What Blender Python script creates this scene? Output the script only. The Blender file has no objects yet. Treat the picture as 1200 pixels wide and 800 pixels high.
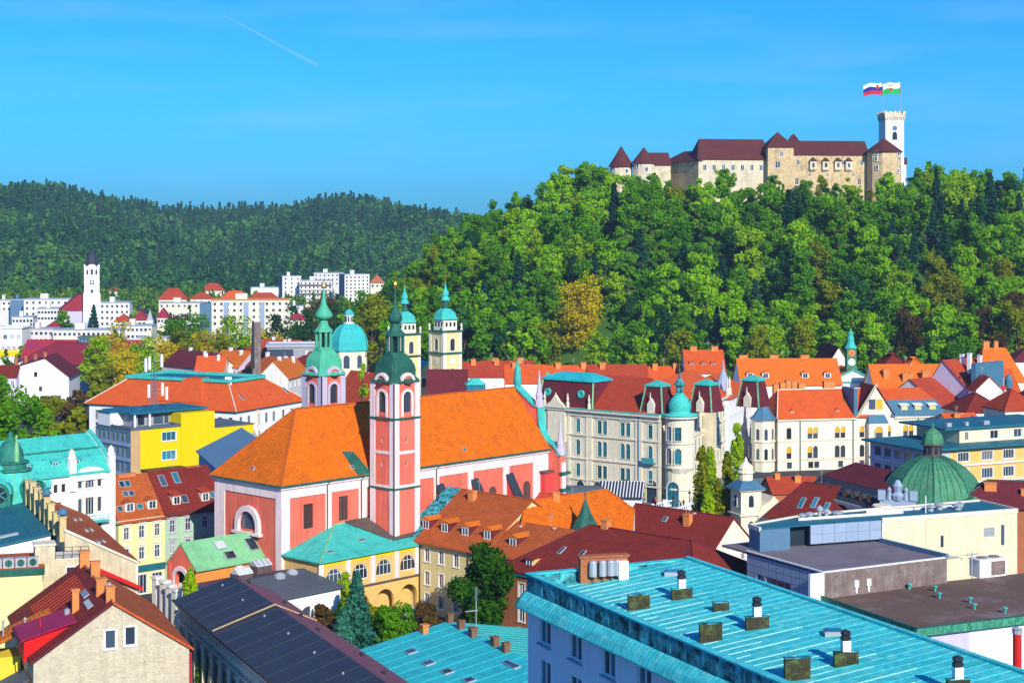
import bpy, math, random
import numpy as np
from mathutils import Vector, Matrix
random.seed(7)
SC = bpy.context.scene
COL = SC.collection
R = math.radians
# ---------------------------------------------------------------- camera, sky, sun, exposure
F, CX, HY, H = 2000.0, 600.0, 267.0, 62.0     # focal length in photo pixels, principal column, horizon row, eye height
cam = bpy.data.cameras.new('camera'); cam.lens = 36 * F / 1200; cam.sensor_width = 36
cam.shift_y = -(400 - HY) / 1200; cam.clip_start = 1; cam.clip_end = 30000
camo = bpy.data.objects.new('camera', cam); COL.objects.link(camo)
camo.location = (0, 0, H); camo.rotation_euler = (R(90), 0, 0); SC.camera = camo
SUN_AZ, SUN_EL = 21.0, 28.0                    # degrees to the right of straight behind the camera, height
W = bpy.data.worlds.new('World'); SC.world = W; W.use_nodes = True
nt = W.node_tree; nt.nodes.clear()
def N(t, kind, **kw):
    n = t.nodes.new(kind)
    for k, v in kw.items():
        if k.startswith('i_'):
            n.inputs[k[2:].replace('_', ' ')].default_value = v
        else: setattr(n, k, v)
    return n
sky = N(nt, 'ShaderNodeTexSky', sky_type='NISHITA', sun_disc=False)
sky.sun_elevation = R(SUN_EL); sky.sun_rotation = R(180 - SUN_AZ); sky.altitude = 300; sky.air_density = 1.0; sky.dust_density = 0.6; sky.ozone_density = 3.0
hs = N(nt, 'ShaderNodeHueSaturation'); hs.inputs['Saturation'].default_value = 1.15; hs.inputs['Hue'].default_value = 0.49
mulc = N(nt, 'ShaderNodeMix', data_type='RGBA', blend_type='MULTIPLY'); mulc.inputs[0].default_value = 1; mulc.inputs[7].default_value = (0.09, 0.50, 1.08, 1)
bg = N(nt, 'ShaderNodeBackground'); bg.inputs[1].default_value = 0.15
wo = N(nt, 'ShaderNodeOutputWorld')
# thin cirrus veil low in the sky
tc = N(nt, 'ShaderNodeTexCoord'); mp = N(nt, 'ShaderNodeMapping'); mp.inputs['Scale'].default_value = (5, 5, 42); mp.inputs['Rotation'].default_value = (0.1, 0.12, 0.4)
nz = N(nt, 'ShaderNodeTexNoise'); nz.inputs['Scale'].default_value = 1.3; nz.inputs['Detail'].default_value = 6
cr = N(nt, 'ShaderNodeValToRGB'); cr.color_ramp.elements[0].position = 0.47; cr.color_ramp.elements[1].position = 0.9; cr.color_ramp.elements[1].color = (.32, .32, .32, 1)
mx = N(nt, 'ShaderNodeMix', data_type='RGBA'); mx.inputs[7].default_value = (2.2, 4.0, 6.6, 1)
HAZE = 1.0e-4
L = nt.links.new
L(sky.outputs[0], hs.inputs['Color']); L(hs.outputs[0], mulc.inputs[6])
L(tc.outputs['Generated'], mp.inputs[0]); L(mp.outputs[0], nz.inputs['Vector']); L(nz.outputs['Fac'], cr.inputs[0])
L(cr.outputs[0], mx.inputs[0]); L(mulc.outputs[2], mx.inputs[6]); L(mx.outputs[2], bg.inputs[0]); L(bg.outputs[0], wo.inputs[0])
sl = bpy.data.lights.new('sun', 'SUN'); sl.energy = 5.0; sl.angle = R(0.5); sl.color = (1, .93, .80)
so = bpy.data.objects.new('sun', sl); COL.objects.link(so)
sdir = Vector((math.sin(R(SUN_AZ)) * math.cos(R(SUN_EL)), -math.cos(R(SUN_AZ)) * math.cos(R(SUN_EL)), math.sin(R(SUN_EL))))
so.rotation_euler = (-sdir).to_track_quat('-Z', 'Y').to_euler()
SC.view_settings.view_transform = 'Standard'; SC.view_settings.look = 'None'
SC.view_settings.exposure = 0.1; SC.view_settings.gamma = 1
SC.render.engine = 'CYCLES'
SC.cycles.max_bounces = 5; SC.cycles.diffuse_bounces = 2; SC.cycles.glossy_bounces = 2; SC.cycles.transparent_max_bounces = 6
SC.cycles.use_denoising = True

# ---------------------------------------------------------------- materials
def P(px, py, z):
    Y = F * (H - z) / (py - HY); return Vector(((px - CX) * Y / F, Y, z))
def PY(px, py, Y):
    return Vector(((px - CX) * Y / F, Y, H - (py - HY) * Y / F))
MATS = {}
def mat(name, col, rough=.85, var=.22, scale=.35, fine=3.0, streak=0.0, stain=None, st_amt=.5, bump=.25, metal=0.0, course=0.0, spec=.15, fvar=None, st_th=.5):
    """procedural surface: base colour, broad patches, fine grain, optional run-off streaks, stains and level courses"""
    if name in MATS: return MATS[name]
    m = bpy.data.materials.new(name); m.use_nodes = True; t = m.node_tree; l = t.links.new
    b = t.nodes['Principled BSDF']; b.inputs['Roughness'].default_value = rough; b.inputs['Metallic'].default_value = metal
    b.inputs['Specular IOR Level'].default_value = spec
    c = N(t, 'ShaderNodeTexCoord'); oi = N(t, 'ShaderNodeObjectInfo')
    n1 = N(t, 'ShaderNodeTexNoise'); n1.inputs['Scale'].default_value = scale; n1.inputs['Detail'].default_value = 5; n1.inputs['Roughness'].default_value = .65
    n2 = N(t, 'ShaderNodeTexNoise'); n2.inputs['Scale'].default_value = fine; n2.inputs['Detail'].default_value = 3
    wv = N(t, 'ShaderNodeVectorMath', operation='ADD'); l(c.outputs['Object'], wv.inputs[0]); l(oi.outputs['Location'], wv.inputs[1]); wp = wv.outputs[0]
    l(wp, n1.inputs['Vector']); l(wp, n2.inputs['Vector'])
    def math_(op, a, bb, cl=False):
        n = N(t, 'ShaderNodeMath', operation=op, use_clamp=cl)
        for i, v in enumerate((a, bb)):
            if isinstance(v, (int, float)): n.inputs[i].default_value = v
            else: l(v, n.inputs[i])
        return n.outputs[0]
    fv = var if fvar is None else fvar
    v = math_('ADD', math_('MULTIPLY', math_('SUBTRACT', n1.outputs['Fac'], .5), 2.6 * var), math_('MULTIPLY', math_('SUBTRACT', n2.outputs['Fac'], .5), 2.2 * fv))
    v = math_('ADD', v, math_('MULTIPLY', math_('SUBTRACT', oi.outputs['Random'], .5), .10))
    v = math_('ADD', v, 1.0)
    if course:
        sx = N(t, 'ShaderNodeSeparateXYZ'); l(c.outputs['Object'], sx.inputs[0])
        w = math_('FRACT', math_('MULTIPLY', sx.outputs['Z'], 1 / course), 0)
        v = math_('MULTIPLY', v, math_('ADD', math_('MULTIPLY', math_('LESS_THAN', w, .3), -.28), 1.08))
    if streak:
        mp_ = N(t, 'ShaderNodeMapping'); mp_.inputs['Scale'].default_value = (1.3, 1.3, .12)
        n3 = N(t, 'ShaderNodeTexNoise'); n3.inputs['Scale'].default_value = 1.4; n3.inputs['Detail'].default_value = 4
        l(wp, mp_.inputs[0]); l(mp_.outputs[0], n3.inputs['Vector'])
        v = math_('MULTIPLY', v, math_('ADD', math_('MULTIPLY', math_('SUBTRACT', n3.outputs['Fac'], .5), 2.2 * streak), 1.0))
    hsv = N(t, 'ShaderNodeHueSaturation'); hsv.inputs['Color'].default_value = (*col, 1); l(v, hsv.inputs['Value'])
    out = hsv.outputs[0]
    if stain:
        n4 = N(t, 'ShaderNodeTexNoise'); n4.inputs['Scale'].default_value = scale * 1.7; n4.inputs['Detail'].default_value = 8; n4.inputs['Roughness'].default_value = .7
        ofs = N(t, 'ShaderNodeVectorMath', operation='ADD'); ofs.inputs[1].default_value = (31, 17, 5)
        l(wp, ofs.inputs[0]); l(ofs.outputs[0], n4.inputs['Vector'])
        rp = N(t, 'ShaderNodeMapRange'); rp.inputs[1].default_value = st_th; rp.inputs[2].default_value = st_th + .18; rp.inputs[4].default_value = st_amt
        l(n4.outputs['Fac'], rp.inputs[0])
        mxx = N(t, 'ShaderNodeMix', data_type='RGBA'); mxx.inputs[7].default_value = (*stain, 1)
        l(rp.outputs[0], mxx.inputs[0]); l(out, mxx.inputs[6]); out = mxx.outputs[2]
    l(out, b.inputs['Base Color'])
    if bump:
        bp = N(t, 'ShaderNodeBump'); bp.inputs['Strength'].default_value = bump; bp.inputs['Distance'].default_value = .15
        l(n2.outputs['Fac'], bp.inputs['Height']); l(bp.outputs[0], b.inputs['Normal'])
    MATS[name] = m; return m
def glass(name, col, rough=.08):
    m = bpy.data.materials.new(name); m.use_nodes = True; b = m.node_tree.nodes['Principled BSDF']
    t = m.node_tree; oi = N(t, 'ShaderNodeObjectInfo'); hv = N(t, 'ShaderNodeHueSaturation'); hv.inputs['Color'].default_value = (*col, 1)
    mr = N(t, 'ShaderNodeMapRange'); mr.inputs[3].default_value = .35; mr.inputs[4].default_value = 1.9
    t.links.new(oi.outputs['Random'], mr.inputs[0]); t.links.new(mr.outputs[0], hv.inputs['Value']); t.links.new(hv.outputs[0], b.inputs['Base Color'])
    b.inputs['Roughness'].default_value = rough; b.inputs['Specular IOR Level'].default_value = .6
    MATS[name] = m; return m
M = lambda n: MATS[n]
# roofs
mat('orange_tile', (.62, .15, .012), course=.24, var=.16, fvar=.36, fine=3.4, stain=(.33, .10, .03), st_amt=.35, bump=.5)
mat('bright_orange_tile', (.66, .135, .003), course=.24, var=.2, fvar=.5, fine=2.6, stain=(.34, .085, .012), st_amt=.6, bump=.5)
mat('rust_tile', (.42, .095, .022), course=.24, var=.25, fvar=.36, fine=3.0, stain=(.17, .06, .03), st_amt=.5, bump=.5)
mat('red_tile', (.40, .055, .022), course=.24, var=.2, fvar=.36, fine=3.0, stain=(.2, .035, .02), st_amt=.4, bump=.5)
mat('dark_red_tile', (.20, .026, .018), course=.24, var=.22, fvar=.36, fine=3.0, stain=(.10, .02, .02), st_amt=.5, bump=.5)
mat('vermilion_tile', (.62, .10, .018), course=.24, var=.15, fvar=.36, fine=3.0, stain=(.36, .06, .02), st_amt=.4, bump=.5)
mat('wine_tile', (.14, .022, .03), course=.3, var=.2, fine=2.5, stain=(.07, .02, .02), bump=.4)
mat('castle_tile', (.105, .028, .026), course=.4, var=.2, fine=1.5, stain=(.07, .025, .02), bump=.3)
mat('magenta_sheet', (.33, .012, .06), rough=.5, var=.12, bump=.05)
mat('magenta_tile', (.30, .03, .045), course=.3, var=.2, fine=2.5, stain=(.16, .03, .08), bump=.4)
mat('violet_tile', (.40, .03, .05), course=.3, var=.25, fine=2, stain=(.13, .03, .16), st_amt=.7, bump=.3, scale=.12)
mat('rose_plaster', (.62, .07, .06), var=.15, streak=.3, bump=.1)
mat('scarlet_paint', (.62, .012, .012), rough=.5, var=.1, bump=.05)
mat('copper', (.06, .50, .42), rough=.6, var=.2, streak=.12, stain=(.03, .24, .22), st_amt=.55, bump=.1)
mat('copper_blue', (.03, .48, .50), rough=.55, var=.22, streak=.1, stain=(.02, .27, .33), st_amt=.6, bump=.1, scale=.3)
mat('copper_panel', (.05, .52, .54), rough=.6, var=.32, fvar=.36, stain=(.22, .70, .60), st_amt=.75, bump=.12, scale=.8)
mat('copper_teal', (.04, .46, .44), rough=.55, var=.2, stain=(.10, .55, .48), st_amt=.5, bump=.05)
mat('copper_seam', (.34, .74, .73), rough=.45, var=.15, bump=.0)
mat('copper_green', (.07, .42, .26), rough=.6, var=.2, streak=.2, stain=(.20, .46, .22), st_amt=.6, bump=.1)
mat('copper_dark', (.03, .20, .15), rough=.6, var=.3, streak=.5, stain=(.02, .08, .06), st_amt=.7, bump=.1)
mat('copper_deep', (.025, .125, .09), rough=.6, var=.25, streak=.4, stain=(.012, .05, .04), st_amt=.6, bump=.1)
mat('copper_stained_green', (.06, .30, .18), rough=.6, var=.3, streak=.6, stain=(.02, .05, .04), st_amt=.8, bump=.1, scale=1.0)
mat('vermilion_orange', (.70, .15, .015), course=.24, var=.13, fvar=.36, fine=3.0, stain=(.42, .09, .02), st_amt=.35, bump=.4)
mat('copper_dome', (.06, .24, .12), rough=.6, var=.25, streak=.5, stain=(.16, .24, .13), st_amt=.5, bump=.1)
mat('copper_light', (.22, .52, .25), rough=.6, var=.2, streak=.1, stain=(.12, .25, .15), st_amt=.5, bump=.1)
mat('copper_stained', (.07, .42, .46), rough=.6, var=.3, streak=1.3, stain=(.012, .015, .02), st_amt=.95, bump=.15, scale=.55, st_th=.43)
mat('slate_blue', (.034, .044, .062), rough=.6, var=.15, fvar=.15, bump=.1, stain=(.03, .06, .10), st_amt=.4)
mat('plum_sheet', (.105, .045, .075), rough=.6, var=.18, bump=.1, stain=(.17, .08, .08), st_amt=.4)
mat('grey_sheet', (.10, .13, .16), rough=.6, var=.2, bump=.1, stain=(.05, .06, .07))
mat('zinc_roof', (.30, .30, .30), rough=.6, var=.2, bump=.1, stain=(.2, .19, .17))
mat('teal_sheet', (.02, .15, .20), rough=.55, var=.25, bump=.1, stain=(.015, .07, .10))
mat('brown_sheet', (.12, .09, .08), rough=.65, var=.25, streak=.3, bump=.1, stain=(.06, .05, .04))
mat('lead', (.09, .11, .13), rough=.5, var=.2, bump=.1)
mat('blue_lead', (.07, .18, .27), rough=.5, var=.2, bump=.1)
mat('gravel_roof', (.16, .10, .075), rough=.95, var=.3, fine=5, stain=(.27, .20, .19), st_amt=.85, bump=.5, scale=.09)
mat('felt_roof', (.20, .17, .19), rough=.95, var=.2, fine=4, stain=(.13, .10, .10), st_amt=.6, bump=.3, scale=.12)
# walls
mat('salmon', (.80, .165, .105), var=.14, fvar=.12, streak=.34, bump=.15)
mat('pink_white', (.83, .67, .65), var=.1, fvar=.1, streak=.28, bump=.12)
mat('white_plaster', (.76, .74, .68), var=.1, fvar=.1, streak=.26, bump=.12)
mat('bright_white', (.84, .84, .83), var=.05, fvar=.05, streak=.06, bump=.08)
mat('stone_white', (.84, .75, .54), var=.12, fvar=.12, streak=.22, bump=.2, stain=(.52, .45, .32), st_amt=.3)
mat('cream', (.74, .66, .44), var=.1, fvar=.08, streak=.22, bump=.12)
mat('pale_cream', (.78, .74, .58), var=.07, fvar=.07, streak=.15, bump=.12)
mat('lemon', (.74, .72, .34), var=.08, streak=.12, bump=.12)
mat('mint', (.40, .60, .42), var=.1, streak=.12, bump=.12)
mat('ochre', (.74, .47, .15), var=.1, fvar=.08, streak=.15, bump=.12)
mat('yellow', (.80, .60, .05), var=.08, fvar=.06, streak=.1, bump=.1)
mat('vivid_yellow', (.85, .60, .0), var=.05, fvar=.05, streak=.06, bump=.06)
mat('soft_yellow', (.76, .63, .30), var=.08, streak=.15, bump=.12)
mat('orange_wall', (.74, .28, .06), var=.1, streak=.15, bump=.12)
mat('apricot', (.75, .46, .14), var=.06, streak=.1, bump=.1)
mat('tan_wall', (.55, .36, .17), var=.12, streak=.2, bump=.12)
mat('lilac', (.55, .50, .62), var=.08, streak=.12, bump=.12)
mat('sky_wall', (.86, .86, .88), var=.07, fvar=.06, streak=.14, bump=.1)
mat('grey_wall', (.32, .34, .36), var=.12, streak=.2, bump=.12)
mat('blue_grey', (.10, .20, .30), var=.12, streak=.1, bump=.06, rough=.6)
mat('steel_panel', (.30, .38, .50), var=.08, bump=.05, rough=.45)
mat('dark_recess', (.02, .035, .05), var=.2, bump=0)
mat('brown_wall', (.20, .15, .13), var=.25, streak=.45, bump=.15, stain=(.38, .34, .32), st_amt=.5)
mat('russet_wall', (.32, .12, .05), var=.2, streak=.3, bump=.15)
mat('old_plaster', (.62, .53, .34), var=.2, fvar=.16, streak=.35, bump=.3, stain=(.36, .30, .20), st_amt=.6, scale=.5)
mat('gable_stone', (.60, .52, .37), var=.18, fvar=.2, streak=.25, bump=.5, stain=(.40, .33, .24), st_amt=.5, scale=.6, fine=4)
mat('castle_stone', (.62, .46, .25), var=.3, fvar=.4, streak=.3, bump=.4, stain=(.26, .19, .11), st_amt=.7, scale=.12, fine=.9)
mat('castle_pale', (.72, .62, .44), var=.25, fvar=.35, streak=.3, bump=.4, stain=(.34, .27, .18), st_amt=.6, scale=.12, fine=.9)
mat('brick_red', (.42, .14, .06), var=.25, fvar=.25, bump=.3, stain=(.25, .15, .1))
mat('brown_brick', (.22, .11, .06), var=.3, fvar=.3, bump=.3)
mat('chimney_plaster', (.62, .48, .22), var=.18, bump=.2, streak=.2)
mat('chimney_orange', (.68, .24, .07), var=.18, bump=.2)
mat('trim_white', (.80, .80, .78), var=.06, bump=.05)
mat('trim_stone', (.74, .67, .52), var=.12, bump=.1, streak=.2)
mat('frame_white', (.78, .79, .80), var=.03, bump=0)
mat('frame_grey', (.35, .38, .40), var=.05, bump=0)
mat('frame_teal', (.05, .30, .33), var=.05, bump=0)
mat('frame_dark', (.06, .05, .05), var=.05, bump=0)
mat('ochre_shutter', (.80, .42, .03), var=.1, bump=0)
mat('pale_yellow_blind', (.8, .62, .12), var=.1, bump=0)
m_ = bpy.data.materials.new('cloud_wisp'); m_.use_nodes = True; t_ = m_.node_tree; t_.nodes.clear(); tr_ = N(t_, 'ShaderNodeBsdfTransparent'); df_ = N(t_, 'ShaderNodeBsdfDiffuse'); ms_ = N(t_, 'ShaderNodeMixShader'); ms_.inputs[0].default_value = .05; oo_ = N(t_, 'ShaderNodeOutputMaterial')
t_.links.new(tr_.outputs[0], ms_.inputs[1]); t_.links.new(df_.outputs[0], ms_.inputs[2]); t_.links.new(ms_.outputs[0], oo_.inputs[0]); MATS['cloud_wisp'] = m_
mat('dark_metal', (.03, .035, .04), rough=.5, var=.1, bump=0)
mat('zinc', (.45, .47, .5), rough=.4, var=.12, bump=.05, metal=.3)
mat('white_paint', (.8, .8, .8), rough=.5, var=.05, bump=0)
mat('gold', (.75, .42, .06), rough=.3, metal=.8, var=.05, bump=0)
mat('olive_panel', (.045, .04, .02), rough=.6, var=.5, bump=.1, stain=(.13, .20, .05), st_amt=.7, scale=1.2)
mat('red_paint', (.6, .02, .02), rough=.5, var=.08, bump=0)
mat('green_paint', (.02, .42, .08), rough=.6, var=.05, bump=0)
mat('navy_paint', (.01, .03, .30), rough=.6, var=.05, bump=0)
mat('bark', (.10, .07, .045), var=.3, bump=.3, fine=2)
mat('asphalt', (.055, .06, .068), rough=.9, var=.2, fine=2.0, bump=.2, stain=(.09, .09, .09), st_amt=.4)
mat('paving', (.16, .19, .23), rough=.9, var=.15, bump=.2)
mat('grass', (.07, .17, .02), rough=1, var=.35, bump=.3, scale=.1, stain=(.13, .15, .03))
mat('forest_floor', (.05, .12, .015), rough=1, var=.35, bump=.3, scale=.05)
glass('window_glass', (.035, .055, .08)); glass('teal_glass', (.02, .12, .16)); glass('warm_glass', (.10, .06, .05)); glass('pale_glass', (.30, .32, .33), .3)

# ---------------------------------------------------------------- mesh building
class MB:
    def __init__(s): s.v = []; s.f = []; s.m = []
    def poly(s, pts, m=0):
        i = len(s.v); s.v += [tuple(p) for p in pts]; s.f.append(tuple(range(i, i + len(pts)))); s.m.append(m)
    def box(s, x0, x1, y0, y1, z0, z1, m=0, T=None):
        c = [(x0, y0, z0), (x1, y0, z0), (x1, y1, z0), (x0, y1, z0), (x0, y0, z1), (x1, y0, z1), (x1, y1, z1), (x0, y1, z1)]
        if T: c = [tuple(T(*p)) for p in c]
        i = len(s.v); s.v += c
        for q in ((0, 3, 2, 1), (4, 5, 6, 7), (0, 1, 5, 4), (1, 2, 6, 5), (2, 3, 7, 6), (3, 0, 4, 7)):
            s.f.append(tuple(i + k for k in q)); s.m.append(m)
    def loft(s, rings, m=0, cap0=True, cap1=True):
        n = len(rings[0]); i = len(s.v)
        for r in rings: s.v += [tuple(p) for p in r]
        for k in range(len(rings) - 1):
            for j in range(n):
                a, b = i + k * n + j, i + k * n + (j + 1) % n
                s.f.append((a, b, b + n, a + n)); s.m.append(m)
        if cap0: s.f.append(tuple(i + j for j in reversed(range(n)))); s.m.append(m)
        if cap1: s.f.append(tuple(i + (len(rings) - 1) * n + j for j in range(n))); s.m.append(m)
    def lathe(s, c, prof, n=12, ph=0.0, m=0, ch=None):
        """turned solid; ch: square plan with cut corners (fraction) instead of a regular polygon"""
        rings = []
        for r, z in prof:
            ring = []
            if ch is None:
                for k in range(n):
                    a = ph + 2 * math.pi * k / n; ring.append((c[0] + r * math.cos(a), c[1] + r * math.sin(a), z))
            else:
                q = r * (1 - ch)
                for (x, y) in ((r, -q), (r, q), (q, r), (-q, r), (-r, q), (-r, -q), (-q, -r), (q, -r)):
                    ring.append((c[0] + x * math.cos(ph) - y * math.sin(ph), c[1] + x * math.sin(ph) + y * math.cos(ph), z))
            rings.append(ring)
        s.loft(rings, m)
    def tube(s, a, b, r0, r1=None, n=6, m=0):
        a, b = Vector(a), Vector(b); r1 = r0 if r1 is None else r1
        d = (b - a).normalized(); u = d.orthogonal().normalized(); w = d.cross(u)
        s.loft([[p + (u * math.cos(2 * math.pi * k / n) + w * math.sin(2 * math.pi * k / n)) * r for k in range(n)] for p, r in ((a, r0), (b, r1))], m)
    def prism(s, pts, fa, fb, m=0):
        """pts: 2-D outline; fa, fb turn a 2-D point into the two end points"""
        s.loft([[fa(*p) for p in pts], [fb(*p) for p in pts]], m)
    def mesh(s, name, mats):
        me = bpy.data.meshes.new(name); me.from_pydata(s.v, [], s.f)
        for mm in (mats if isinstance(mats, (list, tuple)) else [mats]): me.materials.append(M(mm) if isinstance(mm, str) else mm)
        if any(s.m): me.polygons.foreach_set('material_index', s.m)
        me.update(); return me
    def build(s, name, mats, parent=None, **kw):
        return link(s.mesh(name, mats), name, parent, **kw)
def link(me, name, parent=None, loc=None, rz=None, mtx=None, label=None, cat=None, group=None, kind=None, smooth=False):
    o = bpy.data.objects.new(name, me); COL.objects.link(o)
    if parent: o.parent = parent
    if mtx is not None: o.matrix_local = mtx
    if loc is not None: o.location = loc
    if rz is not None: o.rotation_euler = (0, 0, rz)
    tag(o, label, cat, group, kind)
    if smooth and me: me.polygons.foreach_set('use_smooth', [True] * len(me.polygons))
    return o
def tag(o, label=None, cat=None, group=None, kind=None):
    if label: o['label'] = label
    if cat: o['category'] = cat
    if group: o['group'] = group
    if kind: o['kind'] = kind
    return o
def thing(name, label, cat, loc=(0, 0, 0), rz=0.0, group=None):
    return link(None, name, None, loc, rz, None, label, cat, group)

# ---------------------------------------------------------------- windows
WC = {}
def arch_pts(w, h, n=8, rise=None):
    r = w / 2; rise = r if rise is None else rise
    return [(-r, 0), (r, 0)] + [(r * math.cos(math.pi * k / n), h - rise + rise * math.sin(math.pi * k / n)) for k in range(n + 1)]
def win_mesh(w, h, st, fm, tm, far):
    key = (round(w, 2), round(h, 2), st, fm, tm, far)
    if key in WC: return WC[key]
    b = MB(); arch = 'a' in st; n = 8
    fy0, fy1 = .12, .2; t = .09 if w > .8 else .06
    if far: t *= 1.3
    top = h - (w / 2 if arch else 0)
    if 'n' not in st:
        b.box(-w/2, -w/2 + t, fy0, fy1, 0, top); b.box(w/2 - t, w/2, fy0, fy1, 0, top)
        b.box(-w/2 + t, w/2 - t, fy0, fy1, 0, t)
        if not arch: b.box(-w/2 + t, w/2 - t, fy0, fy1, h - t, h)
        cols = 3 if '3' in st else 4 if '4' in st else 1 if '1' in st else 2
        for k in range(1, cols):
            x = -w/2 + w * k / cols; b.box(x - t*.4, x + t*.4, fy0, fy1, t, h - t)
        if 't' in st: b.box(-w/2 + t, w/2 - t, fy0 - .01, fy1, h * .64, h * .64 + t * .8)
        if 'g' in st:
            for q in (.25, .5, .75): b.box(-w/2 + t, w/2 - t, fy0 + .01, fy1, h * q - .03, h * q + .03)
        if arch:
            a = arch_pts(w, h, n)[2:]; r = arch_pts(w - 2*t, h - t, n)[2:]
            for k in range(n):
                b.loft([[(p[0], y, p[1]) for p in (a[k], a[k+1], r[k+1], r[k])] for y in (fy0, fy1)])
    if tm:   # surround, sill and hood stand proud of the wall
        e = .16 if w > .9 else .12; o = -.07
        b.box(-w/2 - e, -w/2, o, .02, 0, top, 1); b.box(w/2, w/2 + e, o, .02, 0, top, 1)
        if arch:
            a = arch_pts(w, h, n)[2:]; r = arch_pts(w + 2*e, h + e, n, w/2 + e)[2:]
            for k in range(n):
                b.loft([[(p[0], y, p[1]) for p in (a[k], r[k], r[k+1], a[k+1])] for y in (o, .02)], 1)
        else: b.box(-w/2 - e, w/2 + e, o, .02, h, h + e, 1)
        b.box(-w/2 - e - .06, w/2 + e + .06, o - .08, .02, -.13, 0, 1)
        if 'h' in st: b.box(-w/2 - e - .12, w/2 + e + .12, o - .14, .02, h + e + .22, h + e + .42, 1)
    if 's' in st:  # open side shutters
        for sg in (-1, 1): b.box(sg * (w/2 + .06) - (.5*w if sg < 0 else 0), sg * (w/2 + .06) + (.5*w if sg > 0 else 0), -.09, -.02, .03, top, 2)
    p = MB()
    pts = arch_pts(w, h, n) if arch else [(-w/2, 0), (w/2, 0), (w/2, h), (-w/2, h)]
    if 'o' in st:   # ochre blind drawn over part of the opening
        b.box(-w/2 + t, w/2 - t, .10, .115, h * (.45 if 'O' not in st else .05), top, 2)
        if arch: b.poly([(x, .11, z) for x, z in arch_pts(w - 2*t, h - t, n)[2:]], 2)
    p.poly([(x, .165, z) for x, z in pts])
    mats = [fm, tm or fm, 'ochre_shutter' if 'o' in st else 'frame_teal']
    WC[key] = (b.mesh('window', mats), p.mesh)
    return WC[key]
PC = {}
def put_window(parent, T, u, zb, w, h, st, fm, tm, gm, far=False, name='window'):
    """T: 4x4 from facade space (u along, inward, up) to the parent's space"""
    me, pm = win_mesh(w, h, st, fm, tm, far)
    mtx = T @ Matrix.Translation((u, 0, zb))
    o = link(me, name, parent, mtx=mtx)
    k = (me.name, gm)
    if k not in PC: PC[k] = pm('pane', gm)
    link(PC[k], 'pane', o)
    return o
def wall_face(b, T, L, z0, z1, holes, m=0, th=.22, u0=0.0):
    """one wall plane with real openings; holes: (u centre, bottom, w, h, arched)"""
    rects = [(u - w/2, u + w/2, zb, zb + h) for u, zb, w, h, a in holes]
    us = sorted({u0, L, *[r[0] for r in rects], *[r[1] for r in rects]}); zs = sorted({z0, z1, *[r[2] for r in rects], *[r[3] for r in rects]})
    us = [u for u in us if u0 <= u <= L]; zs = [z for z in zs if z0 <= z <= z1]
    Q = lambda u, w, z: T @ Vector((u, w, z))
    for j in range(len(zs) - 1):
        k = 0
        while k < len(us) - 1:
            if any(r[0] - 1e-5 < (us[k] + us[k+1]) / 2 < r[1] + 1e-5 and r[2] - 1e-5 < (zs[j] + zs[j+1]) / 2 < r[3] for r in rects): k += 1; continue
            e = k + 1
            while e < len(us) - 1 and not any(r[0] < (us[e] + us[e+1]) / 2 < r[1] and r[2] < (zs[j] + zs[j+1]) / 2 < r[3] for r in rects): e += 1
            b.poly([Q(us[k], 0, zs[j]), Q(us[e], 0, zs[j]), Q(us[e], 0, zs[j+1]), Q(us[k], 0, zs[j+1])], m); k = e
    for (u, zb, w, h, a), (x0, x1, y0, y1) in zip(holes, rects):
        b.poly([Q(x0, 0, y0), Q(x0, th, y0), Q(x0, th, y1), Q(x0, 0, y1)], m); b.poly([Q(x1, 0, y0), Q(x1, 0, y1), Q(x1, th, y1), Q(x1, th, y0)], m)
        b.poly([Q(x0, 0, y0), Q(x1, 0, y0), Q(x1, th, y0), Q(x0, th, y0)], m)
        if not a: b.poly([Q(x0, 0, y1), Q(x0, th, y1), Q(x1, th, y1), Q(x1, 0, y1)], m)
        else:
            ap = arch_pts(w, h, 8)[2:]
            for side in (ap[:5], ap[4:]):
                cx = u + (w/2 if side[0][0] > 0.01 else -w/2)
                b.poly([Q(cx, 0, y1)] + [Q(u + p[0], 0, zb + p[1]) for p in side], m)
            for i in range(8): b.poly([Q(u + p[0], d, zb + p[1]) for p, d in ((ap[i], 0), (ap[i], th), (ap[i+1], th), (ap[i+1], 0))], m)
def fmat(k, L, D):
    """facade matrices: 0 front, 1 right, 2 back, 3 left"""
    if k == 0: return Matrix.Identity(4)
    if k == 1: return Matrix(((0, -1, 0, L), (1, 0, 0, 0), (0, 0, 1, 0), (0, 0, 0, 1)))
    if k == 2: return Matrix(((-1, 0, 0, L), (0, -1, 0, D), (0, 0, 1, 0), (0, 0, 0, 1)))
    return Matrix(((0, 1, 0, 0), (-1, 0, 0, D), (0, 0, 1, 0), (0, 0, 0, 1)))
def facade(b, parent, k, L, D, z0, ze, rows, fm, tm, gm, far, m=0):
    T = fmat(k, L, D); LL = L if k in (0, 2) else D; hs_ = []
    for row in rows:
        dt, h, us, w, st = row[:5]
        g = row[5] if len(row) > 5 else gm
        if isinstance(us, int): us = [LL * (i + .5) / us for i in range(us)]
        for u in us:
            zb = ze - dt - h
            hs_.append((u, zb, w, h, 'a' in st))
            gg = random.choice(g) if isinstance(g, (list, tuple)) else g
            put_window(parent, T, u, zb, w, h, st, fm, tm, gg, far)
    wall_face(b, T, LL, z0, ze, hs_, m)

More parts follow.
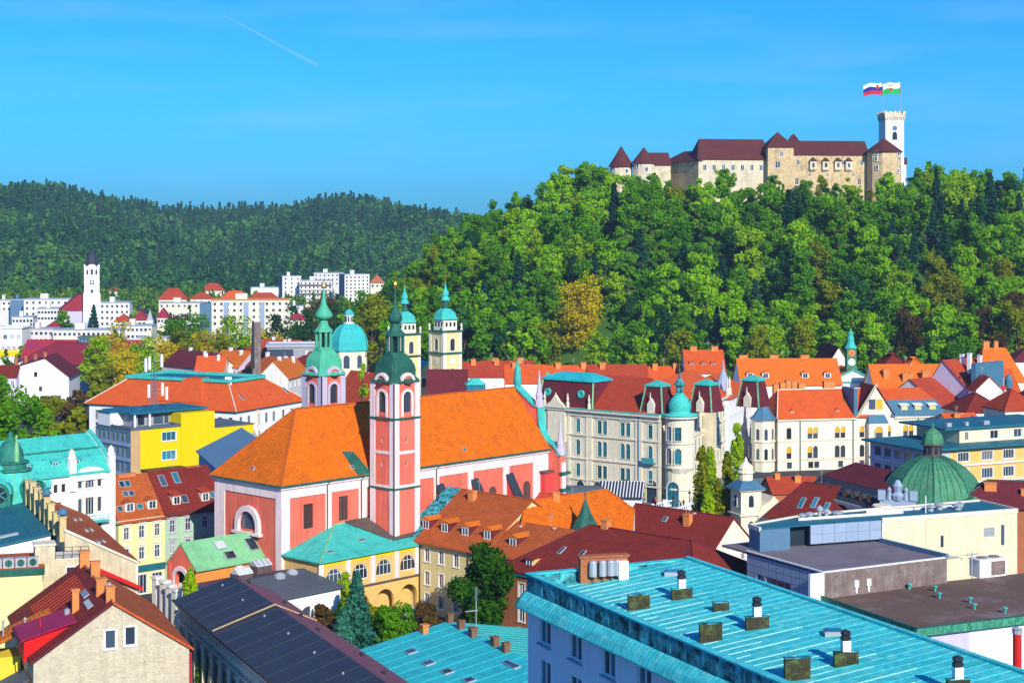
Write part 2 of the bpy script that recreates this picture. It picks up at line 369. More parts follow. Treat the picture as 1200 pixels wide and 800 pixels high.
# ---------------------------------------------------------------- roofs
def hip_pts(L, D, ze, rise, ov, ax, i0, i1):
    a, b_ = -ov, L + ov; c, d = -ov, D + ov
    e = [(a, c, ze), (b_, c, ze), (b_, d, ze), (a, d, ze)]
    if ax == 'x': r = [(i0, D/2, ze + rise), (L - i1, D/2, ze + rise)]
    else: r = [(L/2, i0, ze + rise), (L/2, D - i1, ze + rise)]
    return e, r
def roof(parent, kind, L, D, ze, rise, rm, ov=.5, ax='x', i0=None, i1=None, wall=None, ridge=None, fas=None, seam=0.0, seam_mat=None, name='roof'):
    b = MB(); rl = []; slopes = []
    f = .22
    if kind == 'hip':
        h = (D if ax == 'x' else L) / 2
        i0 = h if i0 is None else i0; i1 = h if i1 is None else i1
        e, r = hip_pts(L, D, ze + f, rise - f, ov, ax, i0, i1)
        lo = [(x, y, ze + .01) for x, y, _ in e]
        b.poly(list(reversed(lo)))
        for k in range(4): b.poly([lo[k], lo[(k+1) % 4], e[(k+1) % 4], e[k]], 1 if fas else 0)
        if ax == 'x': fs = [[e[0], e[1], r[1], r[0]], [e[1], e[2], r[1]], [e[2], e[3], r[0], r[1]], [e[3], e[0], r[0]]]
        else: fs = [[e[0], e[1], r[0]], [e[1], e[2], r[1], r[0]], [e[2], e[3], r[1]], [e[3], e[0], r[0], r[1]]]
        for q in fs: b.poly(q)
        slopes = fs
        rl = [(r[0], r[1]), (e[0], r[0]), (e[3], r[0] if ax == 'x' else r[1]), (e[1], r[1] if ax == 'x' else r[0]), (e[2], r[1])]
    elif kind == 'gable':
        th = .28
        if ax == 'x': pr = [(-ov, ze - ov * rise / (D/2)), (D/2, ze + rise), (D + ov, ze - ov * rise / (D/2))]; fa = lambda y, z: (-ov*.5, y, z); fb = lambda y, z: (L + ov*.5, y, z)
        else: pr = [(-ov, ze - ov * rise / (L/2)), (L/2, ze + rise), (L + ov, ze - ov * rise / (L/2))]; fa = lambda x, z: (x, -ov*.5, z); fb = lambda x, z: (x, D + ov*.5, z)
        for p, q in ((pr[0], pr[1]), (pr[1], pr[2])):
            out = [(p[0], p[1] + .02), (q[0], q[1] + .02), (q[0], q[1] + th), (p[0], p[1] + th)]
            b.prism(out, fa, fb)
            slopes.append([fa(*out[3]), fb(*out[3]), fb(*out[2]), fa(*out[2])])
        rl = [(fa(pr[1][0], pr[1][1] + th), fb(pr[1][0], pr[1][1] + th))]
        if wall:
            if ax == 'x':
                for x in (0, L): wall.poly([(x, 0, ze), (x, D, ze), (x, D/2, ze + rise)] if x else [(x, D, ze), (x, 0, ze), (x, D/2, ze + rise)])
            else:
                for y in (0, D): wall.poly([(0, y, ze), (L, y, ze), (L/2, y, ze + rise)] if not y else [(L, y, ze), (0, y, ze), (L/2, y, ze + rise)])
    elif kind == 'frustum':   # sloping sides, flat top (slot 1)
        s = i0 if i0 is not None else rise
        e = [(-ov, -ov, ze), (L + ov, -ov, ze), (L + ov, D + ov, ze), (-ov, D + ov, ze)]
        e2 = [(x, y, ze + f) for x, y, _ in e]; t = [(s, s, ze + rise), (L - s, s, ze + rise), (L - s, D - s, ze + rise), (s, D - s, ze + rise)]
        b.poly(list(reversed(e)))
        for k in range(4):
            b.poly([e[k], e[(k+1) % 4], e2[(k+1) % 4], e2[k]]); b.poly([e2[k], e2[(k+1) % 4], t[(k+1) % 4], t[k]]); slopes.append([e2[k], e2[(k+1) % 4], t[(k+1) % 4], t[k]])
        b.poly(t, 1); rl = [(e2[k], t[k]) for k in range(4)]
    elif kind == 'flat':      # deck with a raised edge
        p = rise; w = .3
        b.poly([(w, w, ze), (L - w, w, ze), (L - w, D - w, ze), (w, D - w, ze)])
        for (x0, x1, y0, y1) in ((-ov, L + ov, -ov, w), (-ov, L + ov, D - w, D + ov), (-ov, w, w, D - w), (L - w, L + ov, w, D - w)):
            b.box(x0, x1, y0, y1, ze - .25, ze + p, 1)
    elif kind == 'shed':      # high at the back
        lo = [(-ov, -ov), (L + ov, -ov), (L + ov, D), (-ov, D)]; zz = lambda y: ze + rise * y / D
        b.loft([[(x, y, zz(y) + .01) for x, y in lo], [(x, y, zz(y) + .25) for x, y in lo]])
        slopes = [[(x, y, zz(y) + .25) for x, y in lo]]
        if wall:
            wall.poly([(0, D, ze), (0, 0, ze), (0, D, ze + rise)]); wall.poly([(L, 0, ze), (L, D, ze), (L, D, ze + rise)]); wall.poly([(L, D, ze), (0, D, ze), (0, D, ze + rise), (L, D, ze + rise)])
    ro = b.build(name, [rm, fas or rm], parent)
    if ridge:
        c = MB()
        for p, q in rl: c.tube(p, q, .16, n=5)
        c.build('ridge_cap', ridge, ro)
    if seam:
        sm = MB()
        for q in slopes: seams(sm, q, seam)
        if sm.f: sm.build('standing_seams', seam_mat or rm, ro, kind='stuff')
    return ro
def seams(b, q, sp, hgt=.05, w=.035):
    """raised seams running up a slope from its lower edge (q[0], q[1])"""
    q = [Vector(p) for p in q]; e = (q[1] - q[0]); Le = e.length; e.normalize()
    nrm = (q[1] - q[0]).cross(q[-1] - q[0]).normalized()
    if nrm.z < 0: nrm = -nrm
    up = nrm.cross(e)
    if up.z < 0: up = -up
    P2 = [((p - q[0]).dot(e), (p - q[0]).dot(up)) for p in q]
    n = int(Le / sp)
    for k in range(1, n):
        x = Le * k / n; ys = []
        for i in range(len(P2)):
            (x0, y0), (x1, y1) = P2[i], P2[(i + 1) % len(P2)]
            if abs(x1 - x0) > 1e-6 and min(x0, x1) <= x <= max(x0, x1): ys.append(y0 + (y1 - y0) * (x - x0) / (x1 - x0))
        if len(ys) < 2 or max(ys) - min(ys) < .2: continue
        a = q[0] + e * x + up * min(ys); c = q[0] + e * x + up * max(ys)
        b.loft([[p - e * w, p + e * w, p + e * w * .6 + nrm * hgt, p - e * w * .6 + nrm * hgt] for p in (a, c)])
def chimney(parent, x, y, zb, w, d, h, mt='chimney_plaster', pots=0, name='chimney'):
    b = MB(); b.box(x - w/2, x + w/2, y - d/2, y + d/2, zb - 1.5, zb + h)
    b.box(x - w/2 - .1, x + w/2 + .1, y - d/2 - .1, y + d/2 + .1, zb + h, zb + h + .18)
    for k in range(pots):
        px = x - w/2 + w * (k + .5) / pots; b.lathe((px, y), [(.14, zb + h + .18), (.12, zb + h + .65)], 6, m=1)
    return b.build(name, [mt, 'brick_red'], parent)
def dormer(parent, T, x, z, d, w=1.4, h=1.6, style='gable', wm='white_plaster', rm='red_tile', gm='window_glass', back=3.0):
    """T: parent's frame with y inward; front face at depth d"""
    b = MB(); r = .55
    Q = lambda X, Y, Z: T @ Vector((x + X, d + Y, z + Z))
    b.box(-w/2, w/2, 0, back, -.6, h, 0, T=Q)
    if style == 'gable':
        b.prism([(-w/2 - .2, h), (w/2 + .2, h), (0, h + r)], lambda X, Z: Q(X, -.2, Z), lambda X, Z: Q(X, back + .8, Z), 1)
    elif style == 'round':
        b.prism([((w/2 + .12) * math.cos(math.pi * k / 8), h + (w/2 + .12) * .8 * math.sin(math.pi * k / 8)) for k in range(9)], lambda X, Z: Q(X, -.15, Z), lambda X, Z: Q(X, back, Z), 1)
    else:
        b.loft([[Q(-w/2 - .2, -.25, h), Q(w/2 + .2, -.25, h), Q(w/2 + .2, back + .5, h + .9), Q(-w/2 - .2, back + .5, h + .9)], [Q(-w/2 - .2, -.25, h + .2), Q(w/2 + .2, -.25, h + .2), Q(w/2 + .2, back + .5, h + 1.1), Q(-w/2 - .2, back + .5, h + 1.1)]], 1)
    o = b.build('dormer', [wm, rm], parent)
    me, pm = win_mesh(w * .68, h * .8, '', 'frame_white', None, False)
    k = ('dorm', w, h, gm)
    if k not in PC:
        c = MB(); ww, hh, t = w * .68, h * .78, .08
        c.poly([(-ww/2, 0, 0), (ww/2, 0, 0), (ww/2, 0, hh), (-ww/2, 0, hh)], 1)
        for bx in ((-ww/2 - t, -ww/2 + .02, 0, hh), (ww/2 - .02, ww/2 + t, 0, hh), (-.04, .04, 0, hh), (-ww/2 - t, ww/2 + t, -t, .02), (-ww/2 - t, ww/2 + t, hh - .02, hh + t)): c.box(bx[0], bx[1], -.06, .02, bx[2], bx[3])
        PC[k] = c.mesh('window', ['frame_white', gm])
    link(PC[k], 'window', o, mtx=T @ Matrix.Translation((x, d - .03, z + h * .1)))
    return o
def skylight(parent, p0, e, up, w, h, gm='window_glass', name='skylight'):
    """low framed pane lying on a slope; p0 centre on the slope, e along the eave, up the slope"""
    e = Vector(e).normalized(); up = Vector(up).normalized(); n = e.cross(up); n = n if n.z > 0 else -n
    p0 = Vector(p0); b = MB(); c = MB()
    Q = lambda a, q, z: p0 + e * a + up * q + n * z
    b.box(-w/2, w/2, -h/2, h/2, -.1, .16, T=Q); c.poly([Q(-w/2 + .1, -h/2 + .1, .175), Q(w/2 - .1, -h/2 + .1, .175), Q(w/2 - .1, h/2 - .1, .175), Q(-w/2 + .1, h/2 - .1, .175)])
    o = b.build(name, 'frame_grey', parent); c.build('pane', gm, o); return o
HOUSES = []
def house(name, label, A, ang, Ls, D, z0, ze, wall, rk, rise, rm, f={}, cat='building', group=None, fm='frame_white', tm='trim_white', gm=('window_glass', 'window_glass', 'pale_glass'), far=False, cornice=None, chim=(), cm='chimney_plaster', base=None, **rk_):
    """a building: A front left corner on the ground plan, ang direction of its front, f: window rows per side"""
    o = thing(name, label, cat, (A[0], A[1], 0), ang, group)
    b = MB()
    for k in range(4): facade(b, o, k, Ls, D, z0, ze, f.get(k, ()), fm, tm, gm, far)
    ro = roof(o, rk, Ls, D, ze, rise, rm, wall=b, **rk_) if rk else None
    b.build('wall', wall, o)
    if cornice:
        c = MB(); q, hh = .35, .45
        for (x0, x1, y0, y1) in ((-q, Ls + q, -q, .0), (-q, Ls + q, D, D + q), (-q, 0, 0, D), (Ls, Ls + q, 0, D)):
            c.box(x0, x1, y0, y1, ze - hh, ze - .02)
        c.build('cornice', cornice, o)
    for (x, y, zb, w, d, h) in chim: chimney(o, x, y, zb, w, d, h, cm, pots=random.choice((0, 1, 2)))
    HOUSES.append((o, Ls, D, ze + rise, rk))
    return o
def ab(a, b, ze):
    """front line from two eave pixels at one height: corner, angle, length"""
    p, q = P(*a, ze), P(*b, ze); d = q - p
    return (p.x, p.y), math.atan2(d.y, d.x), d.length
# ---------------------------------------------------------------- foliage
def leaf_mat(name, dark, mid, light, trans=.38):
    m = bpy.data.materials.new(name); m.use_nodes = True; t = m.node_tree; t.nodes.clear(); l = t.links.new
    at = N(t, 'ShaderNodeAttribute', attribute_name='tint'); oi = N(t, 'ShaderNodeObjectInfo')
    ad = N(t, 'ShaderNodeMath', operation='MULTIPLY_ADD'); ad.inputs[1].default_value = .35; l(oi.outputs['Random'], ad.inputs[0])
    sb = N(t, 'ShaderNodeMath', operation='MULTIPLY_ADD'); sb.inputs[1].default_value = .75; sb.inputs[2].default_value = -.05
    l(at.outputs['Fac'], sb.inputs[0]); l(sb.outputs[0], ad.inputs[2])
    r = N(t, 'ShaderNodeValToRGB'); e = r.color_ramp.elements
    e[0].color = (*dark, 1); e[1].color = (*light, 1); k = e.new(.5); k.color = (*mid, 1); l(ad.outputs[0], r.inputs[0])
    d = N(t, 'ShaderNodeBsdfDiffuse'); tr = N(t, 'ShaderNodeBsdfTranslucent'); mx_ = N(t, 'ShaderNodeMixShader'); mx_.inputs[0].default_value = trans
    o = N(t, 'ShaderNodeOutputMaterial'); l(r.outputs[0], d.inputs[0]); l(r.outputs[0], tr.inputs[0]); l(d.outputs[0], mx_.inputs[1]); l(tr.outputs[0], mx_.inputs[2]); l(mx_.outputs[0], o.inputs[0])
    MATS[name] = m
leaf_mat('leaf_bright', (.11, .29, .003), (.25, .53, .004), (.44, .70, .006))
leaf_mat('leaf_mid', (.05, .18, .004), (.12, .34, .005), (.23, .48, .006))
leaf_mat('leaf_dark', (.008, .05, .018), (.018, .085, .02), (.04, .14, .025), .12)
leaf_mat('leaf_yellow', (.36, .28, .003), (.60, .47, .004), (.78, .62, .008))
leaf_mat('leaf_olive', (.13, .16, .005), (.25, .29, .006), (.38, .42, .010))
leaf_mat('leaf_brown', (.06, .04, .012), (.12, .075, .02), (.20, .13, .03))
leaf_mat('leaf_lime', (.18, .32, .003), (.30, .50, .005), (.45, .62, .008))
leaf_mat('needle_dark', (.006, .04, .022), (.012, .065, .035), (.03, .10, .05), .05)
leaf_mat('needle_blue', (.012, .085, .055), (.03, .15, .10), (.07, .25, .17), .05)
leaf_mat('far_green', (.03, .11, .012), (.09, .24, .015), (.26, .36, .02), .2)
leaf_mat('far_wood', (.008, .05, .028), (.03, .13, .035), (.12, .30, .025), .15)
rng = np.random.default_rng(5)
def leaves(cent, rad, n, size, flat=.8):
    """n leaf quads around each clump centre -> (verts (m,4,3), tint)"""
    C = np.repeat(cent, n, 0); RR = np.repeat(rad, n); m = len(C)
    d = rng.normal(size=(m, 3)); d /= np.linalg.norm(d, axis=1)[:, None]
    p = C + d * (RR * rng.uniform(.55, 1.05, m))[:, None] * np.array([1, 1, flat])
    nn = d + rng.normal(size=(m, 3)) * .55; nn /= np.linalg.norm(nn, axis=1)[:, None]
    a = np.cross(nn, rng.normal(size=(m, 3))); a /= np.linalg.norm(a, axis=1)[:, None]; b = np.cross(nn, a)
    s = (size * rng.uniform(.6, 1.3, m))[:, None]
    q = np.stack([p - a*s*.5 - b*s*.15, p + b*s*.45 - a*s*.1, p + a*s*.55 + b*s*.1, p - b*s*.45 + a*s*.15], 1)
    t = np.repeat(rng.uniform(0, 1, len(cent)), n) * .65 + rng.uniform(0, .35, m)
    return q, t
def quad_mesh(name, q, t, mt):
    me = bpy.data.meshes.new(name); n = len(q)
    me.vertices.add(n * 4); me.vertices.foreach_set('co', q.reshape(-1).astype(np.float32))
    me.loops.add(n * 4); me.loops.foreach_set('vertex_index', np.arange(n * 4, dtype=np.int32))
    me.polygons.add(n); me.polygons.foreach_set('loop_start', np.arange(0, n * 4, 4, dtype=np.int32))
    me.update(calc_edges=True)
    a = me.attributes.new('tint', 'FLOAT', 'FACE'); a.data.foreach_set('value', t.astype(np.float32))
    for k in (mt if isinstance(mt, (list, tuple)) else [mt]): me.materials.append(M(k))
    return me
def crown(kind, h, r, n, size, ncl=None):
    if kind == 'broad':
        k = ncl or 34
        nl = 7; a = np.arange(nl) * 2.4 + rng.uniform(0, 1.2, nl); zl_ = np.linspace(.26, .90, nl) + rng.uniform(-.05, .05, nl)   # main limbs carry the clumps
        wl = (1 - ((zl_ - .5) / .52) ** 2).clip(.12, 1) ** .5 * rng.uniform(.55, 1.0, nl)
        lc = np.stack([np.cos(a) * wl * r * .62, np.sin(a) * wl * r * .62, zl_ * h], 1); lr = r * rng.uniform(.34, .52, nl)
        ii = rng.integers(0, nl, k); d = rng.normal(size=(k, 3)); d /= np.linalg.norm(d, axis=1)[:, None]
        c = lc[ii] + d * (lr[ii] * rng.uniform(.5, 1.0, k))[:, None]
        rad = rng.uniform(.22, .36, k) * r
    elif kind == 'pop':
        k = ncl or 34; z = rng.uniform(.1, .98, k); w = r * np.sin(np.clip(z, .05, 1) ** .75 * math.pi) ** .6 + .15
        an = rng.uniform(0, 6.28, k); c = np.stack([np.cos(an) * w * .55, np.sin(an) * w * .55, z * h], 1); rad = .35 * w + .3
        return leaves(c, rad, n, size, 2.0)
    elif kind == 'bush':
        k = ncl or 16; d = rng.normal(size=(k, 3)); d /= np.linalg.norm(d, axis=1)[:, None]
        c = np.stack([d[:, 0] * r * .7, d[:, 1] * r * .7, h * .5 + d[:, 2] * h * .3], 1); rad = rng.uniform(.3, .45, k) * r
    else:   # conifer
        k = ncl or 44; z = np.linspace(.10, .97, k); w = r * (1 - z) ** .85 * rng.uniform(.75, 1.15, k)
        an = np.arange(k) * 2.4 + rng.uniform(0, .5, k); c = np.stack([np.cos(an) * w * .7, np.sin(an) * w * .7, z * h], 1); rad = .45 * w + .25
        return leaves(c, rad, n, size, .55)
    return leaves(c, rad, n, size)
def trunk_mesh(h, r, kind):
    b = MB()
    if kind == 'broad':
        b.tube((0, 0, -1.5), (.2, .1, h * .45), r, r * .6, 7); b.tube((.2, .1, h * .45), (0, 0, h * .85), r * .6, r * .12, 6)
        for k in range(5):
            a = k * 1.3; z = h * (.3 + .09 * k); b.tube((.1, .05, z), (math.cos(a) * h * .2, math.sin(a) * h * .2, z + h * .2), r * .35, r * .08, 5)
    else:
        b.tube((0, 0, -1.5), (0, 0, h * .97), r, r * .1, 7)
        for k in range(6):
            a = k * 2.4; z = h * (.15 + .1 * k); b.tube((0, 0, z), (math.cos(a) * h * .08, math.sin(a) * h * .08, z + h * .06), r * .25, r * .06, 4)
    return b.mesh('trunk', 'bark')
TK = {}
def tree(x, y, z, kind, h, r, mt, label, group=None, name='broadleaf_tree', n=46, size=.9, var=0, sc=1.0, cat='tree', ncl=None):
    k = (kind, h, r, mt, n, size, var, ncl)
    if k not in TK:
        q, t = crown(kind, h, r, n, size, ncl); TK[k] = (quad_mesh('crown', q, t, mt), trunk_mesh(h, max(.12, h * .022), 'broad' if kind in ('broad',) else 'c'))
    o = thing(name, label, cat, (x, y, z), random.uniform(0, 6.28), group); o.scale = (sc * random.uniform(.9, 1.1), sc * random.uniform(.9, 1.1), sc)
    link(TK[k][0], 'crown', o)
    if kind != 'bush': link(TK[k][1], 'trunk', o)
    return o
# ---------------------------------------------------------------- ground and hills
def grid_mesh(name, xs, ys, fz, mt):
    X, Y = np.meshgrid(xs, ys); Z = fz(X, Y); nx, ny = len(xs), len(ys)
    v = np.stack([X, Y, Z], -1).reshape(-1, 3)
    f = [(j*nx+i, j*nx+i+1, (j+1)*nx+i+1, (j+1)*nx+i) for j in range(ny-1) for i in range(nx-1)]
    me = bpy.data.meshes.new(name); me.from_pydata(v.tolist(), [], f); me.materials.append(M(mt)); me.polygons.foreach_set('use_smooth', [True] * len(f))
    return me
g = MB(); g.poly([(-9000, -3000, 0), (9000, -3000, 0), (9000, 16000, 0), (-9000, 16000, 0)])
tag(g.build('ground', 'asphalt'), kind='structure')
sm = lambda t: np.clip(t, 0, 1) ** 2 * (3 - 2 * np.clip(t, 0, 1))
CXs = np.array([-420, -85, -65, -40, -12, 5, 22, 45, 90, 190, 215, 260, 400, 600]); CZs = np.array([-4, -2, 14, 36, 53, 62, 69, 73, 75, 75, 74, 68, 64, 40])
def hill_z(X, Y):
    c = np.interp(X, CXs, CZs); foot = 655 - np.clip(X - 150, 0, 200) * .15
    front = sm((Y - foot) / (812 - foot)) * .35 + np.clip((Y - foot) / (812 - foot), 0, 1) * .65
    return np.where(Y < 850, c * front, c * (1 - sm((Y - 930) / 420))) - .5
hm = link(grid_mesh('castle_hill', np.linspace(-420, 600, 90), np.linspace(630, 1360, 70), hill_z, 'forest_floor'), 'castle_hill'); tag(hm, kind='structure')
FX = np.array([0, 60, 110, 200, 330, 400, 470, 520, 600, 700, 900, 1300]); FY = np.array([221, 216, 230, 244, 244, 233, 243, 255, 266, 266, 262, 264])
def far_z(X, Y):
    px = CX + F * X / np.maximum(Y, 10); c = 62 + (267 - np.interp(px, FX, FY)) * 1.3 - 13
    f = np.clip((Y - 1480) / 1120, 0, 1)
    rip = 16 * np.sin(X * .011 + Y * .004) + 10 * np.sin(X * .023 - Y * .007)
    return np.where(Y < 2600, c * (.45 * f + .55 * sm(f)) + rip * np.sin(f * 3.14), c * (1 - sm((Y - 2700) / 900))) - .5
tag(link(grid_mesh('wooded_ridge', np.linspace(-1700, 1900, 120), np.linspace(1460, 3600, 60), far_z, 'forest_floor'), 'wooded_ridge'), kind='structure')
# far wood: reads as one mass
protos = [crown('broad', 15, 5.6, 9, 3.0, 9) for _ in range(5)] + [crown('con', 19, 4.2, 6, 2.8, 12) for _ in range(3)]
def forest(name, pts, sc0, mt, bias):
    Q, T_ = [], []
    for (x, y, z), bb in zip(pts, bias):
        k = rng.integers(0, 8) if bb < .75 else rng.integers(0, 5); q, t = protos[k]
        a = rng.uniform(0, 6.28); s = sc0 * rng.uniform(.75, 1.3); ca, sa = math.cos(a) * s, math.sin(a) * s
        w = np.empty_like(q); w[..., 0] = q[..., 0] * ca - q[..., 1] * sa + x; w[..., 1] = q[..., 0] * sa + q[..., 1] * ca + y; w[..., 2] = q[..., 2] * s + z
        Q.append(w); T_.append(np.clip(t * .45 + bb * .75 - .12 - (.25 if k >= 5 else 0), 0, 1))
    return tag(link(quad_mesh(name, np.concatenate(Q), np.concatenate(T_), mt), name), kind='stuff')
n = 6800
Yf = 1480 + 1180 * rng.uniform(0, 1, n) ** .85; Xf = Yf * rng.uniform(-.335, .05, n)
bias = .5 + .22 * np.sin(Xf * .013 + 1) * np.sin(Yf * .009) + .26 * np.sin(Xf * .031 + Yf * .011) * np.sin(Xf * .011 - Yf * .017) + rng.normal(size=n) * .24
forest('distant_wood', np.stack([Xf, Yf, far_z(Xf, Yf)], 1), 1.0, 'far_wood', np.clip(bias, 0, 1))
# ---------------------------------------------------------------- castle hill trees, one by one
KIND = [('leaf_bright', 'bright green leafy'), ('leaf_mid', 'mid green leafy'), ('leaf_dark', 'dark green'), ('leaf_lime', 'yellowish green leafy'), ('leaf_olive', 'olive green'), ('leaf_brown', 'brown budding')]
def hill_zone(px, f):
    v = 'at the foot' if f < .3 else 'midway up' if f < .7 else 'near the top'
    hz = 'the left flank of castle hill' if px < 560 else 'castle hill left of the cone roofed towers' if px < 700 else 'castle hill below the cone roofed towers' if px < 800 else 'castle hill below the square tower' if px < 940 else 'castle hill below the round tower' if px < 1060 else 'castle hill right of the castle'
    return f'{v} of {hz}' if f < .3 or f >= .7 else f'{v} {hz}'
def zat_(py, Y): return H - (py - HY) * Y / F
spots = []
for j, Y in enumerate(np.arange(662, 826, 13.5)):
    for X in np.arange(-75, 300, 13.2):
        x = X + (6.6 if j % 2 else 0) + random.uniform(-3.5, 3.5); y = Y + random.uniform(-4, 4); px = CX + F * x / y
        if not 432 < px < 1212: continue
        z = float(hill_z(np.array(x), np.array(y)))
        if z < 2.5: continue
        if y > 800 and 708 < px < 1066: continue
        if 640 < px < 745 and y < 690 or 632 < px < 722 and y < 712: continue
        spots.append((x, y, z, px))
for (x, y) in [(px_ * y_ / F, y_) for px_, y_ in ((-540 + 640, 826), (120, 842), (105, 845), (490, 838), (515, 842), (545, 836), (575, 840), (602, 838), (480, 845), (88, 838), (60, 836), (72, 845))]:
    spots.append((x, y, float(hill_z(np.array(x), np.array(y))), CX + F * x / y))
print('hill trees', len(spots))
for i, (x, y, z, px) in enumerate(spots):
    f = (y - 655) / 160; u = random.random(); w = .5 + .5 * math.sin(x * .05 + 1.3) * math.sin(y * .06)
    kk = (0 if u < .42 else 3 if u < .58 else 1 if u < .86 else 2) if w > .42 else (1 if u < .45 else 2 if u < .72 else 4 if u < .87 else 5 if u < .885 else 0)
    if px > 940 and f < .45 and u > .5: kk = 4 if u < .8 else 5 if u < .84 else 1 if u < .92 else 0
    con = kk == 2 and random.random() < .45
    var = random.randint(0, 5); sc = random.uniform(.78, 1.18) * (.8 if f > .85 else 1.0)
    m_, w_ = KIND[kk]
    if con: lab = f'dark conical conifer {hill_zone(px, f)}'; tree(x, y, z, 'con', 20, 4.4, 'needle_dark', lab, lab, 'conifer_tree', 26, 1.25, var % 2, sc)
    else: lab = f'{w_} tree {hill_zone(px, f)}'; tree(x, y, z, 'broad', (19, 22, 18, 24, 21, 20)[var], (6.4, 5.6, 7.0, 6.4, 5.2, 7.4)[var], m_, lab, lab, 'broadleaf_tree', 60, .86, var, sc, ncl=52)
tree(76 * 690 / F, 690, float(hill_z(np.array(26.2), np.array(690.))), 'broad', 28, 12.5, 'leaf_yellow', 'tall golden yellow tree at the foot of castle hill', None, n=70, size=.95, var=9, ncl=80)
xs_ = []
for _ in range(760):
    y = random.uniform(640, 1100); x = random.uniform(-.1, .52) * y; px = CX + F * x / y
    if y < 850 and 430 < px < 1214: continue
    if 700 < px < 1070 and y < 930: continue
    z = float(hill_z(np.array(x), np.array(y)))
    if z > 2: xs_.append((x, y, z))
forest('woodland_behind_castle', xs_, 1.0, 'leaf_mid', rng.uniform(.2, .8, len(xs_)))
sb = []
for _ in range(1500):
    y = random.uniform(668, 815); px = random.uniform(430, 1215); x = (px - CX) * y / F; z = float(hill_z(np.array(x), np.array(y)))
    if z > 2 and not (640 < px < 745 and y < 700): sb.append((x, y, z))
forest('hillside_undergrowth', sb, .42, 'leaf_mid', rng.uniform(.3, .9, len(sb)))
for i, (px, yt, kk, Yt) in enumerate(((703, 199, 1, 818), (718, 203, 0, 816), (736, 204, 0, 815), (750, 207, 1, 816), (766, 205, 0, 814), (782, 213, 1, 814), (798, 222, 2, 812), (822, 226, 1, 812), (845, 199, 0, 812), (868, 228, 1, 811), (884, 230, 4, 810), (906, 206, 1, 812), (925, 224, 0, 811), (945, 226, 1, 810), (962, 207, 4, 812), (980, 216, 1, 811), (998, 222, 1, 812), (1018, 222, 4, 811), (1039, 209, 2, 808), (1060, 226, 1, 812), (1085, 232, 0, 808), (690, 196, 0, 822), (676, 200, 1, 820), (660, 197, 3, 824), (645, 205, 0, 822), (1100, 196, 1, 840), (1125, 200, 0, 836), (1150, 208, 1, 834), (1072, 205, 2, 842), (1175, 212, 2, 832))):
    x = (px - CX) * Yt / F; z = float(hill_z(np.array(x), np.array(Yt))); m_, w_ = KIND[kk]; lab = f'{w_} tree right under the castle walls' if 700 < px < 1062 else f'{w_} tree on the crest beside the castle'
    tree(x, Yt, z, 'broad', 18, 6.0, m_, lab, lab, n=62, size=.88, var=i % 5, sc=max(.35, (zat_(yt, Yt) - z) / 18), ncl=44)
lw = MB(); lw.poly([P(640, 447, 3), P(760, 447, 3), PY(748, 418, 690), PY(648, 418, 690)]); tag(lw.build('meadow', 'grass'), kind='structure')
leaf_mat('leaf_mid2', (.012, .06, .004), (.03, .12, .006), (.07, .20, .008))
# ---------------------------------------------------------------- castle on the hill
def seg(p0, Y0, p1, Y1):
    a = Vector(((p0 - CX) * Y0 / F, Y0)); b = Vector(((p1 - CX) * Y1 / F, Y1)); d = b - a
    return (a.x, a.y), math.atan2(d.y, d.x), d.length
def zat(py, Y): return H - (py - HY) * Y / F
castle = thing('castle', 'long stone hilltop castle with dark red roofs above the trees', 'castle')
def wing(name, p0, Y0, p1, Y1, D, z0, ze, rise, wallm, rk='gable', rows=(), **kw):
    A, an, Ln = seg(p0, Y0, p1, Y1)
    o = link(None, name, castle, (A[0], A[1], 0), an); b = MB()
    for k in range(4): 
        T = fmat(k, Ln, D); LL = Ln if k in (0, 2) else D; hs_ = []
        if k == 0:
            for (dt, h, us, w, st) in rows:
                if isinstance(us, int): us = [Ln * (i + .5) / us for i in range(us)]
                for u in us:
                    hs_.append((u, ze - dt - h, w, h, False))
                    me, pm = win_mesh(w, h, st, 'frame_white', None, True)
                    c = MB(); c.poly([(-w/2, .17, 0), (w/2, .17, 0), (w/2, .17, h), (-w/2, .17, h)], 0)
                    kk = ('cw', w, h)
                    if kk not in PC:
                        c.box(-w/2, -w/2 + .15, .08, .2, 0, h, 1); c.box(w/2 - .15, w/2, .08, .2, 0, h, 1); c.box(-w/2 - .2, w/2 + .2, -.1, .05, -.25, 0, 1); c.box(-.08, .08, .1, .2, 0, h, 1); PC[kk] = c.mesh('window', ['window_glass', 'trim_white'])
                    link(PC[kk], 'window', o, mtx=Matrix.Translation((u, 0, ze - dt - h)))
        wall_face(b, T, LL, z0, ze, hs_)
    if rk: roof(o, rk, Ln, D, ze, rise, 'castle_tile', wall=b, ov=.7, **kw)
    # the wing itself is the wall mesh
    o2 = b.mesh('wall', wallm); link(o2, 'wall', o)
    return o, Ln
def round_tower(px, Y, hw, z0, ze, apex, wallm, n=14, over=1.0):
    x = (px - CX) * Y / F; r = hw * Y / F
    b = MB(); b.lathe((0, 0), [(r * 1.04, z0), (r, z0 + 6), (r, ze)], n)
    o = b.build('tower', wallm, castle, loc=(x, Y, 0))
    c = MB(); c.lathe((0, 0), [(r + over, ze - .3), (r + over * .85, ze), (r * .5, ze + (apex - ze) * .56), (.05, apex)], n); c.build('roof', 'castle_tile', o)
    return o, r
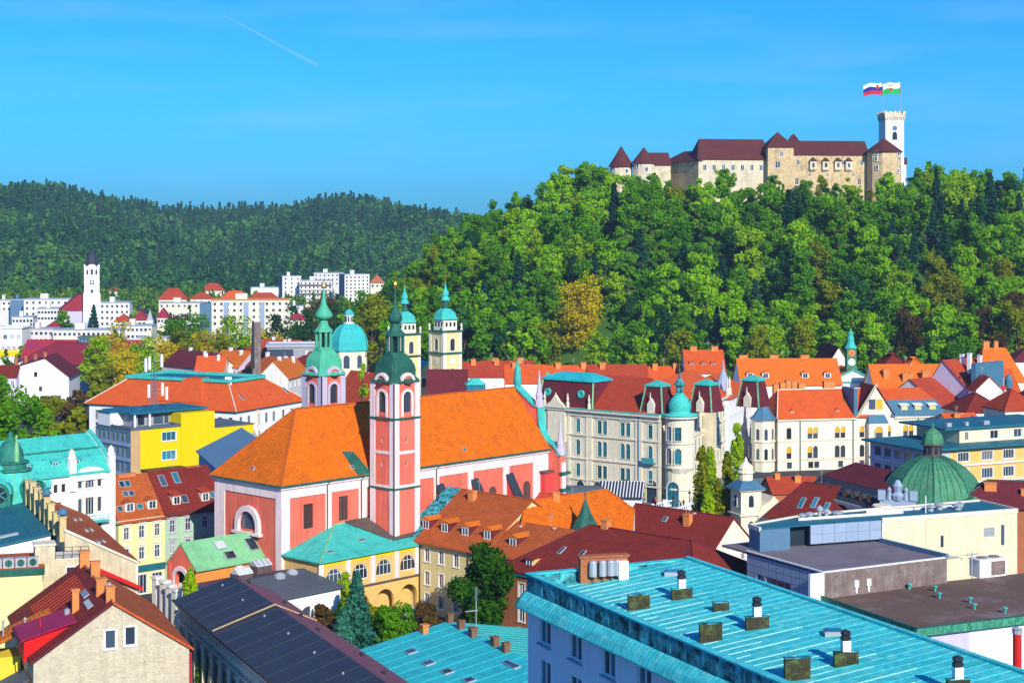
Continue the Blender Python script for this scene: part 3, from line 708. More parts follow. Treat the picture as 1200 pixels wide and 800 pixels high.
def tower_windows(o, r, zs, angs, w=1.2, h=1.8):
    for z, a in zip(zs, angs):
        c = MB(); c.poly([(-w/2, -.04, 0), (w/2, -.04, 0), (w/2, -.04, h), (-w/2, -.04, h)], 0)
        for x0, x1, q0, q1 in ((-w/2 - .25, -w/2, -.25, h + .25), (w/2, w/2 + .25, -.25, h + .25), (-w/2, w/2, -.25, 0), (-w/2, w/2, h, h + .25)): c.box(x0, x1, -.14, .3, q0, q1, 1)
        a = R(a); c.build('window', ['window_glass', 'trim_white'], o, mtx=Matrix.Translation((r * math.sin(a), -r * math.cos(a), z)) @ Matrix.Rotation(a, 4, 'Z'))
Z0 = 66
t, r = round_tower(728, 838, 13, Z0, zat(195, 838), zat(171, 838), 'castle_pale'); tower_windows(t, r, [zat(203, 838)], [25])
t, r = round_tower(754.5, 834, 12.5, Z0, zat(191, 834), zat(172.5, 834), 'castle_pale'); tower_windows(t, r, [zat(201, 834), zat(197, 834)], [10, -40])
wing('gatehouse', 764, 846, 786, 848, 10, Z0, zat(192, 846), 5.5, 'castle_pale')
wing('shaded_wing', 776, 862, 818.5, 830, 16, Z0, zat(189.5, 835), 6, 'castle_stone', 'hip', rows=[(1.2, 1.5, 8, 1.2, '')])
wing('south_wing', 818.5, 830, 903, 836, 17, Z0, zat(187.2, 832), 10.5, 'castle_pale', 'hip', rows=[(2.6, 2.6, [3.2 + 4.75 * k for k in range(7)], 1.8, '')], i0=2.5, i1=1)
o, Ln = wing('square_tower', 900, 831, 930, 832, 14, Z0, zat(172.7, 831), zat(154, 831) - zat(172.7, 831), 'castle_stone', 'hip', rows=[(2.2, 2.2, [6.7], 1.6, ''), (7, 3.0, [4.8], 2.4, '')], i0=6.2, i1=6.2)
wing('link_wing', 915, 848, 942, 845, 10, Z0, zat(178, 846), 9, 'castle_stone', 'hip')
o, Ln = wing('east_wing', 930, 834, 1018, 838, 15, Z0, zat(180.5, 836), 6.5, 'castle_stone', 'gable', rows=[(3.2, 2.2, [2.3, 25, 34.2], 1.6, ''), (9.5, 1.5, [8, 17, 30], 1.3, ''), (.5, 1.2, [1.2], 1.2, ''), (12, 3, [1.6, 33], 1.8, '')])
for u in (9.5, 15.8, 22.0, 27.4):
    b = MB(); z = zat(201.5, 836); b.box(u - 1.6, u + 1.6, -1.5, .1, z + 1, z + 5.2); b.loft([[(u - 1, -.1, z), (u + 1, -.1, z), (u + 1, .1, z), (u - 1, .1, z)], [(u - 1.6, -1.5, z + 1), (u + 1.6, -1.5, z + 1), (u + 1.6, .1, z + 1), (u - 1.6, .1, z + 1)]])
    b.loft([[(u - 2, -1.9, z + 5.2), (u + 2, -1.9, z + 5.2), (u + 2, .05, z + 5.2), (u - 2, .05, z + 5.2)], [(u - .3, -.5, z + 7.0), (u + .3, -.5, z + 7.0), (u + .3, .05, z + 7.0), (u - .3, .05, z + 7.0)]], 1)
    b.box(u - .6, u + .6, -1.55, -1.4, z + 2.2, z + 4.2, 2)
    b.build('bay_window', ['castle_pale', 'castle_tile', 'window_glass'], o)
t, r = round_tower(1036, 836, 20, Z0 - 6, zat(178, 836), zat(162, 836), 'castle_stone', 10, 1.2)
tower_windows(t, r, [zat(182, 836), zat(189, 836), zat(199, 836), zat(183, 836), zat(189, 836), zat(203, 836)], [-38, -40, -36, 42, 46, 40])
# white outlook tower
Y = 850; x = (1044.5 - CX) * Y / F; hw = 11.2 * Y / F; zt = zat(139, Y)
tw = link(None, 'outlook_tower', castle, (x, Y, 0), R(8))
b = MB(); b.box(-hw, hw, -hw, hw, 60, zt); b.build('wall', 'bright_white', tw)
b = MB(); b.box(-hw - .5, hw + .5, -hw - .5, hw + .5, zt, zt + 2.2)
for k in range(9):
    q = -hw + 2 * hw * k / 8
    for s in (-1, 1): b.box(q - .25, q + .25, s * (hw + .25) - .28, s * (hw + .25) + .28, zt - 1.1, zt - .005); b.box(s * (hw + .25) - .28, s * (hw + .25) + .28, q - .25, q + .25, zt - 1.1, zt - .005) if 0 < k < 8 else None
for k in range(5):
    q = -hw + 2 * hw * k / 4
    for s in (-1, 1): b.box(q - .7, q + .7, s * (hw + .2) - .3, s * (hw + .2) + .3, zt + 2.2, zt + 3.3); b.box(s * (hw + .2) - .3, s * (hw + .2) + .3, q - .7, q + .7, zt + 2.2, zt + 3.3) if 0 < k < 4 else None
b.build('battlement', 'castle_pale', tw)
b = MB(); b.lathe((0, 0), [(.05, -.02), (1.25, -.02), (1.25, .1), (.05, .1)], 16)
b.box(-.09, .09, .1, .16, -.1, .95, 1); b.box(-.1, .7, .1, .16, -.08, .08, 1)
ck = b.build('clock', ['blue_grey', 'gold'], tw, mtx=Matrix.Translation((0, -hw, zat(151, Y))) @ Matrix.Rotation(R(90), 4, 'X'))
b = MB(); b.poly([(p[0], -hw - .06, zat(163.5, Y) + p[1]) for p in arch_pts(2.4, 3.6)]); b.box(-1.6, 1.6, -hw - .3, -hw, zat(163.5, Y) - .3, zat(163.5, Y)); b.build('window', 'dark_recess', tw)
b = MB(); b.box(hw - .2, hw + 2.2, -2, 3, 60, zat(193, Y), 0); b.box(hw - .2, hw + 2.6, -2.3, 3.3, zat(193, Y), zat(185, Y), 1); b.build('annex', ['bright_white', 'castle_tile'], tw)
# retaining wall to the right of the castle
rw = thing('retaining_wall', 'stepped stone retaining wall right of the round castle tower', 'wall')
for (p0, p1, Ya, yt, yb) in ((1050, 1078, 826, 227, 236), (1076, 1104, 822, 234, 256)):
    A, an, Ln = seg(p0, Ya, p1, Ya + 4); b = MB(); b.box(0, Ln, 0, 3, zat(yb, Ya) - 6, zat(yt, Ya)); b.box(-.2, Ln + .2, -.3, 3.3, zat(yt, Ya), zat(yt, Ya) + .5)
    for k in range(6): b.box(Ln * (k + .3) / 6, Ln * (k + .3) / 6 + 1.2, -.35, 3.2, zat(yt, Ya) + .5, zat(yt, Ya) + 1.6)
    b.build('wall_section', 'castle_pale', rw, loc=(A[0], A[1], 0), rz=an)
# flags
def flag(pxp, ytop, label, stripes, emblem):
    Yf = 850; xp = (pxp - CX) * Yf / F; zt_ = zat(ytop, Yf); o = thing('flag', label, 'flag', (xp, Yf, zat(132, Yf)))
    base = zat(138, Yf) - zat(132, Yf); b = MB(); b.tube((0, 0, base), (0, 0, zt_ - zat(132, Yf)), .16, .1, 6); b.build('flagpole', 'zinc', o)
    hgt, wid = 5.6, 9.6; c = MB(); nx = 22; top = zt_ - zat(132, Yf) - .2
    def q(u, v): return (-wid * u, .5 * math.sin(u * 9) * u + .3, top - hgt * v - 1.4 * u * u - .35 * math.sin(u * 7))
    ns = len(stripes)
    for s in range(ns):
        for k in range(nx):
            a, b2 = k / nx, (k + 1) / nx; v0, v1 = s / ns, (s + 1) / ns
            fr = [q(a, v0), q(b2, v0), q(b2, v1), q(a, v1)]
            c.poly(fr, s); c.poly([(x_, y_ + .05, z_) for x_, y_, z_ in reversed(fr)], s)
    cl = c.build('cloth', stripes, o)
    e = MB()
    for (u0, u1, v0, v1, mi) in emblem: e.poly([(x_, y_ - .06, z_) for x_, y_, z_ in (q(u0, v0), q(u1, v0), q(u1 * .5 + u0 * .5 + (u1 - u0) * .35, v1), q(u1 * .5 + u0 * .5 - (u1 - u0) * .35, v1))], mi)
    e.build('emblem', ['navy_paint', 'red_paint', 'white_paint'], cl)
flag(1034.5, 96.5, 'white blue and red striped flag flying beside the castle tower', ['white_paint', 'navy_paint', 'red_paint'], [(.2, .34, .12, .52, 1), (.22, .32, .15, .45, 0), (.25, .29, .28, .40, 2)])
flag(1055.5, 96, 'white over green flag flying from the castle tower', ['white_paint', 'green_paint'], [(.42, .58, .2, .8, 1), (.45, .55, .28, .5, 2)])
# ---------------------------------------------------------------- red church: u along the nave, v across it away from the camera
CA = R(46.7); E1 = Vector((math.cos(CA), math.sin(CA), 0)); E2 = Vector((-math.sin(CA), math.cos(CA), 0)); G0 = Vector((-36, 266.7, 0))
def G(u, v, z=0): return G0 + E1 * u + E2 * v + Vector((0, 0, z))
def u_at(px, v=0.0):
    k = (px - CX) / F; a = G0 + E2 * v; return (k * a.y - a.x) / (E1.x - k * E1.y)
def uv(p): d = p - G0; return d.dot(E1), d.dot(E2)
church = thing('church', 'salmon red baroque church with orange hipped roof and two green topped towers', 'church', tuple(G0), CA)
WD, ZE, ZR, UL = 16.8, 21.6, 32.4, 62.0
b = MB()
ub = [u_at(x) for x in (339, 381, 388, 420, 428)]
wn = [(u_at(361), 14.4, 2.0, 3.9, False), (u_at(402), 14.8, 2.0, 3.9, False)]
nav_w = [(u_at(x), 13.2, 2.0, 3.2, True) for x in (536, 577, 617)]
wall_face(b, fmat(0, UL, WD), UL, 0, ZE, wn + nav_w)
wall_face(b, fmat(3, UL, WD), WD, 0, ZE, [(8.6, 14.0, 4.4, 2.9, True)])
wall_face(b, fmat(2, UL, WD), UL, 0, ZE, []); wall_face(b, fmat(1, UL, WD), WD, 0, ZE, [])
b.build('wall', 'salmon', church)
# white bands proud of the red wall
b = MB(); o_ = -.18
b.box(-.2, UL, o_, -.01, 19.6, ZE - .02)
for x0, x1 in ((0.001, u_at(339)), (u_at(381), u_at(388)), (u_at(420), u_at(429)), (u_at(508), u_at(514)), (u_at(548), u_at(554)), (u_at(589), u_at(596)), (u_at(624), UL)): b.box(x0, x1, o_ - .004, -.012, 0, 19.6)
b.box(o_, -.01, -.17, WD + .2, 19.6, ZE - .024)
for y0, y1 in ((-.17, 1.3), (WD - 2.4, WD + .2)): b.box(o_ - .004, -.012, y0, y1, 0, 19.6)
b.build('pilasters', 'pink_white', church)
b = MB()
for (x0, x1, y0, y1) in ((-.5, UL, -.5, -.0), (-.5, 0, 0, WD + .5)): b.box(x0, x1, y0, y1, ZE - .5, ZE - .03)
b.build('cornice', 'pink_white', church)
b = MB()
for (x0, x1, y0, y1) in ((-.85, UL, -.85, -.55), (-.85, -.55, -.55, WD + .5)): b.box(x0, x1, y0, y1, ZE - .1, ZE + .2)
b.build('gutter', 'copper_deep', church)
for x, z in ((u_at(382), ZE - 11.5), (u_at(422), ZE - 11.5), (u_at(510), 13)):
    q = MB(); q.tube((x, -.34, z), (x, -.34, ZE - .8), .09, n=5); q.tube((x, -.34, ZE - .8), (x + .3, -.7, ZE), .09, n=5); q.build('downpipe', 'dark_metal', church)
for (u, z, w, h, a) in wn: put_window(church, fmat(0, UL, WD), u, z, w, h, 'tg', 'frame_dark', None, 'warm_glass')
for (u, z, w, h, a) in nav_w: put_window(church, fmat(0, UL, WD), u, z, w, h, 'ag', 'frame_dark', None, 'warm_glass')
# raised surrounds of the two choir windows and the half round end window
q = MB()
for (u, z, w, h, a) in wn + nav_w:
    q = MB()
    q.box(u - w/2 - .5, u - w/2, -.1, .0, z - .5, z + h + .5); q.box(u + w/2, u + w/2 + .5, -.1, .0, z - .5, z + h + .5); q.box(u - w/2, u + w/2, -.1, .0, z + h, z + h + .5); q.box(u - w/2, u + w/2, -.1, 0, z - .5, z); q.build('window_surround', 'salmon', church)
T3 = fmat(3, UL, WD); put_window(church, T3, 8.6, 14.0, 4.4, 2.9, 'a', 'frame_dark', None, 'window_glass')
q = MB(); c = arch_pts(4.4, 2.9, 10)[2:]; d = arch_pts(6.2, 3.8, 10)[2:]
for k in range(10): q.loft([[T3 @ Vector((8.6 + p[0], y, 14.0 + p[1])) for p in (c[k], d[k], d[k+1], c[k+1])] for y in (-.55, .0)])
for s in (-1, 1): q.loft([[T3 @ Vector((8.6 + s * x, y, z)) for x, z in ((2.2, 13.6), (3.1, 13.6), (3.1, 14.7), (2.2, 14.7))] for y in (-.55, 0)])
q.loft([[T3 @ Vector((8.6 + x, y, z)) for x, z in ((-3.5, 13.2), (3.5, 13.2), (3.5, 13.6), (-3.5, 13.6))] for y in (-.8, 0)])
q.build('window_arch', 'pink_white', church)
# roof: hipped at the choir end, cut square at the front
rb = MB(); e = .75; zf = ZE + .2
A0, B0, C0, D0 = (-e, -e, zf), (UL, -e, zf), (UL, WD + e, zf), (-e, WD + e, zf); r0, r1 = (9.6, WD/2, ZR), (UL, WD/2, ZR)
rb.poly([D0, C0, B0, A0]); rb.poly([A0, B0, r1, r0]); rb.poly([C0, D0, r0, r1]); rb.poly([D0, A0, r0]); rb.poly([B0, C0, r1])
ro = rb.build('roof', 'bright_orange_tile', church)
c = MB()
for p, q in ((r0, r1), (A0, r0), (D0, r0)): c.tube(p, q, .17, n=5)
c.build('ridge_cap', 'rust_tile', ro)
nrm = Vector((0, -(ZR - zf), WD/2 + e)).normalized(); upv = Vector((0, WD/2 + e, ZR - zf)).normalized()
for px_, t_ in ((547, .16), (414, .12)): skylight(ro, Vector((u_at(px_), -e, zf)) + upv * (t_ * 13.6), (1, 0, 0), upv, .7, .7, 'window_glass', 'roof_hatch')
hu = Vector((9.6 + e, 0, ZR - zf)).normalized(); skylight(ro, Vector((-e, 8.4, zf)) + hu * 2.4, (0, 1, 0), hu, .7, .7, 'window_glass', 'roof_hatch')
q = MB(); m0 = Vector((14.6, -e, zf)); 
q.loft([[m0 + upv * a + Vector((x, 0, 0)) + nrm * h for a, x in ((0.05, .6), (.05, 3.6), (4.6, 2.2), (4.9, -.1))] for h in (-.02, .07)]); q.build('metal_flashing', 'copper_deep', ro)
# buttresses
for px_ in (511, 552, 593):
    u = u_at(px_); q = MB(); w = 1.5
    q.loft([[(u + x, y, z) for y, z in ((-.15, 17.6), (-4.8, 10.4), (-4.8, 3), (-.15, 3))] for x in (0, w)], 0)
    q.loft([[(u + x, y, z) for y, z in ((-.1, 18.0), (-5.1, 10.2), (-5.1, 10.5), (-.1, 18.35))] for x in (-.2, w + .2)], 1)
    q.box(u - .06, u + .3, -5.0, -4.79, 3, 10.2, 2)
    q.build('buttress', ['rose_plaster', 'slate_blue', 'pink_white'], church)
# front gable wall with volutes, seen from behind
fp = [(-2.9, 0), (-2.9, 20.5), (-1.2, 22.2), (.6, 22.9), (1.8, 24.2), (2.4, 26), (2.6, 29.0), (3.75, 29.2), (8.4, 32.4)]
fp = fp + [(16.8 - y, z) for y, z in reversed(fp[:-1])]
q = MB(); q.prism(fp, lambda y, z: (UL + .2, y, z), lambda y, z: (UL + 1.6, y, z)); q.build('front_gable', 'salmon', church)
q = MB()
for k in range(1, len(fp) - 2):
    (ya, za), (yb, zb) = fp[k], fp[k+1]; d = Vector((yb - ya, zb - za)).normalized(); n_ = Vector((-d.y, d.x)) * .26
    if n_.y < 0: n_ = -n_
    q.loft([[(x, ya - d.x * .05, za - d.y * .05), (x, yb + d.x * .05, zb + d.y * .05), (x, yb + n_.x, zb + n_.y), (x, ya + n_.x, za + n_.y)] for x in (UL + .0, UL + 1.7)])
q.build('gable_coping', 'copper', church)
q = MB()
for z in (10.5, 14.2, 17.2): q.box(UL + .0, UL + 2.3, -3.6, -2.9, z, z + .5)
q.box(UL + .4, UL + 1.4, -3.2, -2.9, 0, 19.4, 1)
q.build('gable_trim', ['copper_deep', 'pink_white'], church)
for y, z in ((-2.3, 20.6), (2.9, 29.0)):
    q = MB(); q.lathe((UL + .9, y), [(.9, z), (.9, z + 1.2), (.6, z + 1.4), (.7, z + 2.2), (.5, z + 2.6), (.28, z + 4.5), (.1, z + 6.2), (.2, z + 6.4), (.05, z + 6.7)], 8); q.build('pinnacle', 'lilac', church)
q = MB(); q.lathe((UL + .9, 8.4), [(.6, 32.2), (.6, 32.8), (.8, 33.0), (.72, 34.2), (.55, 35.4), (.62, 35.8), (.4, 36.3), (.28, 36.6), (.32, 37.0), (.05, 37.3)], 10); q.build('statue', 'copper', church, smooth=True)
q = MB(); q.box(UL - 2.2, UL + .2, -1.2, 0, 0, 17.6); q.box(UL - 2.5, UL + .2, -1.5, 0, 17.6, 17.9, 1); q.build('stair_projection', ['rose_plaster', 'brown_sheet'], church)

def belfry(u, v, s, dz, helm, left):
    """bell tower on a square plan, near corner at (u, v)"""
    o = link(None, 'bell_tower', church, (u + s/2, v + s/2, 0)); h = s / 2; zc = 37.0 + dz; zb = 31.2 + dz
    b = MB()
    for k in range(4):
        T = Matrix.Translation((-h, -h, 0)) @ fmat(k, s, s)
        hl = [(h, zb + .9, 1.75, 3.4, True)] + ([(h, 23.4 + dz, .45, .75, False)] if k in (0, 3) else []) + ([(h, 27.2 + dz, .45, .75, False)] if k in (0, 3) else [])
        wall_face(b, T, s, 0, zc, hl, th=.4)
    b.build('shaft', 'salmon', o)
    w = MB(); cb = MB()
    for k in range(4):
        T = Matrix.Translation((-h, -h, 0)) @ fmat(k, s, s); Q = lambda x, y, z: T @ Vector((x, y, z))
        for x0, x1 in ((-.12, 1.05), (s - 1.05, s + .118)): w.box(x0, x1, -.12, -.005, 0, zc, T=Q)
        for z in (25.4, 19.9): w.box(1.05, s - 1.05, -.115, -.004, z + dz, z + .5 + dz, T=Q)
        a = arch_pts(1.75, 3.4, 8)[2:]; e = arch_pts(2.65, 3.85, 8)[2:]
        for i in range(8): w.loft([[Q(h + p[0], y, zb + .9 + p[1]) for p in (a[i], e[i], e[i+1], a[i+1])] for y in (-.2, -.006)])
        for sg in (-1, 1): w.box(h + sg * 1.1 - .22, h + sg * 1.1 + .22, -.2, -.006, zb + .2, zb + 3.4, T=Q)
        # pediment arch above the clock
        a = arch_pts(2.3, 1.6, 8, 1.15)[2:]; e = arch_pts(3.3, 2.1, 8, 1.65)[2:]
        for i in range(8): w.loft([[Q(h + p[0], y, zc - .55 + p[1]) for p in (a[i], e[i], e[i+1], a[i+1])] for y in (-.35, .8)])
        cb.poly([Q(h + x, -.1, zc - .55 + z) for x, z in arch_pts(2.3, 1.6, 8, 1.15)])
        cb.box(h - 1.15, h + 1.15, -.1, .02, zc - 1.6, zc - .55, T=Q)
        cb.box(h - .88, h + .88, -.08, .02, zb + .25, zb + .88, T=Q)
    w.build('pilasters', 'pink_white' if not left else 'lilac', o); cb.build('clock_panel', 'salmon', o)
    c = MB(); 
    for z, p in ((zb - .2, .3), (19.7 + dz, .22)):
        for (x0, x1, y0, y1) in ((-h - p, h + p, -h - p, -h - .13), (-h - p, h + p, h + .13, h + p), (-h - p, -h - .13, -h - .13, h + .13), (h + .13, h + p, -h - .13, h + .13)): c.box(x0, x1, y0, y1, z, z + .3)
    c.build('string_course', 'copper_deep', o)
    for k in (0, 3):
        T = Matrix.Translation((-h, -h, 0)) @ fmat(k, s, s)
        put_window(o, T, h, zb + .9, 1.75, 3.4, 'a3g', 'frame_dark', None, 'window_glass', name='bell_opening')
        for z in (23.4, 27.2): put_window(o, T, h, z + dz, .45, .75, '1', 'trim_white', None, 'window_glass')
        d = MB(); d.lathe((0, 0), [(.02, -.04), (.78, -.04), (.78, .06), (.02, .06)], 16); d.lathe((0, 0), [(.60, .062), (.60, .075), (.02, .075)], 16, m=1)
        d.box(-.04, .04, .076, .1, -.05, .5, 2); d.box(-.05, .36, .076, .1, -.04, .04, 2)
        for i in range(12): an = i * math.pi / 6; d.box(.69 * math.cos(an) - .045, .69 * math.cos(an) + .045, .062, .075, .69 * math.sin(an) - .045, .69 * math.sin(an) + .045, 2)
        d2 = d.build('clock', ['frame_dark', 'brick_red', 'gold'], o, mtx=T @ Matrix.Translation((h, -.14, zc - .2)) @ Matrix(((1, 0, 0, 0), (0, -1, 0, 0), (0, 0, 1, 0), (0, 0, 0, 1))))
    d = MB(); d.tube((-h - .2, -h - .2, 12), (-h - .2, -h - .2, zc), .1, n=5); d.build('downpipe', 'dark_metal', o)
    k_ = h / 2.9
    hb = MB(); hb.lathe((0, 0), [((h + .45), zc - .02), (h + .4, zc + .25), (h - .1, zc + .75), (h * .96, zc + 1.6), (h * .90, zc + 2.6), (h * .74, zc + 3.5), (h * .58, zc + 4.05), (h * .56, zc + 4.4)], ch=.24)
    hp = hb.build('helm', helm, o)
    for q in range(1):
        sm_ = MB()
        for a in range(24):
            an = a * math.pi / 12; pr = [(h * .97, zc + 1.6), (h * .91, zc + 2.6), (h * .75, zc + 3.5)]
            pts = []
            for r_, z_ in pr:
                ca, sa = math.cos(an), math.sin(an); f_ = r_ / max(abs(ca), abs(sa)); f_ = min(f_, r_ * 1.76 / (abs(ca) + abs(sa))) + .02; pts.append(Vector((f_ * ca, f_ * sa, z_)))
            for p, q_ in zip(pts, pts[1:]): sm_.tube(p, q_, .05, n=4)
        sm_.build('standing_seams', helm, hp, kind='stuff')
    lz = zc + 4.4; ln = MB(); r = h * .50
    for i in range(8):
        an = math.pi / 8 + i * math.pi / 4; x, y = r * math.cos(an), r * math.sin(an)
        ln.lathe((x, y), [(.26, lz), (.26, lz + 3.1)], 5)
    ln.lathe((0, 0), [(r + .3, lz - .01), (r + .3, lz + .35), (.3, lz + .351)], 8, math.pi / 8); ln.lathe((0, 0), [(r * .5, lz + .3), (r * .5, lz + 3.0)], 8, m=1)
    ln.lathe((0, 0), [(r + .45, lz + 3.0), (r + .4, lz + 3.3), (r * .8, lz + 3.9), (r * .6, lz + 4.5), (r * .52, lz + 5.0)], 8, math.pi / 8)
    ln.build('lantern', [helm, 'dark_recess'], o)
    oz = lz + 5.0; on = MB(); on.lathe((0, 0), [(.55, oz), (1.0, oz + .25), (1.25, oz + .8), (1.1, oz + 1.35), (.62, oz + 2.0), (.34, oz + 2.9), (.2, oz + 4.2), (.08, oz + 6.0)] if not left else [(.55, oz), (1.5, oz + .5), (1.62, oz + 1.0), (1.2, oz + 1.7), (.62, oz + 2.6), (.3, oz + 4.0), (.12, oz + 5.6)], 12)
    on.build('onion_dome', helm, o, smooth=True)
    fz = oz + (6.0 if not left else 5.6); f_ = MB(); f_.lathe((0, 0), [(.05, fz - .1), (.3, fz + .1), (.4, fz + .4), (.3, fz + .7), (.05, fz + .9)], 10); f_.box(-.05, .05, -.05, .05, fz + .9, fz + (2.6 if not left else 1.5)); f_.box(-.4, .4, -.045, .045, fz + 1.5, fz + 1.6) if not left else None
    f_.build('finial', 'gold', o)
belfry(17.7, -6.7, 5.56, 0, 'copper_deep', False)
belfry(23.0, 17.4, 5.2, -.6, 'copper_green', True)
# ---------------------------------------------------------------- monastery round the church
def v_at(px, u):
    k = (px - CX) / F; a = G0 + E1 * u; return (k * a.y - a.x) / (E2.x - k * E2.y)
def roof_mesh(parent, faces, mt, name='roof', ridge=(), rmat=None, seam=0, th=.22, smat=None):
    """sloping roof from its visible faces, closed underneath with a skirt"""
    b = MB()
    for f_ in faces: b.poly(f_)
    edges = {}
    for f_ in faces:
        for i in range(len(f_)):
            a, c = tuple(f_[i]), tuple(f_[(i+1) % len(f_)]); k = (c, a)
            if k in edges: edges.pop(k)
            else: edges[(a, c)] = 1
    for (a, c) in edges:
        a2, c2 = (a[0], a[1], a[2] - th), (c[0], c[1], c[2] - th); b.poly([c, a, a2, c2])
    o = b.build(name, mt, parent)
    if ridge:
        c = MB()
        for p, q in ridge: c.tube(p, q, .15, n=5)
        c.build('ridge_cap', rmat or mt, o)
    if seam:
        c = MB()
        for f_ in faces: seams(c, f_, seam)
        if c.f: c.build('standing_seams', smat or mt, o, kind='stuff')
    return o
A = G(.4, -8.8); ar = thing('arcaded_wing', 'ochre arcaded two storey wing with green hipped roof leaning on the red church', 'building', tuple(A), CA)
L9, D9, Z9 = 20.8, 8.75, 11.0
la = lambda px: u_at(px, -8.8) - .4
b = MB(); T = fmat(0, L9, D9); hs_ = []
for px_ in (391.5, 422, 450, 478): hs_.append((la(px_), 7.1, 3.3, 2.45, True))
arches = [(la(451), .2, 4.0, 4.6, True), (la(478.5), .2, 4.0, 4.6, True), (la(391.5), .2, 4.0, 4.6, True), (la(422), .2, 4.0, 4.6, True)]
wall_face(b, T, L9, 0, Z9, hs_ + arches, th=.5); wall_face(b, fmat(3, L9, D9), D9, 0, Z9, [])
b.poly([(0, 1.9, 0), (L9, 1.9, 0), (L9, 1.9, 6), (0, 1.9, 6)]); b.poly([(0, 0, 6), (L9, 0, 6), (L9, 3, 6), (0, 3, 6)]); b.build('wall', 'ochre', ar)
for h_ in hs_: put_window(ar, T, h_[0], h_[1], h_[2], h_[3], 'a4t', 'frame_white', None, 'window_glass')
for px_ in (376, 407.5, 436.7, 464.7, 493):
    b = MB(); u = min(la(px_), L9 - .5); b.box(u - .45, u + .45, -.12, -.003, 6.2, Z9); b.build('pilaster', 'pink_white', ar)
b = MB(); b.box(-.1, L9, -.16, -.13, 5.8, 6.15); b.build('string_course', 'brown_sheet', ar)
b = MB(); b.box(.0, L9, -.06, -.002, 10.1, Z9 - .05); b.build('frieze', 'vivid_yellow', ar)
a_, b_, p_, q_, d_ = (-.6, -.6, Z9), (L9 + .3, -.6, Z9), (10.4, D9, 14.3), (L9 + .3, D9, 14.3), (-.6, D9, Z9)
ro = roof_mesh(ar, [[a_, b_, q_, p_], [d_, a_, p_]], 'copper', seam=.8, ridge=[(a_, p_), (p_, q_)], rmat='copper_light')
upv = Vector((0, D9 + .6, 3.3)).normalized()
for px_, y_ in ((440, 3.2), (395, 1.6), (470, 2.0)): skylight(ro, Vector((la(px_), y_, Z9 + (y_ + .6) * 3.3 / (D9 + .6))), (1, 0, 0), upv, 1.3, .6, 'window_glass')
b = MB(); b.loft([[(x, y, z) for x, y, z in ((16.5, 1.5, 11.8 + dz), (24.5, 1.5, 12.2 + dz), (24.5, D9, 14.6 + dz), (12.5, D9, 14.36 + dz))] for dz in (.08, .3)]); b.build('lead_apron', 'brown_sheet', ar)
b = MB(); b.tube((L9 - .15, -.3, 0), (L9 - .15, -.3, Z9), .1, n=5); b.build('downpipe', 'dark_metal', ar)

def vrow(us, dts, w, h, st): return [(dt, h, us, w, st) for dt in dts]
A = G(21.25, -5); us = [-5 - v_at(px_, 21.25) for px_ in (500.5, 517, 534.5, 556, 573, 588)]
w10 = house('monastery_wing', 'long pale yellow monastery wing with brown tiled roof and a row of five dormers', (A.x, A.y), CA - R(90), 18.6, 21.5, 0, 11.6, 'soft_yellow', 'gable', 6.6, 'rust_tile',
    {0: vrow([u for u in us if u < 18], (1.2, 4.9, 8.4), 1.15, 2.1, '')}, gm=('warm_glass', 'window_glass'), cornice='slate_blue', ax='x', ov=.8, ridge='rust_tile')
A2 = G(21.25, -23.62); w11 = house('monastery_wing', 'lower end of the yellow monastery wing where its brown roof dips below the orange hall', (A2.x, A2.y), CA - R(90), 11.4, 15, 0, 11.6, 'soft_yellow', 'gable', 3.6, 'rust_tile',
    {0: vrow([u - 18.62 for u in us if u > 19.4] + [9.4], (1.2, 4.9, 8.4), 1.15, 2.1, '')}, gm=('warm_glass', 'window_glass'), cornice='slate_blue', ax='x', ov=.8)
T = Matrix.Identity(4)
for px_, py_ in ((500, 615), (522, 618), (546, 624), (572, 630), (602, 638)):
    x = -5 - v_at(px_, 23.4); q_ = x < 17.5; dormer(w10 if q_ else w11, T, x if q_ else x - 18.62, 13.0 if q_ else 12.5, 2.0, 1.8, 1.55, 'gable', 'wine_tile', 'orange_tile', back=4)
b = MB(); b.loft([[(x, y, 11.6 + 6.6 * y / 10.75 + dz) for x, y in ((-.55, -.6), (3.2, -.6), (2.6, 10.7), (-.55, 10.7))] for dz in (.3, .42)]); b.build('metal_flashing', 'copper_stained', w10)
x = -5 - v_at(549, 21.25); b = MB(); b.tube((x, -.15, 0), (x, -.15, 11.1), .1, n=5); b.build('downpipe', 'dark_metal', w10)
chimney(w10, 7, 9, 16.5, 1.2, .9, 2.2, 'chimney_orange')

rl, rr, md, lr, ll = (P(616, 588, 18), P(711, 573, 18), P(744, 597, 15.2), P(741, 630, 11.2), P(610, 614, 15.3))
o = thing('hall', 'bright orange tiled hall roof carrying a small green spire', 'building', (0, 0, 0))
bl = G(30, -13, 11.5); br = G(50, -13, 11.5)
roof_mesh(o, [[tuple(ll), tuple(lr), tuple(rl)], [tuple(lr), tuple(rr), tuple(rl)], [tuple(lr), tuple(md), tuple(rr)], [tuple(rl), tuple(rr), tuple(br), tuple(bl)]], 'bright_orange_tile', ridge=[(rl, rr), (rr, md)], rmat='orange_tile')
b = MB(); pts = [ll, lr, md, br, bl]
for i in range(5):
    a, c = pts[i], pts[(i+1) % 5]; b.poly([(a.x, a.y, 0), (c.x, c.y, 0), (c.x, c.y, c.z - .1), (a.x, a.y, a.z - .1)])
b.poly([md - Vector((0, 0, .1)), br - Vector((0, 0, .1)), rr - Vector((0, 0, .1))]); b.build('wall', 'white_plaster', o)
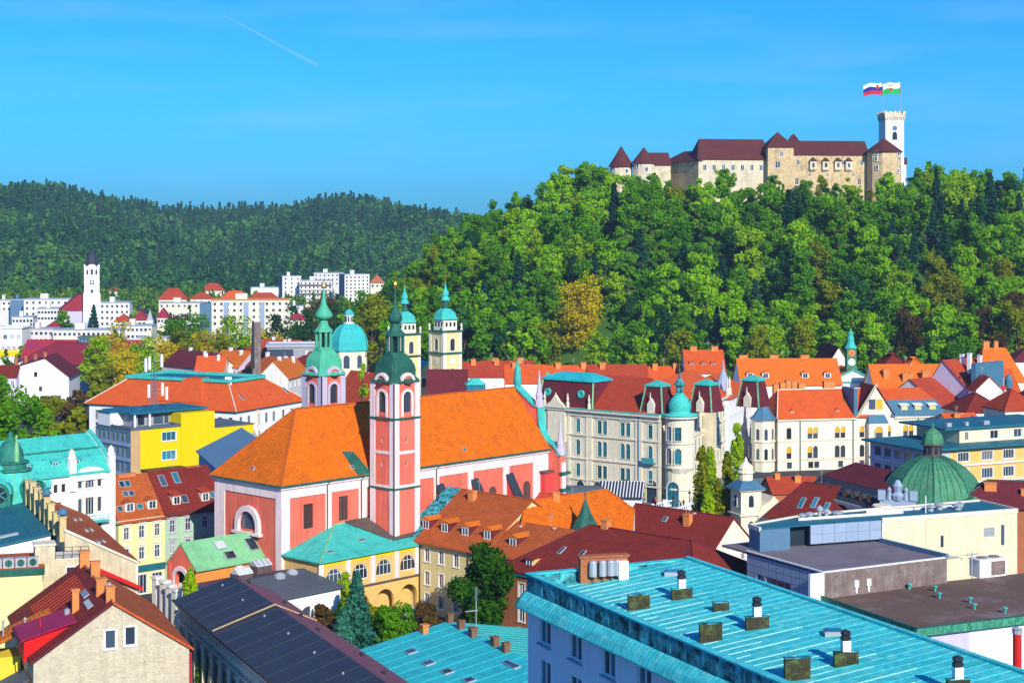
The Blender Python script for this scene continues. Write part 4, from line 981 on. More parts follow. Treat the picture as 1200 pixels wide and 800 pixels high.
c_ = PY(686, 617, 273); b = MB(); b.lathe((c_.x, c_.y), [(1.9, 9), (1.9, 13.9)], 8, .39); b.build('spire_drum', 'bright_orange_tile', o)
b = MB(); b.lathe((c_.x, c_.y), [(2.6, 13.9), (2.25, 14.2), (1.0, 16.4), (.14, 18.6), (.1, 19.2), (.22, 19.4), (.04, 20)], 8, .39); b.build('spire', 'copper_deep', o)
chimney(o, *P(652, 590, 17)[:2], 17.2, 1.1, 1.1, 1.6, 'chimney_orange')
A = G(15.3, -33)
o = house('monastery_wing', 'dark red hip roofed wing in front of the orange hall', (A.x, A.y), CA - R(90), 36, 22, 0, 11.0, 'russet_wall', 'hip', 6.2, 'dark_red_tile', {0: vrow([4, 8.5, 13, 17.5], (1.5, 5.2, 8.2), 1.2, 2, '')}, ax='x', i0=8, i1=9, ridge='wine_tile', cornice='teal_sheet', fm='frame_white', tm='trim_stone')
up11 = Vector((0, 11.5, 6)).normalized()
for x in (7.5, 11.5, 15.5): skylight(o, Vector((x, 5, 11 + 6.2 * 5.5 / 11.5 + .1)), (1, 0, 0), up11, .7, 1.7)
dormer(o, Matrix.Identity(4), 4.5, 11.6, 1.2, 1.6, 1.3, 'shed', 'ochre', 'dark_red_tile'); chimney(o, 11.0, 11, 16.4, 1.2, 1.0, 1.8, 'chimney_orange')
q = Vector((22, 302)) + Vector((-.686, -.728)) * 5.5
o = house('gabled_house', 'dark red roofed house with cream gable end turned to the square', (q.x, q.y), CA - R(90), 21, 11, 0, 8.4, 'pale_cream', 'gable', 4.6, 'dark_red_tile', {0: [(1.2, 1.6, 4, 1.1, '')], 1: [(1.5, 1.6, 2, 1.1, '')]}, ridge='wine_tile')
skylight(o, (8, 3.5, 8.4 + 4.6 * 3.5 / 5.5 + .3), (1, 0, 0), (0, 5.5, 4.6), .9, 1.2); chimney(o, 13, 3.4, 10.8, 1.3, 1.0, 2.2, 'chimney_orange', 2)
b = MB(); b.box(21.3, 25, 1, 6, 0, 6.2, 0); b.box(21.2, 25.1, .9, 6.1, 6.2, 6.5, 1); b.box(21.3, 25.02, .97, 1.0, 3.0, 3.4, 1)
for k in range(5): b.box(21.3 + .9 * k, 21.42 + .9 * k, .93, 1.02, 3.4, 6.2, 1)
b.build('glazed_annex', ['teal_glass', 'frame_white'], o); b = MB(); b.box(25.2, 26.4, 1, 2.4, 0, 6.6); b.build('post', 'vivid_yellow', o)
q = PY(612, 590, 306)
o = house('small_annex', 'low dark red roof between the church buttresses and the orange hall', (q.x, q.y), CA - R(60), 15, 9, 0, 9.5, 'salmon', 'hip', 4.4, 'red_tile', {}, ax='x', i0=1.5, ridge='red_tile'); chimney(o, 6, 3.5, 12, .9, .9, 1.4, 'chimney_orange')
# ---------------------------------------------------------------- chapel and glass roofs left of the church
A = G(-13.2, 4.4)
b = MB(); L6, D6, Z6, R6 = 13.1, 6.8, 10.2, 3.1
o = thing('chapel', 'small orange chapel with pale green ribbed roof and arched pink gable', 'chapel', tuple(A), CA)
wall_face(b, fmat(0, L6, D6), L6, 0, Z6, []); wall_face(b, fmat(2, L6, D6), L6, 0, Z6, []); b.build('wall', 'orange_wall', o)
g = MB(); T = fmat(3, L6, D6) @ Matrix.Translation((0, -.25, 0)); wall_face(g, T, D6, 0, Z6, [(D6/2, 3.2, 3.2, 6.2, True)], th=.8)
g.poly([T @ Vector(v) for v in ((0, 0, Z6), (D6, 0, Z6), (D6/2, 0, Z6 + R6 + .3))]); g.poly([T @ Vector(v) for v in ((D6, .8, Z6), (0, .8, Z6), (D6/2, .8, Z6 + R6 + .3))])
for s in (0, D6 - .9): g.box(-.4, -.252, s, s + .9, 0, Z6)
g.build('gable_wall', 'salmon', o)
q = MB(); a1 = arch_pts(3.2, 6.2)[2:]; a2 = arch_pts(4.2, 6.9, 8, 2.1)[2:]
for k in range(8): q.loft([[T @ Vector((D6/2 + p[0], y, 3.2 + p[1])) for p in (a1[k], a2[k], a2[k+1], a1[k+1])] for y in (-.2, 0)])
for s in (-1, 1): q.loft([[T @ Vector((D6/2 + s * x, y, z)) for x, z in ((1.6, 0), (2.1, 0), (2.1, 7.8), (1.6, 7.8))] for y in (-.2, 0)])
q.build('arch_surround', 'pink_white', o)
q = MB(); q.box(.55, .7, .6, D6 - .6, 3.2, 7.2); q.build('door', 'bright_white', o)
ro = roof(o, 'gable', L6, D6, Z6, R6, 'copper_light', seam=.75, ov=.6, ridge='copper_light')
sl6 = Vector((0, D6/2, R6)).normalized()
skylight(ro, Vector((6.3, 2.2, Z6 + R6 * 2.2 / 3.4 + .35)), (1, 0, 0), sl6, 2.0, 1.6, 'pale_glass'); skylight(ro, Vector((7.0, .6, Z6 + R6 * .6 / 3.4 + .35)), (1, 0, 0), sl6, 1.9, 1.5, 'window_glass')
skylight(ro, Vector((12, 1.6, Z6 + R6 * 1.6 / 3.4 + .35)), (1, 0, 0), sl6, 1.8, 2.4, 'window_glass')
b = MB(); b.box(7.5, 8.5, -.6, -.05, 8.6, 9.5); b.lathe((8, -.65), [(.3, 8.9), (.3, 9.2)], 8, m=1); b.build('ventilator_box', ['white_paint', 'dark_metal'], o)
A = G(-13.6, -13.6)
o = thing('low_annex', 'low dark metal roofed annex with white front and two boxed skylights beside the church', 'building', tuple(A), CA)
b = MB(); wall_face(b, fmat(0, 13.9, 17), 13.9, 0, 8, [(la(362) + 14.0 - 2.4, 3.8, 2.6, 2.2, True), (la(336) + 14, 3.8, 2.6, 2.2, True)]); 
for k in (1, 2, 3): wall_face(b, fmat(k, 13.9, 17), 13.9 if k == 2 else 17, 0, 8, [])
b.build('wall', 'bright_white', o)
for px_ in (362, 336): put_window(o, fmat(0, 13.9, 17), la(px_) + (14 - 2.4 if px_ == 362 else 14), 3.8, 2.6, 2.2, 'ag', 'frame_dark', 'trim_white', 'window_glass')
z_ = 8.0; rf = [[(-.5, -.6, z_), (14.4, -.6, z_), (13.5, 8, 9.6), (3, 8, 9.6)], [(14.4, -.6, z_), (14.4, 17, z_), (13.5, 8, 9.6)], [(14.4, 17, z_), (-.5, 17, z_), (3, 8, 9.6), (13.5, 8, 9.6)], [(-.5, 17, z_), (-.5, -.6, z_), (3, 8, 9.6)]]
ro = roof_mesh(o, rf, 'lead', seam=.9)
b = MB(); b.loft([[(x, y, z + d) for x, y, z in ((-.4, 17, 8.0), (-.4, 6.0, 8.0), (3, 8, 9.62), (9, 8, 9.62), (9.5, 17, 8.0))] for d in (.05, .12)]); b.build('tiled_patch', 'plum_sheet', ro)
for x, y, w in ((2.6, 9.5, 2.6), (8.5, 12.5, 2.8)):
    b = MB(); b.box(x - w/2, x + w/2, y - 1.1, y + 1.1, 8.4, 10.3, 0); b.loft([[(x - w/2, y - 1.1, 10.3), (x + w/2, y - 1.1, 10.3), (x + w/2, y + 1.1, 10.3), (x - w/2, y + 1.1, 10.3)], [(x - w/2, y - .05, 11.1), (x + w/2, y - .05, 11.1), (x + w/2, y + .05, 11.1), (x - w/2, y + .05, 11.1)]], 1)
    for k in range(4): xx = x - w/2 + w * k / 3; b.tube((xx, y - 1.15, 10.33), (xx, y, 11.15), .06, n=4, m=2)
    b.tube((x - w/2, y - 1.15, 10.33), (x + w/2, y - 1.15, 10.33), .06, n=4, m=2); b.build('skylight_box', ['brown_sheet', 'pale_glass', 'frame_white'], ro)
for x, y in ((7.5, 6.5), (10.5, 7.2)):
    b = MB(); b.lathe((x, y), [(.9, 9.2), (.9, 9.7), (.5, 10.0), (.05, 10.1)], 8, .39); b.build('roof_dome', 'pale_glass', ro)
# ---------------------------------------------------------------- long dark row, lower left centre (street grid turned 24 degrees)
SA = R(-65.5); S1 = Vector((math.cos(SA), math.sin(SA), 0)); S2 = Vector((-math.sin(SA), math.cos(SA), 0))
p0 = P(211, 703, 11); LR, DR = 66, 12.6
o = thing('market_hall', 'long low hall with dark blue and plum metal roof running to the lower edge', 'building', (p0.x, p0.y, 0), SA)
cols = [2.5 + 4.2 * k for k in range(15)]
b = MB(); wall_face(b, fmat(0, LR, DR), LR, 0, 11, [(c_, .1, 2.9, 6.6, False) for c_ in cols], th=.5)
for k in (1, 2, 3): wall_face(b, fmat(k, LR, DR), DR if k != 2 else LR, 0, 11, [])
b.build('wall', 'grey_wall', o)
for c_ in cols: put_window(o, fmat(0, LR, DR), c_, .1, 2.9, 6.6, '3t', 'frame_dark', None, 'warm_glass', name='shop_window')
for k in range(len(cols) + 1):
    x = .35 + 4.2 * k; b = MB(); b.box(x - .35, x + .35, -.28, -.004, 0, 7.4); b.box(x - .45, x + .45, -.36, -.004, 7.4, 7.8); b.build('pilaster', 'stone_white', o)
b = MB(); b.box(-.3, LR, -.34, -.003, 8.0, 8.25); b.box(-.35, LR, -.6, -.006, 10.3, 10.75); b.build('cornice', 'trim_stone', o)
fr = MB(); x = .6
while x < LR: fr.lathe((x, -.06), [(.01, 8.6), (.34, 8.95), (.34, 9.35), (.01, 9.75)], 6); fr.box(x + .5, x + .8, -.16, -.004, 8.5, 9.9); x += 1.25
fr.build('frieze_ornament', 'trim_stone', o, kind='stuff')
zr = 13.6; xr = 7.6
f1 = [(-.6, -.7, 11), (LR, -.7, 11), (LR, xr, zr), (-.6, xr, zr)]; f2 = [(LR, DR + .7, 11), (-.6, DR + .7, 11), (-.6, xr, zr), (LR, xr, zr)]
r1 = roof_mesh(o, [f1], 'slate_blue', seam=4.4, name='roof_slope'); r2 = roof_mesh(o, [f2], 'plum_sheet', seam=1.1, name='roof_slope')
b = MB(); b.poly([(-.1, 0, 11), (-.1, xr, zr - .25), (-.1, DR, 11)]); b.build('gable_end', 'grey_wall', o)
b = MB(); b.box(-.7, LR, -1.0, -.72, 10.85, 11.1); b.build('gutter', 'dark_metal', o)
b = MB(); b.loft([[(19.6, y, z) for y, z in ((-.6, 11.05), (xr, zr + .05), (xr, zr + .2), (-.6, 11.2))], [(19.8, y, z) for y, z in ((-.6, 11.05), (xr, zr + .05), (xr, zr + .2), (-.6, 11.2))]]); b.loft([[(x, y, z) for y, z in ((xr, zr + .05), (DR + .6, 11.05), (DR + .6, 11.2), (xr, zr + .2))] for x in (19.6, 19.8)]); b.build('expansion_ridge', 'tan_wall', r1)
for k in range(0, 11, 2):
    x = 2 + 5.1 * k; y = 2.4 if k % 4 else 4.4; y = y + 0 * 2.4 if k % 2 else 5.4; z = 11 + 2.6 * (y + .7) / 8.3; b = MB(); b.lathe((x, y), [(.13, z - .1), (.13, z + .2), (.04, z + .25)], 7); b.build('roof_vent', 'zinc', r1)
    y = 9.2 + (k % 3); z = 11 + 2.6 * (DR + .7 - y) / (DR + .7 - xr); b = MB(); b.box(x - .2, x + .2, y - .2, y + .2, z - .1, z + .4); b.build('roof_vent', 'dark_metal', r2)
# ---------------------------------------------------------------- turquoise roof, bottom centre
p0 = P(419, 764, 10); L12, D12 = 40, 25; T0 = SA + R(3)
o = thing('turquoise_roof_house', 'house under a plain turquoise metal roof with five small skylights, bottom centre', 'building', (p0.x, p0.y, 0), T0)
b = MB(); wall_face(b, fmat(0, L12, D12), L12, 0, 9.8, [(2.5 + 3.4 * k, 6.2, 1.5, 2.2, False) for k in range(11)] + [(2.5 + 3.4 * k, 2.2, 1.5, 2.2, False) for k in range(11)])
for k in (1, 2, 3): wall_face(b, fmat(k, L12, D12), D12 if k != 2 else L12, 0, 9.8, [])
for x in (0, L12): b.poly([(x, 0, 9.8), (x, D12, 9.8), (x, 12.5, 12.2)])
b.build('wall', 'apricot', o)
for k in range(11):
    for z in (6.2, 2.2): put_window(o, fmat(0, L12, D12), 2.5 + 3.4 * k, z, 1.5, 2.2, 't', 'frame_dark', None, 'window_glass')
zr = 12.4; f1 = [(-.5, -.7, 10), (L12, -.7, 10), (L12, 12.5, zr), (-.5, 12.5, zr)]; f2 = [(L12, D12 + .5, 10), (-.5, D12 + .5, 10), (-.5, 12.5, zr), (L12, 12.5, zr)]
r1 = roof_mesh(o, [f1], 'copper_blue', seam=2.4, name='roof_slope'); roof_mesh(o, [f2], 'copper', seam=1.6, name='roof_slope')
upv = Vector((0, 13.2, 2.4)).normalized()
def on_slope(px, py, o_, zf_):
    """a pixel's point on a sloping plane, in the building's own frame"""
    z = 12.0
    for _ in range(30):
        w = P(px, py, z); l_ = w - o_.location; a = o_.rotation_euler.z
        x = l_.x * math.cos(a) + l_.y * math.sin(a); y = -l_.x * math.sin(a) + l_.y * math.cos(a); z = zf_(x, y)
    return Vector((x, y, z))
zf12 = lambda x, y: 10 + 2.4 * (y + .7) / 13.2
for px_, py_, w, h in ((481.5, 763.5, 1.5, 1.3), (502, 777, 1.5, 1.3), (524, 787, 1.6, 1.2), (550, 797, 1.5, 1.2), (599, 779, 3.2, .9)): skylight(r1, on_slope(px_, py_, o, zf12), (1, 0, 0), upv, w, h)
for px_, py_, w in ((497.5, 735, 1.0), (527, 722, 1.0), (540, 730, .9), (554, 739, 1.2), (580, 750, 1.2), (593, 757, .9)):
    q = on_slope(px_, py_ + 6, o, zf12); chimney(o, q.x, q.y, q.z, w * .85, .75, .9, 'brown_brick' if px_ != 497.5 else 'chimney_orange')
b = MB(); c_ = on_slope(558, 740, o, zf12); b.tube((c_.x, c_.y, c_.z), (c_.x, c_.y, c_.z + 5.4), .06, n=5); b.box(c_.x - .04, c_.x + .04, c_.y - 1.5, c_.y + .2, c_.z + 2.6, c_.z + 2.7)
for k in range(6): b.box(c_.x - .5, c_.x + .5, c_.y - .02, c_.y + .02, c_.z + 4.0 + .25 * k, c_.z + 4.04 + .25 * k)
b.build('aerial', 'zinc', o)
# ---------------------------------------------------------------- big pale blue building with turquoise roof, lower right
p0 = P(618.7, 671, 39.8); LB, DB = 74, 11.6; BA = R(-65.1)
big = thing('tall_building', 'tall pale blue building with stained turquoise parapet and ribbed turquoise roof', 'building', (p0.x, p0.y, 0), BA)
b = MB(); rows = [35.75 - 2.82 * k for k in range(12)]; xs_ = [2.5 + 4.25 * k for k in range(17)]
hs_ = [(x, z, 1.6, 1.8, False) for z in rows for x in xs_]
wall_face(b, fmat(0, LB, DB), LB, 0, 38.7, hs_)
for k in (1, 2, 3): wall_face(b, fmat(k, LB, DB), DB if k != 2 else LB, 0, 38.7, [])
b.build('wall', 'sky_wall', big)
def big_win(x, z):
    w, h = 1.6, 1.8; k = 'bigwin'
    if k not in PC:
        f_ = MB(); t = .1
        for a in ((-w/2, -w/2 + t, 0, h), (w/2 - t, w/2, 0, h), (-w/2 + t, w/2 - t, 0, t), (-w/2 + t, w/2 - t, h - t, h), (-.07, .07, t, h - t)): f_.box(a[0], a[1], .1, .19, a[2], a[3])
        f_.box(-w/2 - .12, w/2 + .12, -.16, .05, -.14, -.02, 1)
        PC[k] = f_.mesh('window', ['frame_white', 'steel_panel'])
        c = MB(); c.poly([(-.36, 0, 0), (.36, 0, 0), (.36, 0, h - .2), (-.36, 0, h - .2)]); PC['bigpane'] = c.mesh('pane', 'teal_glass')
    o = link(PC[k], 'window', big, loc=(x, 0, z))
    for s in (-.39, .39): link(PC['bigpane'], 'pane', o, loc=(s, .15, .1))
for z in rows[:5]:
    for x in xs_: big_win(x, z)
b = MB()
for z in rows[5:]:
    for x in xs_: b.poly([(x - .8, .18, z), (x + .8, .18, z), (x + .8, .18, z + 1.8), (x - .8, .18, z + 1.8)]); b.box(x - .06, x + .06, .1, .17, z, z + 1.8, 1)
b.build('lower_windows', ['teal_glass', 'frame_white'], big, kind='stuff')
# parapet: upright cladding sheets, each one a piece
PZ0, PZ1 = 38.72, 39.8; c = MB(); c.box(.02, .76, -.07, .0, 0, PZ1 - PZ0 - .08); sh = c.mesh('parapet_sheet', 'copper_stained')
k = 0
while k * .8 < LB: link(sh, 'parapet_sheet', big, loc=(k * .8, -.02 - random.uniform(0, .03), PZ0)); k += 1
c = MB(); c.box(-.07, .0, .02, .76, 0, PZ1 - PZ0 - .08); sh = c.mesh('parapet_sheet', 'copper_stained')
for k in range(14): link(sh, 'parapet_sheet', big, loc=(-.02, k * .8 + .1, PZ0))
b = MB(); b.box(-.001, LB, .0, .3, PZ0 - .3, PZ1 - .1); b.box(-.001, .3, .3, DB, PZ0 - .3, PZ1 - .1); b.build('parapet', 'copper_stained', big)
b = MB(); b.box(-.15, LB, -.15, .4, PZ1 - .1, PZ1); b.box(-.15, .4, .4, DB + .1, PZ1 - .1, PZ1); b.build('coping', 'copper_panel', big)
# flared eave of many narrow curved tiles below the parapet
c = MB(); pr = [(-.02, 38.7), (-.25, 38.55), (-.6, 38.2), (-.85, 37.75), (-.85, 37.65), (.0, 37.65)]
k = 0
while k * .44 < LB: c.prism(pr, lambda y, z, k=k: (k * .44 + .02, y, z), lambda y, z, k=k: (k * .44 + .41, y, z)); k += 1
c.build('eave_tiles', 'copper_panel', big, kind='stuff')
b = MB(); b.prism([(-.0, 38.66), (-.22, 38.5), (-.57, 38.15), (-.82, 37.72), (-.82, 37.68), (.0, 37.68)], lambda y, z: (-.3, y, z), lambda y, z: (LB, y, z)); b.build('eave_board', 'copper_dark', big)
zb = lambda x, y: 38.72 + .098 * (y - .3)
b = MB(); b.loft([[(.3, .3, zb(0, .3) - d), (LB, .3, zb(0, .3) - d), (LB, DB, zb(0, DB) - d), (.3, DB, zb(0, DB) - d)] for d in (.5, .05)]); deck = b.build('roof', 'copper_dark', big)
cache = {}
W_ = .84
for i in range(int(LB / W_)):
    cut = (3.2, 6.9, 5.0, 8.3)[(i * 7) % 4]
    for y0, y1 in ((.32, cut), (cut, DB)):
        kk = (y0, y1)
        if kk not in cache:
            c = MB(); T2 = lambda x, y, z: Vector((x, y + y0, z + zb(0, y + y0)))
            c.box(.02, W_ - .03, .01, y1 - y0 - .02, -.04, .0, 0, T=T2); c.box(W_ - .06, W_ - .012, .01, y1 - y0 - .02, -.03, .026, 1 if y0 < 1 else 2, T=T2); c.box(.02, W_ - .08, y1 - y0 - .06, y1 - y0 - .0, .001, .02, 2, T=T2)
            cache[kk] = c.mesh('roof_sheet', ['copper_panel', 'copper_seam', 'copper_panel'])
        link(cache[kk], 'roof_sheet', deck, loc=(.3 + i * W_, 0, random.uniform(0, .015)))
b = MB(); b.box(.3, LB, DB - .1, DB + .25, 38.9, zb(0, DB) + .16); b.build('ridge_edge', 'copper_panel', big)
def big_pt(px, py): 
    z = 39.2
    for _ in range(30):
        l_ = P(px, py, z) - big.location; a = BA; x = l_.x * math.cos(a) + l_.y * math.sin(a); y = -l_.x * math.sin(a) + l_.y * math.cos(a); z = zb(x, y)
    return Vector((x, y, z))
IM = Matrix.Rotation(-BA, 4, 'Z')
for px0, px1, py0, py1, pipe in ((736, 762, 696, 714, 0), (787, 812, 689, 702, 1), (836, 855, 705, 716, 0), (820, 847, 730, 752, 0), (874, 902, 722, 737, 1), (977.6, 1007, 763, 780, 1), (919.5, 950.6, 770, 797, 0), (1110, 1138, 795, 812, 1)):
    q = big_pt((px0 + px1) / 2, py1); sc = F / (P(px0, py1, q.z).y); w = (px1 - px0) / sc; h = (py1 - py0) / sc
    o = link(None, 'roof_vent', big, mtx=Matrix.Translation(q) @ IM @ Matrix.Rotation(R(10), 4, 'Z'))
    b = MB(); b.box(-w/2, w/2, 0, .26, -.25, h - .04); b.box(-w/2 - .03, w/2 + .03, -.04, .30, h - .04, h, 1); b.build('vent_box', ['olive_panel', 'copper_stained'], o)
    if pipe:
        b = MB(); b.box(-.22, .22, -.05, .35, h, h + .55); b.build('flue', 'white_paint', o)
        b = MB(); b.lathe((0, .15), [(.14, h + .55), (.3, h + .62), (.3, h + .72), (.2, h + .78), (.28, h + .9), (.28, h + 1.0), (.05, h + 1.12)], 8); b.build('cowl', 'dark_metal', o)
for px_, py_ in ((977, 741), (788, 671)):
    q = big_pt(px_, py_ + 2); o = MB(); o.box(-.55, .55, -.4, .4, -.1, .22); o.box(-.45, .45, -.3, .3, .221, .3, 1); o.build('roof_hatch', ['frame_grey', 'teal_glass'], big, mtx=Matrix.Translation(q) @ IM)
q = big_pt(712, 681); o = link(None, 'chimney_block', big, mtx=Matrix.Translation(q) @ IM @ Matrix.Rotation(R(14), 4, 'Z'))
b = MB(); b.box(-1.7, 1.5, .4, .9, -.6, 1.5); b.box(-1.8, 1.6, .3, 1.0, 1.5, 1.62); b.build('wall', 'brick_red', o)
for x in (-.95, -.3, .25, .7):
    b = MB(); b.lathe((x, .1), [(.05, .35), (.26, .36), (.26, 1.25), (.2, 1.35), (.05, 1.4)], 10); b.tube((x, .1, -.4), (x, .1, .36), .04, n=4, m=1); b.build('ventilator', ['zinc', 'dark_metal'], o)
b = MB(); b.box(.7, 1.35, -.25, .3, .1, 1.3); b.tube((.75, 0, -.5), (.75, 0, .1), .04, n=4, m=1); b.tube((1.3, 0, -.5), (1.3, 0, .1), .04, n=4, m=1); b.build('cabinet', ['white_paint', 'dark_metal'], o)
# ---------------------------------------------------------------- lower left: brick gable house
Hh = 9.0; ap = Vector((-46.8, 200)); S3 = Vector((-.374, .927)); S4 = Vector((.927, .374))
A = ap - S4 * Hh; GA = math.atan2(.374, .927)
bg_ = thing('gable_house', 'red tiled house with broad rubble stone gable and two white framed windows', 'house', (A.x, A.y, 0), GA)
L1, D1, Z1, R1 = 18.0, 25.0, 12.0, 6.0
b = MB(); hs_ = [(10.0 - 1.25, 12.75, 1.25, 2.15, False), (10.0 + 1.05, 12.95, 1.25, 2.15, False)]
wall_face(b, fmat(0, L1, D1), L1, 0, Z1, [])
for k in (1, 2, 3): wall_face(b, fmat(k, L1, D1), D1 if k != 2 else L1, 0, Z1, [])
b.poly([(L1, D1, Z1), (0, D1, Z1), (9, D1, Z1 + R1)])
# gable triangle with two openings cut as strips
def gz(x): return Z1 + R1 - abs(x - 9) * R1 / 9
xs = [0, 8.12, 9.0, 9.38, 10.42, 11.68, 18.0]
for x0, x1 in zip(xs, xs[1:]):
    ho = [h for h in hs_ if h[0] - .64 <= x0 + .01 and x1 - .01 <= h[0] + .64]
    if ho:
        z0_, z1_ = ho[0][1], ho[0][1] + 2.15
        b.poly([(x0, 0, Z1), (x1, 0, Z1), (x1, 0, z0_), (x0, 0, z0_)]); b.poly([(x0, 0, z1_), (x1, 0, z1_), (x1, 0, gz(x1)), (x0, 0, gz(x0))])
    else:
        pts = [(x0, 0, Z1), (x1, 0, Z1)] + ([(x1, 0, gz(x1))] if gz(x1) > Z1 else []) + ([(x0, 0, gz(x0))] if gz(x0) > Z1 else []); b.poly(pts)
b.build('wall', 'gable_stone', bg_)
for i, h_ in enumerate(hs_): put_window(bg_, Matrix.Identity(4), h_[0], h_[1], h_[2], h_[3], '1', 'frame_white', 'white_paint', 'window_glass')
# courses of proud rubble stones
rs = random.Random(3); st_cache = []
for k in range(8):
    c = MB(); w, h = rs.uniform(.45, .9), rs.uniform(.18, .30); p = [(-w/2, 0), (-w/2 + .06, -h*.1), (w/2 - .08, 0), (w/2, h*.5), (w/2 - .05, h), (-w/2 + .1, h*.95)]
    c.prism(p, lambda x, z: (x * .94, -.05, z), lambda x, z: (x, .05, z)); st_cache.append(c.mesh('stone', 'gable_stone'))
n_ = 0
while n_ < 290:
    x, z = rs.uniform(.6, 17.4), rs.uniform(9.0, 17.6)
    if z + .4 > gz(x) or any(abs(x - h[0]) < 1.3 and h[1] - .5 < z < h[1] + 2.4 for h in hs_): continue
    link(st_cache[n_ % 8], 'stone', bg_, loc=(x, rs.uniform(-.012, .03), round(z / .34) * .34)); n_ += 1
ov = .45; rz_ = R1 / 9
f1 = [(-ov, D1 + .4, Z1 - ov * rz_ + .3), (-ov, -.35, Z1 - ov * rz_ + .3), (9, -.35, Z1 + R1 + .3), (9, D1 + .4, Z1 + R1 + .3)]
f2 = [(L1 + ov, -.35, Z1 - ov * rz_ + .3), (L1 + ov, D1 + .4, Z1 - ov * rz_ + .3), (9, D1 + .4, Z1 + R1 + .3), (9, -.35, Z1 + R1 + .3)]
r1 = roof_mesh(bg_, [f1], 'dark_red_tile', name='roof_slope'); r2 = roof_mesh(bg_, [f2], 'rust_tile', name='roof_slope')
b = MB(); b.tube((9, -.4, Z1 + R1 + .35), (9, D1 + .4, Z1 + R1 + .35), .16, n=6); b.build('ridge_cap', 'chimney_orange', bg_)
b = MB(); b.loft([[(x, y, z) for x, z in ((-ov, Z1 - ov * rz_ + .05), (9, Z1 + R1 + .05), (9, Z1 + R1 + .36), (-ov, Z1 - ov * rz_ + .36))] for y in (-.5, -.36)]); b.build('verge', 'wine_tile', bg_)
b = MB(); b.loft([[(x, y, z) for x, z in ((9, Z1 + R1 + .05), (L1 + ov, Z1 - ov * rz_ + .05), (L1 + ov, Z1 - ov * rz_ + .36), (9, Z1 + R1 + .36))] for y in (-.5, -.36)]); b.build('verge', 'vermilion_tile', bg_)
def zl(x): return Z1 + .3 + x * rz_
u1 = Vector((-9, 0, -6)).normalized()
for x, y, w, h in ((7.0, 5.5, 3.6, .8), (7.3, 10.5, 3.0, .8)): skylight(r1, (x, y, zl(x)), (0, 1, 0), (9, 0, 6), w, h, 'pale_glass')
for x, y, w, d, h in ((5.6, 6.6, .8, .7, 2.5), (8.9, 1.4, 1.0, .9, 1.4), (8.6, 6.5, 1.2, 1.2, 1.6), (9.3, 16.0, 1.1, .9, 1.8), (9, 23.5, 1.2, 1.0, 1.6)): chimney(bg_, x, y, zl(min(x, 18 - x)), w, d, h, 'chimney_orange', 0)
b = MB(); b.lathe((4.7, 7.0), [(.35, 14.6), (.35, 16.2), (.4, 16.2), (.05, 16.4)], 8); b.build('flue', 'zinc', bg_)
b = MB(); b.lathe((9.3, 4.6), [(.1, 18), (.1, 19.2), (.45, 19.25), (.1, 19.6)], 8); b.box(9.0, 9.9, 4.1, 5.0, 19.0, 19.1); b.build('chimney_cowl', 'zinc', bg_)
for k in range(9):
    x = 1.5 + (k % 3) * .1; 
for y in (13, 14.4, 15.8, 17.2, 18.6, 20.0, 21.4):
    b = MB(); b.loft([[(x, yy, zl(x) + dz) for x, yy in ((2.0, y), (7.6, y), (7.6, y + .35), (2.0, y + .35))] for dz in (.0, .12)]); b.build('roof_rib', 'red_tile', r1)
# box dormer with magenta metal roof
b = MB(); b.loft([[(-.8, 2.6, 11.4), (4.8, 2.6, 15.2), (4.8, 2.6, 15.3), (-.8, 2.6, 13.9)], [(-.8, 9.5, 11.4), (4.8, 9.5, 15.2), (4.8, 9.5, 15.3), (-.8, 9.5, 13.9)]]); d = b.build('dormer', 'scarlet_paint', bg_)
b = MB(); b.loft([[(-1.2, 2.2, 13.9 + q), (5.2, 2.2, 15.7 + q), (5.2, 9.9, 15.7 + q), (-1.2, 9.9, 13.9 + q)] for q in (0, .16)]); dr = b.build('dormer_roof', 'magenta_sheet', d)
b = MB(); b.tube((-1.3, 2.0, 13.9), (-1.3, 10, 13.9), .13, n=6); b.tube((-1.2, 2.5, 13.8), (-.9, 2.5, 11.2), .08, n=5); b.build('gutter', 'wine_tile', d)
b = MB(); b.lathe((1.4, 5.5), [(.1, 14.3), (.1, 15.6), (.2, 15.6), (.05, 15.7)], 6); b.build('vent_pipe', 'red_paint', d)
f3 = [(-1.5, 8.5, 13.0), (4.2, 8.5, 15.6), (4.2, 13.5, 15.6), (-1.5, 13.5, 13.0)]
o = thing('orange_roof_wing', 'bright orange tiled lower roof on a yellow wall beside the magenta dormer', 'house', tuple(bg_.location), GA)
roof_mesh(o, [[(-7.5, 9.9, 10.2), (3.4, 10.2, 14.9), (3.4, 14.6, 15.0), (-1.8, 16.6, 12.4)], [(-7.5, 9.9, 10.2), (-1.8, 16.6, 12.4), (-5.5, 18.5, 9.0)]], 'orange_tile', ridge=[((-7.5, 9.9, 10.2), (3.4, 10.2, 14.9))])
b = MB(); b.box(-6.3, -.4, 10.2, 15, 0, 10.4); b.build('wall', 'yellow', o); 
for x, y in ((-2.2, 12.2), (.4, 12.6)):
    b = MB(); b.lathe((x, y), [(.12, 11.8), (.12, 14.2), (.25, 14.25), (.05, 14.5)], 6); b.build('vent_pipe', 'zinc', o)
b = MB(); b.loft([[(-3.4, 1.5, 8.2 + q), (-.3, 1.5, 9.6 + q), (-.3, 7, 9.6 + q), (-3.4, 7, 8.2 + q)] for q in (0, .12)]); b.build('canopy', 'lead', bg_)
b = MB(); b.box(L1 + .05, L1 + .2, -.45, -.3, 0, 11.6); b.build('downpipe', 'red_paint', bg_)
